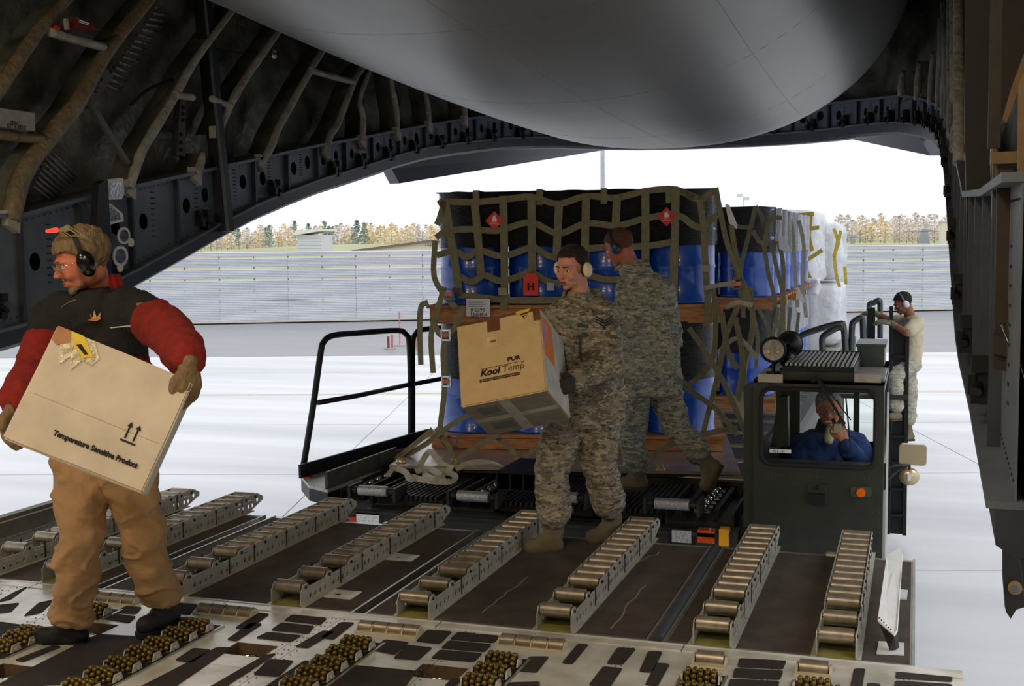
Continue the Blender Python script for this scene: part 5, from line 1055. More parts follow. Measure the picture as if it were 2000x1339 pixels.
straps('side_strap', 'tangle of olive straps hanging at the right corner of the nearest load', [[(1398, 366), (1408, 420), (1422, 480), (1446, 540), (1470, 600)], [(1345, 640), (1380, 690), (1420, 760), (1458, 850)], [(1392, 560), (1398, 620), (1392, 700), (1360, 740), (1340, 752)], [(1440, 600), (1420, 650), (1400, 740), (1385, 800), (1372, 850)], [(1330, 740), (1345, 760), (1400, 800), (1440, 850)], [(1465, 560), (1470, 640), (1452, 720), (1462, 800)], [(1436, 620), (1450, 700), (1440, 780)], [(1410, 610), (1420, 680), (1440, 720)], [(1362, 850), (1400, 842), (1440, 835)], [(1428, 440), (1440, 520), (1442, 560)]], [9.22, 9.15, 9.2, 9.25, 9.1, 9.3, 9.28, 9.2, 9.15, 9.32], .04)
straps('side_strap', 'pale webbing straps pulled sideways at the right upper corner of the nearest load', [[(1376, 562), (1402, 557), (1437, 552)], [(1400, 690), (1440, 660), (1480, 700)], [(1420, 760), (1445, 800), (1460, 850)], [(1470, 650), (1455, 720), (1450, 790), (1460, 880)], [(1418, 600), (1440, 590), (1470, 596)]], [9.18, 9.26, 9.2, 9.3, 9.2], .035, WEBL)
straps('second_net', 'olive net straps over the second drum load', [[(1476, 402), (1462, 460), (1448, 520), (1446, 580)], [(1476, 402), (1490, 430), (1496, 470), (1492, 480)], [(1432, 440), (1455, 444), (1472, 440)], [(1470, 450), (1482, 470), (1492, 480), (1500, 530), (1512, 580), (1516, 640)], [(1492, 478), (1500, 440), (1510, 425), (1528, 425)], [(1520, 470), (1530, 520), (1528, 600), (1520, 700)], [(1440, 500), (1450, 560), (1452, 620)], [(1508, 480), (1516, 520), (1528, 570), (1530, 640)]], [11.85, 11.85, 11.86, 11.84, 11.85, 12.4, 11.8, 12.2], .042)
straps('second_net', 'strap tails hanging over the lower second drum load', [[(1480, 600), (1500, 640), (1506, 690)], [(1520, 600), (1510, 660), (1520, 700)], [(1544, 600), (1540, 650), (1546, 700), (1540, 720)], [(1560, 610), (1556, 660), (1566, 700)], [(1500, 612), (1530, 640), (1545, 690)], [(1470, 610), (1480, 660), (1476, 720)]], [11.8, 11.8, 13, 13.4, 11.9, 11.6], .035)
straps('third_net', 'pale net straps over the third drum load', [[(1545, 425), (1550, 470), (1552, 520), (1558, 600)], [(1545, 425), (1535, 470), (1530, 520)], [(1560, 430), (1570, 480), (1568, 560), (1575, 620)], [(1550, 560), (1565, 566), (1575, 560)]], 14.4, .045, WEBL)
straps('yellow_strap', 'yellow straps over the nearer white wrapped bundle', [[(1582, 418), (1572, 450), (1564, 478)], [(1584, 418), (1580, 460), (1586, 490)], [(1562, 444), (1580, 446), (1600, 444)], [(1562, 512), (1580, 505), (1606, 488)], [(1573, 490), (1572, 520), (1584, 545), (1600, 560)], [(1540, 423), (1560, 420), (1590, 417)]], 17.0, .055, WEBY)
straps('yellow_strap', 'yellow straps over the farthest white wrapped bundle', [[(1628, 446), (1636, 470), (1630, 500), (1634, 540), (1640, 560)], [(1642, 450), (1636, 480), (1628, 500)], [(1650, 520), (1652, 555)]], 19.5, .05, WEBY)
# document pouches and placards
for (poly, Y, lab) in (([(1416, 398), (1424, 400), (1440, 440), (1438, 447), (1424, 436)], 9.24, 'white document pouch hanging at the top right of the nearest load'), ([(1520, 460), (1530, 462), (1546, 490), (1540, 494), (1522, 486)], 11.9, 'white document pouch hanging on the second drum load'), ([(1552, 562), (1560, 562), (1572, 588), (1568, 592), (1554, 580)], 14.3, 'white document pouch hanging on the third load')):
    b = MB(); b.prism([P(u, v, Y=Y) for u, v in poly], (0, .01, 0)); o = b.build('document_pouch', PAPER); center(o); tag(o, lab, 'pouch')
def face_thing(name, lab, cat, cx, cy, w_, h, m, off=.045, rot=0, ax=None):
    c = N7(cx, cy, off); t = thing(name, lab, cat, tuple(c)); u_ = e1 * math.cos(rot) + V((0, 0, 1)) * math.sin(rot); v_ = -e1 * math.sin(rot) + V((0, 0, 1)) * math.cos(rot)
    b = MB(); b.boxp(c - u_ * w_ / 2 - v_ * h / 2, u_ * w_, v_ * h, e2 * .003); b.build('sheet', m, t); return t, c, u_, v_
for (x, y, lab) in ((442, 275, 'red flammable diamond placard on the left of the upper wrap'), (1460, 252, 'red flammable diamond placard on the right of the upper wrap')):
    t, c, u_, v_ = face_thing('hazard_placard', lab, 'placard', x, y, .105, .105, RED, .0 + .012, math.pi / 4)
    b = MB(); z = V((0, 0, 1)); b.prism([c - e2 * .003 + e1 * a + z * h for a, h in ((-.016, -.002), (.016, -.002), (.02, .012), (.008, .028), (.006, .046), (-.006, .034), (-.014, .03), (-.02, .012))], -e2 * .001); b.build('flame_symbol', WHITEP, t)
    b = MB(); b.boxp(c - e2 * .003 - e1 * .022 - z * .012, e1 * .044, z * .004, -e2 * .001); b.build('symbol_line', WHITEP, t); text('FLAMMABLE', .014, basis(c - e2 * .004 - e1 * .038 - z * .03, e1, z), WHITEP, t)
t, c, u_, v_ = face_thing('hazard_tag', 'red-orange tag with black bars hanging on the front blue drum', 'tag', 657, 665, .118, .14, REDO, .03); z = V((0, 0, 1))
b = MB(); b.prism([c + e1 * a + z * h for a, h in ((-.059, .07), (.059, .07), (.03, .105), (-.03, .105))], e2 * .003); b.build('tag_flap', REDO, t)
b = MB(); b.boxp(c - e2 * .002 - e1 * .026 - z * .03, e1 * .014, z * .06, -e2 * .001); b.boxp(c - e2 * .002 + e1 * .012 - z * .03, e1 * .014, z * .06, -e2 * .001); b.boxp(c - e2 * .002 - e1 * .012 - z * .0, e1 * .024, z * .008, -e2 * .001); b.build('black_bars', INK, t)
t, c, u_, v_ = face_thing('shipping_label', 'white shipping label in a clear sleeve under the left upper drums', 'label', 345, 790, .19, .14, PAPER, .04, -.02); text('JF2390', .042, basis(c - e2 * .002 + e1 * -.06 + z * -.03, e1, z), INK, t); text('LNHR4', .042, basis(c - e2 * .002 + e1 * -.06 + z * -.068, e1, z), INK, t)
b = MB()
for k in range(4): b.boxp(c - e2 * .002 - e1 * .08 + z * (.05 - k * .014), e1 * (.14 - .02 * (k % 2)), z * .005, -e2 * .0008)
b.build('printed_lines', mat('grey_print', (150, 150, 156), .7), t)
t, c, u_, v_ = face_thing('shipping_label', 'small grey-white label on the blue drum left of the airman\'s face', 'label', 772, 665, .055, .06, mat('grey_label', (170, 172, 180), .6), .02)
b = MB(); 
for k in range(5):
    p = P(700 + k * 12, 905 + k * 2, Z=.09)
# white webbing coil on the deck front
cl = thing('webbing_coil', 'loose heap of pale webbing on the loader deck left of the box beam', 'strap', tuple(P(840, 932, Z=0)))
z0 = .03
for l in ([(756, 930, 0), (770, 915, .02), (792, 922, .03), (800, 935, .01), (815, 932, .02)], [(818, 912, .03), (835, 885, .11), (845, 884, .12), (862, 905, .05), (885, 915, .03)], [(800, 930, .01), (835, 938, .02), (880, 940, .02), (888, 928, .03), (860, 920, .04), (830, 925, .03), (845, 934, .04), (870, 932, .04)], [(812, 920, .05), (838, 915, .06), (860, 928, .05)], [(890, 915, .03), (925, 903, .06), (960, 905, .04), (985, 918, .02)], [(1060, 905, .03), (1110, 912, .02), (1180, 915, .02), (1225, 912, .03)]):
    pts = [P(u, v + h * 0, Z=z0 + h) for u, v, h in l]; b = MB(); b.ribbon(arc(pts, 5), .045, [V((.2, -1, .5)).normalized()] * (5 * (len(pts) - 1) + 1), .006); b.build('webbing', WEBL, cl)
# ================================================================= people
SKIN1 = mat('ruddy_skin', (196, 116, 84), .55, 0, .06, 20, .05, 150)
SKIN2 = mat('light_skin', (208, 142, 116), .55, 0, .05, 20, .05, 150)
SKIN3 = mat('brown_skin', (142, 92, 66), .55, 0, .05, 20, .05, 150)
LIP = mat('lip', (150, 78, 66), .5); EYEW = mat('eye_white', (205, 200, 194), .3, 0, .02); IRIS = mat('dark_iris', (34, 28, 24), .2)
HBROWN = mat('dark_brown_hair', (44, 30, 22), .8, 0, .25, 40, .5, 120); HGREY = mat('grey_blond_hair', (120, 100, 74), .8, 0, .25, 40, .5, 120, stretch=(1, 1, .3)); HWHITE = mat('silver_hair', (150, 146, 140), .8, 0, .2, 40, .5, 120); HBLACK = mat('black_hair', (22, 18, 16), .8, 0, .2, 40, .4, 120)
ABU = camo('grey_green_tiger_camouflage', [(150, 138, 114), (108, 96, 74), (176, 164, 140), (112, 116, 110), (82, 74, 58)], 11, (1, 1, 2.8))
ABU2 = camo('sage_tiger_camouflage', [(150, 146, 124), (104, 106, 92), (174, 166, 144), (116, 124, 122), (84, 86, 78)], 11, (1, 1, 2.8))
ABUL = camo('light_tiger_camouflage', [(176, 170, 150), (146, 142, 122), (158, 160, 154), (192, 186, 166)], 11, (1, 1, 2.8))
BOOT = mat('sage_suede_boot', (116, 104, 80), .9, 0, .2, 10, .3, 120); SOLE = mat('boot_sole', (64, 60, 50), .9)
GLOVEB = mat('dark_work_glove', (56, 52, 46), .9, 0, .2, 20, .3, 90); GLOVET = mat('tan_work_glove', (126, 102, 72), .9, 0, .2, 14, .4, 70); GLOVEG = mat('grey_green_glove', (120, 118, 96), .9, 0, .2, 14, .3, 70)
def fuse(mb, voxel, smooth, name, m, parent, disp=None, smf=.5, label=None):
    me = bpy.data.meshes.new(name); me.from_pydata(mb.v, [], mb.f); o = bpy.data.objects.new(name, me); C.objects.link(o)
    r = o.modifiers.new('r', 'REMESH'); r.mode = 'VOXEL'; r.voxel_size = voxel; r.use_smooth_shade = True
    if smooth: s_ = o.modifiers.new('s', 'SMOOTH'); s_.factor = smf; s_.iterations = smooth
    dg = bpy.context.evaluated_depsgraph_get(); m2 = bpy.data.meshes.new_from_object(o.evaluated_get(dg)); bpy.data.objects.remove(o); m2.name = name
    if disp: 
        nr = [v.normal.copy() for v in m2.vertices]
        for v, n_ in zip(m2.vertices, nr): v.co = disp(v.co, n_)
    m2.transform(MOF[parent.name]); m2.materials.clear(); m2.materials.append(m)
    o = bpy.data.objects.new(name, m2); C.objects.link(o); o.parent = parent; MOF[o.name] = MOF[parent.name]
    if label: o['label'] = label
    return o
def folds(amp=.006, sc_=14, seed=0, zs=1.6):
    def f(p, n_):
        q = V((p.x, p.y, p.z * zs)) * sc_ + V((seed, seed * 2, 0)); a = noise.noise(q) ; c = 1 - abs(noise.noise(q * .55 + V((9, 3, seed)))) * 3
        c2 = max(0, 1 - abs(noise.noise(V((p.x, p.y, p.z * zs * 1.5)) * sc_ * .8 + V((seed, 40, 2)))) * 7)
        return p + n_ * (amp * a + amp * .9 * max(-.6, c) * .6 + amp * .35 * noise.noise(q * 2.3) + amp * .7 * c2)
    return f
def headframe(c, fwd, up=V((0, 0, 1))):
    y = V(fwd).normalized(); x = y.cross(V(up)).normalized(); z = x.cross(y); return Matrix(((x.x, y.x, z.x, c[0]), (x.y, y.y, z.y, c[1]), (x.z, y.z, z.z, c[2]), (0, 0, 0, 1)))
def head(b, H, s=1.0, fat=0):
    R3 = H.to_3x3(); E_ = lambda c, r, n=16: b.ball(H @ (V(c) * s), V(r) * s, R3, n); K = lambda p, q, r1, r2: b.cap(H @ (V(p) * s), H @ (V(q) * s), r1 * s, r2 * s)
    E_((0, -.014, .034), (.074, .094, .082), 24); E_((0, .024, -.012), (.065 + fat, .062, .08), 20); E_((0, .03, -.07), (.048 + fat, .044, .036)); E_((0, .066, -.098), (.019, .015, .014)); E_((0, -.02, -.055), (.058 + fat, .06, .05))
    for i in (-1, 1): E_((i * .036, .056, -.034), (.024 + fat * .5, .024, .026)); E_((i * .078, -.012, -.01), (.009, .017, .031)); E_((i * .0095, .098, -.034), (.0085, .01, .0075)); K((i * .012, .081, .02), (i * .045, .07, .017), .0115, .009)
    K((0, .082, .012), (0, .1, -.024), .0075, .0105); E_((0, .106, -.03), (.0105, .011, .009))
    K((-.019, .081, -.062), (.019, .081, -.062), .0085, .0085); K((-.015, .08, -.073), (.015, .08, -.073), .009, .009); E_((0, .07, -.066), (.032, .02, .02))
def sculpt(H, s=1.0):
    Hi = H.inverted()
    def f(p, n_):
        q = (Hi @ p) / s
        if abs(q.x) > .09 or q.y < .03 or abs(q.z) > .12: return p
        for i in (-1, 1):
            d2 = ((q.x - i * .031) / .017) ** 2 + ((q.z + .001) / .0115) ** 2; q = V((q.x, q.y - .012 * math.exp(-d2), q.z))
        q.y -= .006 * math.exp(-((q.z + .0675) / .0028) ** 2 - (q.x / .022) ** 2)
        return H @ (q * s)
    return f
def face_parts(t, body, H, s=1.0, brow=HBROWN, mouth=LIP, look=0):
    R3 = H.to_3x3()
    for i in (-1, 1):
        b = MB(); b.ball(H @ (V((i * .031, .0695, -.001)) * s), .0122 * s, R3, 12); e = b.build('eye', EYEW, t)
        b = MB(); c = H @ (V((i * .031 + look, .0795, -.002)) * s); b.ball(c, V((.0058, .003, .0058)) * s, R3, 10); b.build('iris', IRIS, e)
        b = MB(); b.cap(H @ (V((i * .031 - .014, .0795, .008)) * s), H @ (V((i * .031 + .014, .0795, .007)) * s), .0035 * s, .0035 * s, 8); b.build('eyelid', body.data.materials[0], e)
        b = MB(); b.cap(H @ (V((i * .014, .0925, .021)) * s), H @ (V((i * .044, .081, .022)) * s), .0038 * s, .0028 * s, 8); b.build('eyebrow', brow, t)
    b = MB(); b.cap(H @ (V((-.018, .0885, -.063)) * s), H @ (V((.018, .0885, -.063)) * s), .0042 * s, .0042 * s, 8); b.cap(H @ (V((-.014, .0875, -.0725)) * s), H @ (V((.014, .0875, -.0725)) * s), .005 * s, .005 * s, 8); b.build('lips', mouth, t)
def hair(t, H, m, s=1.0, long=0, front=.066, th=.008, name='hair', thin=0):
    bm = bmesh.new(); bmesh.ops.create_uvsphere(bm, u_segments=96, v_segments=60, radius=1)
    for v in bm.verts: v.co = V((v.co.x * (.079 + th * .5), v.co.y * (.099 + th * .5) - .016, v.co.z * (.087 + th * .6) + .036))
    dl = []
    for v in bm.verts:
        q = v.co; line = front if q.y > .045 else (.0 + (q.y + .01) * .9 if q.y > 0 else (-.03 - long if q.y > -.05 else -.062 - long))
        line = min(line, front)
        if q.z < line + .004 * noise.noise(q * 90): dl.append(v)
    bmesh.ops.delete(bm, geom=dl, context='VERTS')
    me = bpy.data.meshes.new('h'); bm.to_mesh(me); bm.free(); b = MB(); b.mesh(me, H @ Matrix.Scale(s, 4)); Hi_ = H.inverted(); groove = .003 + th * .45
    b.v = [tuple(V(v) + V((noise.noise(V(v) * 60), noise.noise(V(v) * 60 + V((5, 0, 0))), noise.noise(V(v) * 60 + V((0, 7, 0))))) * .003 + (V(v) - H.translation).normalized() * groove * noise.noise(V(((Hi_ @ V(v)).x * 110, (Hi_ @ V(v)).z * 12, (Hi_ @ V(v)).y * 70)))) for v in b.v]
    o = b.build(name, m, t, smooth=True); sd_ = o.modifiers.new('thick', 'SOLIDIFY'); sd_.thickness = th; sd_.offset = -1; return o
def muffs(t, H, cup, band, s=1.0, w_=.03, hb=.042):
    b = MB(); b.ribbon([H @ (V((.09 * math.cos(a), -.005, .02 + .108 * math.sin(a))) * s) for a in np.linspace(-.15, math.pi + .15, 22)], .018 * s, [H.to_3x3() @ V((math.cos(a), 0, math.sin(a))) for a in np.linspace(-.15, math.pi + .15, 22)], .007); b_ = b.build('headband', band, t)
    for i in (-1, 1):
        b = MB(); b.ball(H @ (V((i * .103, -.008, -.008)) * s), V((w_ * .8, .033, hb)) * s, H.to_3x3(), 18); c = b.build('ear_cup', cup, t)
        b = MB(); b.ball(H @ (V((i * .084, -.008, -.008)) * s), V((.014, .031, hb * .95)) * s, H.to_3x3(), 14); b.build('cushion', RUBBER, c)
def hand(b, wr, f, n, t, curl=.6, g=0.0, s=1.0, spread=.0):
    wr, f, n = V(wr), V(f).normalized(), V(n).normalized(); n = (n - f * n.dot(f)).normalized(); t = (V(t) - f * V(t).dot(f)); t = (t - n * t.dot(n)).normalized()
    b.cap(wr - f * .005 * s, wr + f * .02 * s, (.026 + g) * s, (.024 + g) * s)
    for i in range(4):
        o_ = (1.5 - i) * .0205 * s; kn = wr + f * (.088 - .004 * abs(i - 1.2)) * s + t * o_; b.cap(wr + f * .015 * s + t * o_ * .6, kn, (.0155 + g) * s, (.0115 + g) * s)
        L = [.044, .049, .045, .035][i]; a = 0; p = kn; r_ = (.0098 + g) * s
        for k, (l_, da) in enumerate(((L, curl * .8), (L * .62, curl), (L * .5, curl * .7))):
            a += da; d = f * math.cos(a) + n * math.sin(a) + t * spread * (1.5 - i) * .1; q = p + d.normalized() * l_ * s; b.cap(p, q, r_, r_ * .9, 10); p = q; r_ *= .9
    p = wr + f * .028 * s + t * .026 * s; q = p + (t * .55 + f * .75 + n * .25).normalized() * .045 * s; b.cap(p - t * .012 * s, q, (.0155 + g) * s, (.012 + g) * s, 10); q2 = q + (f * .85 + n * .5 * curl + t * .12).normalized() * .032 * s; b.cap(q, q2, (.0118 + g) * s, (.0095 + g) * s, 10)
def chain(b, pts, rs):
    for (p, q), (a, c) in zip(zip(pts[:-1], pts[1:]), zip(rs[:-1], rs[1:])): b.cap(p, q, a, c, 14)
def torso(b, J, k=0.0, bot=True):
    """pelvis, waist, chest, shoulders, neck"""
    ch, pe = J['chest'], J['pelvis']; sl, sr = J['sL'], J['sR']; ax = (sl - sr).normalized(); hx = (J['hL'] - J['hR']).normalized()
    b.cap(sl - ax * .05, sr + ax * .05, .068 + k * .8, .068 + k * .8, 16)
    mid = (ch + pe) / 2
    for s_ in (-1, 1):
        b.cap(ch + ax * s_ * .075, mid + (ax + hx).normalized() * s_ * .062, .1 + k, .094 + k, 16); b.cap(mid + hx * s_ * .062, pe + hx * s_ * .075, .094 + k, .1 + k, 16)
        b.cap((sl if s_ > 0 else sr) - ax * s_ * .06, ch + ax * s_ * .06, .075 + k, .1 + k, 16)
    if J.get('neck') is not None: b.cap(J['neck'] + V((0, 0, .0)), (sl + sr) / 2, .06 + k * .5, .09 + k, 14)
    if J.get('neck') is not None and k > 0:
        for q_ in (sl, sr): b.cap(J['neck'] + V((0, 0, -.02)), q_ - V((0, 0, .0)), .055, .06, 14)
def shoe(b, heel, toe, ank, r=.04, up=.0):
    heel, toe, ank = V(heel), V(toe), V(ank); d = (toe - heel); b.cap(heel + d * .1, toe - d.normalized() * r * .9, r * 1.0, r * 1.02, 14); b.cap(heel + d * .12, heel + d * .12 + (ank - heel) * .6, r * 1.02, r * 1.05, 14); b.cap(heel + (ank - heel) * .55 + d * .1, heel + d * .6, r * 1.1, r * .95, 14); b.cap(heel + (ank - heel) * .5 + d * .1, ank, r * 1.1, r * 1.2, 14)
def sole(b, heel, toe, r, m=0, up=V((0, 0, 1)), th=.022):
    heel, toe = V(heel), V(toe); d = (toe - heel).normalized(); s_ = d.cross(up).normalized(); L = (toe - heel).length; prof = [(-.02, .0), (.0, .8), (.1, .98), (.35, .8), (.55, .88), (.75, 1.08), (.92, .85), (1.0, .35)]
    o_ = [heel + d * L * a + s_ * r * w_ for a, w_ in prof] + [heel + d * L * a - s_ * r * w_ for a, w_ in reversed(prof)]
    u2 = s_.cross(d); b.prism([q - u2 * r * 1.0 for q in o_], u2 * -th * .0 + u2 * th, m)
def person(label, J, H, o):
    s = o.get('s', 1.0); root = thing('person', label, 'person', tuple(o['base']))
    # continuous body
    b = MB(); head(b, H, s, o.get('fat', 0)); nb = J['neck']; b.cap(H @ V((0, -.03, -.045)), nb, .055, .06, 14); torso(b, J)
    for S in 'LR':
        sh, el, wr = J['s' + S], J['e' + S], J['w' + S]; chain(b, [sh, (sh + el) / 2, el, (el * 2 + wr) / 3, wr], [.05, .046, .038, .038, .026])
        hf = J['hand' + S]; hand(b, wr + (hf[0].normalized() * .01), hf[0], hf[1], hf[2], hf[3])
        hp, kn, an = J['h' + S], J['k' + S], J['a' + S]; chain(b, [hp, (hp + kn) / 2, kn, (kn * 2 + an) / 3, an], [.09, .078, .056, .054, .038]); he, to = J['foot' + S]; b.cap(an, (he * 3 + to) / 4, .036, .034); b.cap((he * 3 + to) / 4, he + (to - he) * .85, .032, .026)
    body = fuse(b, o.get('vox', .0065), 2, 'body', o['skin'], root, sculpt(H, s)); face_parts(root, body, H, s, o.get('browm', HBROWN), look=o.get('look', 0))
    if o.get('hairm'): hair(root, H, o['hairm'], s, o.get('long', 0), o.get('front', .066), o.get('hth', .008))
    if o.get('cup'): muffs(root, H, o['cup'], o.get('band', RUBBER), s, o.get('cw', .03))
    V_ = o.get('cvox', .009)
    # trousers
    b = MB(); hx = (J['hL'] - J['hR']).normalized(); b.cap(J['pelvis'] + hx * .07, J['pelvis'] - hx * .07, .115, .115, 16); tr = o['trad']
    for S in 'LR':
        hp, kn, an = J['h' + S], J['k' + S], J['a' + S]; en = kn + (an - kn) * o.get('tlen', .86); chain(b, [hp, (hp + kn) / 2, kn, (kn + en) / 2], tr[:4]); (b.cyl((kn + en) / 2, en, tr[3], tr[4], 18) if o.get('flat') else b.cap((kn + en) / 2, en, tr[3], tr[4], 16))
    root_tr = fuse(b, V_, 3, 'trousers', o['trm'], root, folds(o.get('tf', .011), 9, 3, .9))
    # boots
    for S in 'LR':
        he, to = J['foot' + S]; b = MB(); shoe(b, he, to, J['a' + S], o.get('br', .042)); bo = fuse(b, .007, 3, o.get('bname', 'boot'), o['bm'], root); b = MB(); up = (J['a' + S] - he); up = (V((0, 0, 1)) if abs((to - he).normalized().z) < .35 else up.normalized()); sole(b, he - (to - he) * .04, to + (to - he) * .03, o.get('br', .042) * 1.08, 0, up); b.build('sole', o.get('solem', SOLE), bo)
        if o.get('laces'):
            b = MB(); mid = he + (to - he) * .5; d = (to - he).normalized(); sd_ = d.cross(V((0, 0, 1))).normalized()
            for k in range(5): c = mid.lerp(J['a' + S] + d * .05, k / 4) + V((0, 0, .045 if k < 2 else .02)); b.tube([c - sd_ * .022, c + V((0, 0, .006)), c + sd_ * .022], .003, 5)
            b.build('laces', o.get('lacem', mat('lace_tan', (120, 112, 84), .8)), bo)
    # jacket / shirt
    jr = o['jrad']; b = MB(); torso(b, J, o.get('jk', .025)); hx = (J['hL'] - J['hR']).normalized(); pe = J['pelvis']; dn = (pe - J['chest']).normalized()
    for s_ in (-1, 1): b.cyl(pe + hx * s_ * .06 - dn * .1, pe + hx * s_ * .06 + dn * (.07 + o.get('hem', .06)), .1 + o.get('jk', .025), .112 + o.get('jk', .025) * .9, 20)
    for S in 'LR':
        sh, el, wr = J['s' + S], J['e' + S], J['w' + S]; en = el + (wr - el) * o.get('slen', .95)
        if o.get('short'): en2 = sh + (el - sh) * .7; chain(b, [sh, (sh + en2) / 2, en2], jr[:3])
        else: chain(b, [sh, (sh + el) / 2, el, (el + en) / 2, en], jr)
    jk = fuse(b, V_, 3, o.get('jname', 'jacket'), o['jm'], root, folds(o.get('jf', .010), 10, 7, 1.2))
    # collar
    if o.get('collar'):
        F_ = J.get('front', V((0, -1, 0))); nb = J['neck']; ax = (J['sL'] - J['sR']).normalized(); b = MB(); n_ = 16; R_ = o.get('cr', .08)
        pts = [nb + V((0, 0, .01)) + (F_ * math.cos(a) + ax * math.sin(a)) * R_ + F_ * -.012 for a in np.linspace(.35, 6.283 - .35, n_)]
        for i in range(n_ - 1):
            a_, c_ = pts[i], pts[i + 1]; o1, o2 = (a_ - nb), (c_ - nb); o1.z = o2.z = 0
            b.add([a_ - V((0, 0, .03)) + o1 * .35, c_ - V((0, 0, .03)) + o2 * .35, c_ + V((0, 0, o.get('ch', .05))), a_ + V((0, 0, o.get('ch', .05)))], [(0, 1, 2, 3)])
        me = b.build('collar', o['collar'], jk, smooth=True); q = me.modifiers.new('t', 'SOLIDIFY'); q.thickness = .012
    # gloves
    for S in 'LR':
        if o.get('glove'):
            b = MB(); hf = J['hand' + S]; hand(b, J['w' + S] + hf[0].normalized() * .01, hf[0], hf[1], hf[2], hf[3], .0035 + o.get('gfat', 0)); wd = (J['w' + S] - J['e' + S]).normalized(); b.cap(J['w' + S] - wd * .05, J['w' + S] + wd * .01, .036, .033); fuse(b, .0055, 1, 'glove', o['glove'], root)
    return root, body, jk
VW = V((-.948, -.317, 0)).normalized()       # towards the left of the view
# ---- man 1: brown trousers, red and black fleece
H1 = headframe(P(158, 508, Y=4.05), V((-.70, -.62, -.30)), V((.08, 0, 1)))
J1 = dict(neck=P(192, 578, Y=4.16), chest=P(190, 680, Y=4.14), pelvis=P(200, 840, Y=4.22), sL=P(275, 612, Y=4.12), sR=P(104, 622, Y=4.06), eL=P(332, 650, Y=3.84), wL=P(368, 702, Y=3.5), eR=P(70, 730, Y=3.86), wR=P(32, 782, Y=3.58),
          hL=P(243, 905, Y=4.24), hR=P(160, 905, Y=4.2), kL=P(283, 1060, Y=4.34), kR=P(156, 1060, Y=4.14), aL=P(318, 1168, Y=4.46), aR=P(140, 1205, Y=4.2), footL=(P(342, 1196, Y=4.52), P(272, 1226, Y=4.3)), footR=(P(165, 1238, Y=4.22), P(66, 1244, Y=4.16)),
          handL=(V((.05, -.05, -1)), V((-.9, .3, 0)), V((-.3, -1, 0)), .5), handR=(V((-.1, -.3, -1)), V((.9, -.1, -.1)), V((0, -1, 0)), .5), front=V((.1, -1, 0)).normalized())
JBK = mat('black_fleece', (26, 26, 24), .9, 0, .2, 30, .3, 150); JRD = mat('dark_red_fleece', (134, 26, 18), .9, 0, .15, 30, .4, 150); KH = mat('khaki_cotton', (176, 138, 96), .85, 0, .1, 5, .3, 40); CAPG = mat('black_shoe', (24, 22, 22), .7, 0, .2, 20, .2)
m1, body1, jk1 = person('man in brown trousers and black-and-red fleece carrying a large tan box', J1, H1, dict(base=(-3.3, 4.3, 0), s=1.06, skin=SKIN1, hairm=HGREY, long=.03, front=.05, hth=.014, browm=HGREY, trm=KH, trad=[.115, .1, .086, .084, .09], tlen=1.0, flat=True, jm=JBK, jrad=[.088, .077, .062, .056, .05], jk=.034, hem=.0, flath=True, bm=CAPG, bname='shoe', br=.043, solem=mat('black_sole', (18, 18, 20), .8), glove=GLOVET, gfat=.0035, vox=.0065, jf=.008, fat=.006, collar=mat('red_collar_fleece', (168, 30, 20), .9), cr=.082, ch=.075, tf=.019))
# red sleeves and red chest panels
b = MB()
for S in 'LR':
    sh, el, wr = J1['s' + S], J1['e' + S], J1['w' + S]; chain(b, [sh.lerp(el, .62), el, el.lerp(wr, .5), el.lerp(wr, .9)], [.092, .087, .081, .07])
    bb = MB(); bb.cyl(sh.lerp(el, .45), sh.lerp(el, .9), .089, .088, 20); chain(bb, [sh.lerp(el, .85), el, el.lerp(wr, .5), el.lerp(wr, .92)], [.087, .085, .079, .07]); fuse(bb, .009, 3, 'red_sleeve', JRD, jk1, folds(.006, 13, 2, .7))
b = MB(); ch = J1['chest']; ax = (J1['sL'] - J1['sR']).normalized(); b.cap(ch - ax * .08 + V((0, .0, -.1)), ch - ax * .08 + V((0, 0, -.2)), .146, .14, 16); b.cap(ch + ax * .08 + V((0, .0, -.1)), ch + ax * .08 + V((0, 0, -.2)), .146, .14, 16); fuse(b, .009, 3, 'red_lower_panel', JRD, jk1, folds(.008, 12, 5))
# pale seam line, maple-like leaf emblem, small sleeve logo, zip
def on_front(mesh_o, u, v, off=.004):
    """point on that mesh seen at a photograph pixel"""
    inv = MOF[mesh_o.name]; o_ = V((0, 0, CH)); d = ray(u, v).normalized(); ok, loc, nn, _ = mesh_o.ray_cast(inv @ o_, d)
    return (inv.inverted() @ loc - d * off, nn) if ok else (None, None)
bpy.context.view_layer.update()
def decal(poly, mesh_o, name, m, off=.004, cu=None):
    """sewn patch: polygon laid on the cloth"""
    cu_ = cu or (sum(p[0] for p in poly) / len(poly), sum(p[1] for p in poly) / len(poly)); c, n_ = on_front(mesh_o, cu_[0], cu_[1], off)
    if c is None: return None
    b = MB(); b.prism([Pl(u, v, c, n_) for u, v in poly], -n_ * .003); return b.build(name, m, mesh_o)
gold = mat('gold_thread', (206, 160, 90), .5)
for k, poly in enumerate(([(176, 612), (180, 622), (184, 605), (189, 620), (197, 609), (195, 621), (185, 624), (178, 624)], [(170, 625), (196, 620), (197, 623), (188, 627)])): decal(poly, jk1, 'leaf_emblem' if k == 0 else 'emblem_banner', gold if k == 0 else mat('orange_thread', (216, 120, 50), .6), .01, (184, 618))
decal([(266, 592), (279, 590), (280, 594), (267, 597)], jk1, 'sleeve_logo', mat('grey_thread', (120, 110, 90), .6), .008)
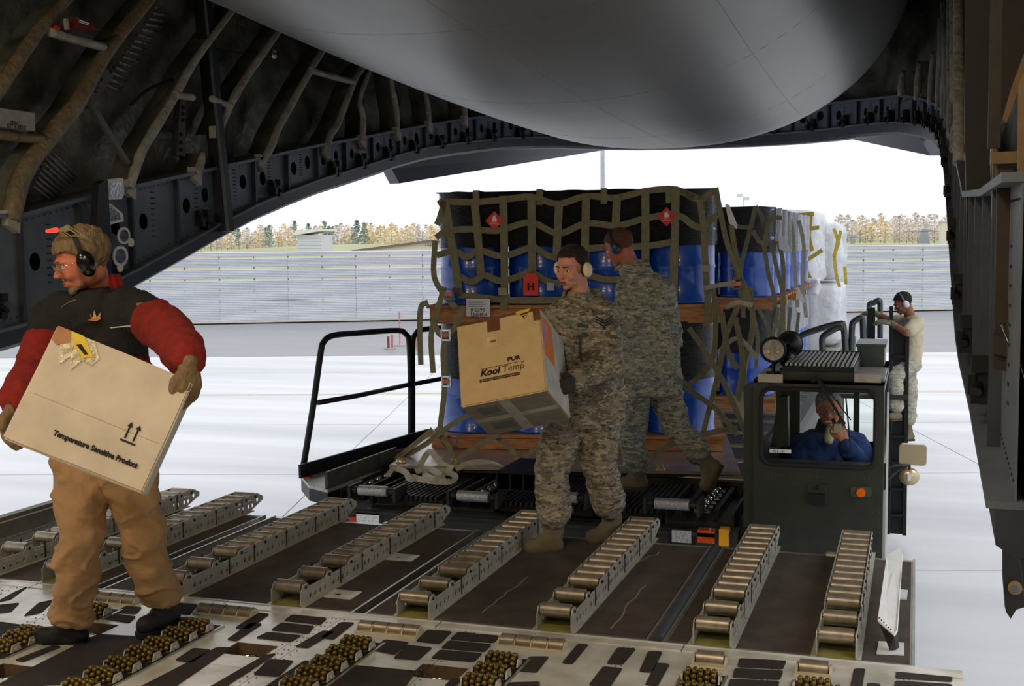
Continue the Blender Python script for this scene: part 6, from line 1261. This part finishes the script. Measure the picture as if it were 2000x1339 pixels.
def piping(pts, mesh_o, m, r=.0025, name='piping'):
    q = [on_front(mesh_o, u, v, .002)[0] for u, v in pts]; q = [x for x in q if x is not None]
    if len(q) > 1: b = MB(); b.tube(q, r, 5); b.build(name, m, mesh_o)
piping([(215, 640), (235, 638), (258, 636), (276, 628), (295, 618)], jk1, WHITEP); piping([(120, 600), (135, 590), (148, 585)], jk1, mat('grey_thread', (0, 0, 0)))
b = MB(); b.cap(J1['neck'] + V((-.02, -.06, .0)), J1['neck'] + V((-.05, -.12, -.1)), .05, .035); fuse(b, .007, 2, 'red_undershirt', mat('bright_red_cotton', (160, 24, 16), .9), jk1)
# beard, glasses, headset with card on the headband
b = MB(); s = 1.06
for p_, q_, r_ in (((-.044, .03, -.082), (-.018, .062, -.096), .013), ((.044, .03, -.082), (.018, .062, -.096), .013), ((-.016, .066, -.1), (.016, .066, -.1), .018), ((-.024, .083, -.052), (.024, .083, -.052), .0075)): b.cap(H1 @ (V(p_) * s), H1 @ (V(q_) * s), r_, r_)
fuse(b, .005, 1, 'beard', HGREY, m1, lambda p, n_: p + n_ * .003 * noise.noise(p * 120))
def glasses(t, H, s, m, lens=True):
    b = MB()
    for i in (-1, 1):
        b.tube([H @ (V((i * .032 + .021 * math.cos(a), .1, -.004 + .017 * math.sin(a))) * s) for a in np.linspace(0, 6.283, 17)[:-1]], .0014, 5, closed=True); b.tube([H @ (V((i * .053, .1, .0)) * s), H @ (V((i * .08, .06, .004)) * s), H @ (V((i * .082, -.01, .006)) * s)], .0014, 5)
    b.tube([H @ (V((-.011, .1, .0)) * s), H @ (V((.011, .1, .0)) * s)], .0014, 5); b.build('glasses_frame', m, t)
    for i in (-1, 1):
        b = MB(); b.prism([H @ (V((i * .032 + .02 * math.cos(a), .1, -.004 + .016 * math.sin(a))) * s) for a in np.linspace(0, 6.283, 15)[:-1]], H.to_3x3() @ V((0, .001, 0))); b.build('lens', gl, t)
glasses(m1, H1, 1.06, CHROME)
muffs(m1, H1, mat('glossy_black_plastic', (18, 18, 18), .2, 0, .1), RUBBER, 1.1, .036, .05)
c = H1 @ V((.015, .015, .147)); R3 = H1.to_3x3(); b = MB(); ux, uy = R3 @ V((.9, -.1, -.25)).normalized(), R3 @ V((0, .95, -.3)).normalized()
q = P(143, 455, Y=3.92); tx = (P(168, 464, Y=3.96) - P(132, 440, Y=3.88)); ty = (P(112, 450, Y=3.9) - P(132, 440, Y=3.88)); o_ = P(132, 438, Y=3.9)
b.boxp(o_, tx, ty, V((0, .02, -.014))); cd_ = b.build('headset_label', mat('cream_label', (206, 192, 140), .6), m1, label='cream printed label on the headset band')
b = MB(); nn = tx.cross(ty).normalized(); nn = nn if nn.y < 0 else -nn
for (a, c_, w_, h_) in ((.3, .35, .3, .35), (.2, .08, .5, .08), (.2, .85, .5, .08)): b.boxp(o_ + tx * a + ty * c_ + nn * .001, tx * w_, ty * h_, nn * .001)
b.build('printed_marks', INK, cd_)
b = MB(); b.cap(P(92, 451, Y=3.92), P(110, 449, Y=3.92), .007, .011); lt_ = b.build('headset_light', mat('red_plastic', (200, 30, 20), .3), m1); g = MATS['red_plastic'].node_tree.nodes['Principled BSDF']; g.inputs['Emission Color'].default_value = (1, .08, .05, 1); g.inputs['Emission Strength'].default_value = .8

# ---- man 2: airman carrying the second box
H2 = headframe(P(1117, 523, Y=6.4), V((-.40, -.90, -.16)), V((.03, 0, 1)))
BXE = V((.9759, .0684, .207)); BXP = lambda u, v: Pl(u, v, V((-1.995, 5.961, 1.023)) + BXE * (.228 + .042), BXE)      # plane just off the box's right face
J2 = dict(neck=P(1133, 584, Y=6.46), chest=P(1143, 672, Y=6.45), pelvis=P(1150, 785, Y=6.5), sL=P(1182, 615, Y=6.52), sR=P(1092, 615, Y=6.4), eL=P(1190, 716, Y=6.36), wL=BXP(1120, 742), eR=P(1065, 705, Y=6.36), wR=P(985, 735, Y=6.33),
          hL=P(1172, 812, Y=6.53), hR=P(1112, 812, Y=6.46), kL=P(1170, 905, Y=6.48), kR=P(1076, 915, Y=6.34), aL=P(1196, 1010, Y=6.6), aR=P(1082, 1030, Y=6.32), footL=(P(1206, 1040, Y=6.62), P(1146, 1052, Y=6.5)), footR=(P(1092, 1065, Y=6.32), P(1022, 1070, Y=6.24)),
          handL=(BXP(1092, 782) - BXP(1120, 742), -BXE, V((-.2, -.9, .4)), .62), handR=(V((-1, -.1, .1)), V((0, -.6, .6)), V((0, 0, 1)), .5), front=V((-.5, -.85, 0)).normalized())
m2, body2, jk2 = person('airman in tiger-stripe camouflage carrying a tan lettered box, cream ear defenders', J2, H2, dict(base=(-1.85, 6.4, 0), skin=SKIN2, hairm=HBROWN, front=.07, trm=ABU, trad=[.112, .105, .098, .092, .094], tlen=.74, jm=ABU, jrad=[.08, .076, .07, .068, .06], jk=.036, hem=.05, bm=BOOT, br=.05, laces=True, glove=GLOVEB, cup=mat('cream_plastic', (226, 208, 168), .4, 0, .04), band=mat('dark_headband', (40, 40, 48), .5), cw=.028, vox=.006, collar=ABU, jf=.013, tf=.014))
b = MB(); b.cap(J2['neck'] + V((-.02, -.03, .02)), J2['neck'] + V((-.035, -.06, -.05)), .05, .04); fuse(b, .007, 2, 'undershirt', mat('tan_undershirt', (150, 132, 104), .9), jk2)
darkp = mat('dark_blue_thread', (24, 26, 38), .8)
bpy.context.view_layer.update()
# rank chevrons on the sleeve
for k in range(3):
    for s_, (x0, x1) in ((-1, (1162, 1180)), (1, (1182, 1198))):
        y = 632 - k * 5
        poly = [(x0, y - (6 if s_ < 0 else 0) + (0 if s_ < 0 else 3)), (x1, y + (3 if s_ < 0 else -7)), (x1, y + (5.5 if s_ < 0 else -4.5)), (x0, y - (3.5 if s_ < 0 else -5.5))]
        decal(poly, jk2, 'rank_chevron', darkp, .012, (1180, 630))
st = [(1180 + (4.6 if i % 2 == 0 else 2) * math.sin(6.283 * i / 10), 640 - (4.6 if i % 2 == 0 else 2) * math.cos(6.283 * i / 10)) for i in range(10)]; decal(st, jk2, 'rank_star', darkp, .012, (1180, 632))
for poly, nm in (([(1120, 655), (1150, 652), (1150, 657), (1120, 660)], 'pocket_flap_seam'), ([(1128, 632), (1152, 634), (1152, 640), (1128, 638)], 'name_tape'), ([(1133, 636), (1137, 650), (1135, 700), (1131, 700), (1131, 650)], 'button_placket')): decal(poly, jk2, nm, mat('dull_green_tape', (74, 76, 60), .9), .004)
# ---- man 3: airman walking away on the loader deck
H3 = headframe(P(1208, 482, Y=7.86), V((-.93, .10, -.42)), V((-.2, 0, 1)))
J3 = dict(neck=P(1234, 524, Y=7.9), chest=P(1265, 630, Y=7.9), pelvis=P(1272, 735, Y=7.92), sL=P(1228, 562, Y=7.92), sR=P(1292, 565, Y=7.98), eL=P(1222, 665, Y=7.76), wL=P(1190, 690, Y=7.95), eR=P(1312, 668, Y=8.1), wR=P(1262, 660, Y=8.22),
          hL=P(1243, 755, Y=7.86), hR=P(1292, 755, Y=7.98), kL=P(1234, 850, Y=7.84), kR=P(1326, 838, Y=8.0), aL=P(1245, 915, Y=7.88), aR=P(1372, 893, Y=8.02), footL=(P(1258, 942, Y=7.9), P(1206, 944, Y=7.84)), footR=(P(1398, 905, Y=8.04), P(1374, 958, Y=8.0)),
          handL=(V((-.7, .5, .2)), V((0, .9, 0)), V((0, 0, 1)), .5), handR=(V((-.9, .3, 0)), V((0, .9, 0)), V((0, 0, 1)), .5), front=V((-.8, .5, 0)).normalized())
m3, body3, jk3 = person('airman in camouflage striding away on the loader deck, seen from behind', J3, H3, dict(base=(-1.7, 7.9, .02), skin=mat('tanned_skin', (168, 98, 76), .6), hairm=mat('cropped_brown_hair', (84, 52, 40), .85, 0, .15, 40), hth=.003, front=.06, trm=ABU2, trad=[.115, .102, .088, .086, .086], tlen=.8, jm=ABU2, jrad=[.085, .08, .074, .066, .058], jk=.04, hem=.05, bm=BOOT, br=.048, cup=mat('dark_blue_cup', (40, 50, 74), .4), band=RUBBER, collar=ABU2, jf=.013, glove=GLOVEB, vox=.0075, cvox=.01))
# ---- man 4 on the ladder
H4 = headframe(P(1763, 592, Y=13.8), V((-.90, -.25, -.42)))
J4 = dict(neck=P(1779, 622, Y=13.85), chest=P(1779, 655, Y=13.85), pelvis=P(1774, 702, Y=13.88), sL=P(1791, 632, Y=13.7), sR=P(1774, 628, Y=14.0), eL=P(1771, 650, Y=13.5), wL=P(1741, 631, Y=13.6), eR=P(1742, 626, Y=14.1), wR=P(1708, 611, Y=14.15),
          hL=P(1780, 708, Y=13.8), hR=P(1768, 708, Y=13.98), kL=P(1748, 738, Y=13.62), kR=P(1777, 765, Y=13.9), aL=P(1751, 800, Y=13.6), aR=P(1772, 828, Y=13.9), footL=(P(1757, 812, Y=13.62), P(1735, 814, Y=13.5)), footR=(P(1782, 852, Y=13.92), P(1756, 854, Y=13.8)),
          handL=(V((-1, -.1, .2)), V((0, .3, -.9)), V((0, 1, 0)), .4), handR=(V((-1, 0, .05)), V((0, 0, -1)), V((0, -1, 0)), .7), front=V((-.9, -.3, 0)).normalized())
m4, body4, jk4 = person('airman in tan t-shirt and gloves climbing the ladder beside the loader', J4, H4, dict(base=(-.1, 13.9, -.5), skin=SKIN3, hairm=HBLACK, hth=.003, trm=ABUL, trad=[.112, .1, .085, .08, .082], tlen=.86, jm=mat('tan_cotton_tshirt', (196, 184, 156), .9, 0, .05, 10), jname='t_shirt', short=True, jrad=[.075, .072, .07], jk=.02, hem=.02, bm=BOOT, cup=PAPER, band=mat('grey_band', (90, 100, 120), .5), glove=GLOVEG, vox=.009, cvox=.012, jf=.007, tf=.012, gfat=.003))
b = MB(); hx = (J4['hL'] - J4['hR']).normalized(); q = J4['pelvis'] + V((0, 0, .05)); b.cap(q + hx * .06, q - hx * .06, .125, .125); 
# ---- driver
H5 = headframe(P(1619, 797, Y=8.1), V((.02, -1, -.1)), V((-.08, 0, 1)))
J5 = dict(neck=P(1622, 836, Y=8.16), chest=P(1624, 900, Y=8.2), pelvis=P(1624, 960, Y=8.3), sL=P(1672, 868, Y=8.2), sR=P(1572, 868, Y=8.2), eL=P(1690, 925, Y=8.02), wL=P(1652, 868, Y=7.82), eR=P(1545, 930, Y=8.1), wR=P(1560, 960, Y=7.85),
          hL=P(1645, 965, Y=8.25), hR=P(1603, 965, Y=8.25), kL=P(1650, 985, Y=7.85), kR=P(1598, 985, Y=7.85), aL=P(1650, 1085, Y=7.8), aR=P(1598, 1085, Y=7.8), footL=(P(1650, 1100, Y=7.82), P(1650, 1110, Y=7.62)), footR=(P(1598, 1100, Y=7.82), P(1598, 1110, Y=7.62)),
          handL=(V((-.35, .1, .9)), V((-.5, .6, .2)), V((-.6, -.6, .2)), .9), handR=(V((.3, -1, 0)), V((0, 0, -1)), V((1, 0, 0)), .5), front=V((0, -1, 0)))
m5, body5, jk5 = person('grey-haired smiling driver in blue jacket behind the cab windscreen, speaking into a microphone', J5, H5, dict(base=(-.6, 8.1, -.1), s=1.0, skin=SKIN1, hairm=HWHITE, front=.062, hth=.01, browm=HWHITE, trm=mat('navy_trousers', (30, 34, 52), .9), trad=[.09, .085, .075, .07, .065], jm=mat('blue_work_jacket', (34, 62, 122), .85, 0, .15, 6), jrad=[.085, .08, .074, .066, .055], jk=.03, hem=.02, bm=CAPG, vox=.008, cvox=.01, fat=.008, collar=mat('black_fleece', (0, 0, 0))))
glasses(m5, H5, 1.0, mat('thin_gold_frame', (140, 110, 70), .3, .7)); b = MB(); b.cap(H5 @ V((-.017, .092, -.068)), H5 @ V((.017, .092, -.068)), .006, .006); b.build('teeth', mat('teeth', (220, 212, 196), .4), m5)
b = MB(); b.cap(J5['neck'] + V((0, -.035, -.01)), J5['neck'] + V((-.005, -.075, -.07)), .045, .03); fuse(b, .008, 2, 'cream_shirt', mat('cream_shirt', (204, 190, 150), .9), jk5)
mc = P(1636, 838, Y=7.78); t = thing('hand_microphone', 'pale hand microphone held to the driver\'s mouth', 'microphone', tuple(mc)); b = MB(); b.boxp(mc + V((-.022, -.02, -.02)), (.044, 0, 0), (0, .028, 0), (0, 0, .055)); b.build('case', mat('cream_shirt', (0, 0, 0)), t); b = MB(); b.cyl(mc + V((-.015, .0, .02)), mc + V((-.03, .03, .06)), .012); b.build('mouthpiece', RUBBER, t)

# ================================================================= the two carried boxes
def carton(M_, d, m, name, label, wt):
    t = thing(name, label, 'box', tuple(M_.translation)); R3 = M_.to_3x3(); c = M_.translation; ex, ey, ez = (R3 @ V((1, 0, 0)), R3 @ V((0, 1, 0)), R3 @ V((0, 0, 1))); hx, hy, hz = d[0] / 2, d[1] / 2, d[2] / 2
    bm = bmesh.new(); bmesh.ops.create_cube(bm, size=2)
    for v in bm.verts: v.co = V((v.co.x * hx, v.co.y * hy, v.co.z * hz))
    bmesh.ops.bevel(bm, geom=bm.edges[:], offset=.006, segments=2, affect='EDGES'); bmesh.ops.subdivide_edges(bm, edges=[e for e in bm.edges if e.calc_length() > .1], cuts=5, use_grid_fill=True)
    vs_ = []
    for v in bm.verts: q = v.co; w_ = wt * noise.noise(V((q.x * 5, q.y * 5 + 3, q.z * 5))); l_ = V((q.x / hx, q.y / hy, q.z / hz)); vs_.append(M_ @ (q + V((l_.x ** 7, l_.y ** 7, l_.z ** 7)) * w_))
    b = MB(); b.add(vs_, [tuple(v.index for v in f.verts) for f in bm.faces], 0, False); bm.free(); b.build('carton', m, t)
    return t, (lambda x, y, z: c + ex * x * hx + ey * y * hy + ez * z * hz), ex, ey, ez
def M3(R, c, k=1.0): o = V((0, 0, CH)); c = o + (V(c) - o) * k; return Matrix((tuple(R[0]) + (c.x,), tuple(R[1]) + (c.y,), tuple(R[2]) + (c.z,), (0, 0, 0, 1)))
MX2 = M3([[0.9759, 0.0365, -0.2149], [0.0684, 0.8847, 0.4611], [0.207, -0.4647, 0.8609]], (-1.995, 5.961, 1.023)); D2 = (.456, .424, .467)
t2, F2, ex, ey, ez = carton(MX2, D2, CARD, 'shipping_box', 'tan cardboard box lettered KoolTemp, held by the airman', .0012)
def band(t, F, name, m, quad, face, off=.0015, label=None):
    """flat tape or print on the front (y=-1), right (x=1), bottom (z=-1) or top (z=1) face"""
    P3 = {'f': lambda a, c: F(a, -1, c) - ey_ * off, 'r': lambda a, c: F(1, a, c) + ex_ * off, 'b': lambda a, c: F(a, c, -1) - ez_ * off, 't': lambda a, c: F(a, c, 1) + ez_ * off}[face]; ext = {'f': ey_, 'r': -ex_, 'b': ez_, 't': -ez_}[face] * .001
    b = MB(); b.prism([P3(a, c) for a, c in quad], ext); return b.build(name, m, t, label=label)
ex_, ey_, ez_ = ex, ey, ez
def rq(a0, a1, c0, c1): return [(a0, c0), (a1, c0), (a1, c1), (a0, c1)]
band(t2, F2, 'brown_tape', TAPEB, [(-1, .95), (-.2, .93), (.3, .95), (1, .93), (1, 1), (-1, 1)], 'f', .004); band(t2, F2, 'brown_tape', TAPEB, rq(-.26, .04, .66, 1), 'f', .005); band(t2, F2, 'brown_tape', TAPEB, rq(.84, 1, .7, 1), 'f', .005)
band(t2, F2, 'yellow_label', YEL, [(.42, 1.0), (.8, 1.02), (.62, .78)], 'f', .0065, 'yellow triangle label at the top edge'); band(t2, F2, 'label_stripe', INK, [(.52, .93), (.74, .94), (.7, .9), (.56, .89)], 'f', .0075); band(t2, F2, 'label_stripe', INK, [(.57, .87), (.67, .88), (.62, .81)], 'f', .0075)
band(t2, F2, 'yellow_label', YEL, [(.45, 1.0), (.8, 1.0), (.85, .3), (.5, .3)], 't'); band(t2, F2, 'small_sticker', mat('pale_tan_sticker', (222, 192, 140), .7), rq(-.3, -.04, .3, .52), 'f')
text('HW', .018, basis(F2(-.22, -1, .39) - ey * .003, ex, ez), TAPEB, t2, 'sticker_print', bold=.001)
text('PUR', .03, basis(F2(.16, -1, -.14) - ey * .002, ex, ez), INK, t2, bold=.0012, sx=1.25); text('Kool', .05, basis(F2(-.5, -1, -.37) - ey * .002, ex, ez), INK, t2, shear=.25, bold=.0018, sx=1.05); text('Temp', .05, basis(F2(.02, -1, -.37) - ey * .002, ex, ez), mat('thin_brown_ink', (90, 66, 40), .8), t2, shear=.1); text('TM', .012, basis(F2(.47, -1, -.24) - ey * .002, ex, ez), INK, t2)
band(t2, F2, 'printed_bar', INK, rq(-.52, .42, -.51, -.44), 'f', .0022); band(t2, F2, 'printed_line', INK, rq(-.48, .4, -.205, -.195), 'f', .0022); text('TEMPERATURE CONTROL PACKAGING', .0115, basis(F2(-.5, -1, -.495) - ey * .0035, ex, ez), CARD, t2, sx=1.0)
band(t2, F2, 'side_panel', mat('pale_side_board', (204, 196, 184), .8), rq(-.97, .97, -.97, .97), 'r', .002); band(t2, F2, 'orange_label', ORANGE, rq(-.9, -.1, -.1, .85), 'r', .0035, 'bright orange label on the side'); band(t2, F2, 'pink_sticker', mat('pink_sticker', (216, 150, 170), .7), rq(-.95, -.55, .3, .7), 'r', .0045)
band(t2, F2, 'bottom_board', mat('grey_brown_board', (150, 140, 124), .8), rq(-.99, .99, -.99, .99), 'b', .002); band(t2, F2, 'clear_tape', CLEAR, rq(-.98, .98, -.12, .12), 'b', .004); band(t2, F2, 'clear_tape', CLEAR, rq(-.14, .12, -.98, .98), 'b', .005); band(t2, F2, 'printed_patch', mat('faded_green_print', (110, 116, 110), .8), rq(-.7, -.2, .3, .7), 'b', .004); band(t2, F2, 'printed_patch', mat('faded_green_print', (0, 0, 0)), rq(-.7, -.25, -.75, -.35), 'b', .004)
MX1 = M3([[0.8085, -0.5335, 0.2484], [0.4131, 0.8151, 0.4062], [-0.4192, -0.2258, 0.8794]], (-2.962, 3.872, 1.048), .9); D1 = (.527 * .9, .30, .448 * .9)
MX1.translation = MX1.translation - MX1.to_3x3() @ V((0, (.494 * .9 - .30) / 2, 0))
t1, F1, ex, ey, ez = carton(MX1, D1, CARDL, 'shipping_box', 'large pale tan box held tilted by the man in brown trousers', .003); ex_, ey_, ez_ = ex, ey, ez
band(t1, F1, 'crinkled_tape', mat('shiny_crinkled_tape', (214, 200, 168), .15, 0, .3, 60, .9, 40), [(-.9, .98), (-.45, .98), (-.3, .75), (-.35, .6), (-.5, .62), (-.58, .4), (-.66, .62), (-.75, .42), (-.85, .7)], 'f', .003); band(t1, F1, 'brown_stain_tape', mat('brown_stained_tape', (176, 120, 76), .5), [(-.99, .99), (-.8, 1), (-.74, .82), (-.9, .7), (-.99, .76)], 'f', .004); band(t1, F1, 'yellow_label', YEL, [(-.8, 1.0), (-.62, 1.0), (-.38, .74), (-.5, .66), (-.66, .76)], 'f', .0055, 'yellow and black label at the top corner'); band(t1, F1, 'label_stripe', INK, [(-.66, .82), (-.5, .72), (-.46, .75), (-.6, .86)], 'f', .0065)
text('Temperature Sensitive Product', .0245, basis(F1(-.42, -1, -.66) - ey * .003, ex, ez), INK, t1, bold=.0012, sx=.92)
for a in (.47, .59): b = MB(); q = lambda x, z: F1(x, -1, z) - ey * .003; b.prism([q(a - .012, -.28), q(a + .012, -.28), q(a + .012, -.08), q(a + .04, -.08), q(a, .0), q(a - .04, -.08), q(a - .012, -.08)], ey * .001); b.build('up_arrow', INK, t1)
band(t1, F1, 'arrow_base', INK, rq(.42, .64, -.34, -.31), 'f', .003); band(t1, F1, 'board_crease', mat('crease_tan', (206, 196, 176), .8), rq(-.9, .98, -.16, -.15), 'f', .0025); band(t1, F1, 'side_panel', mat('pale_side_board', (0, 0, 0)), rq(-.97, .97, -.97, .97), 'r', .002)
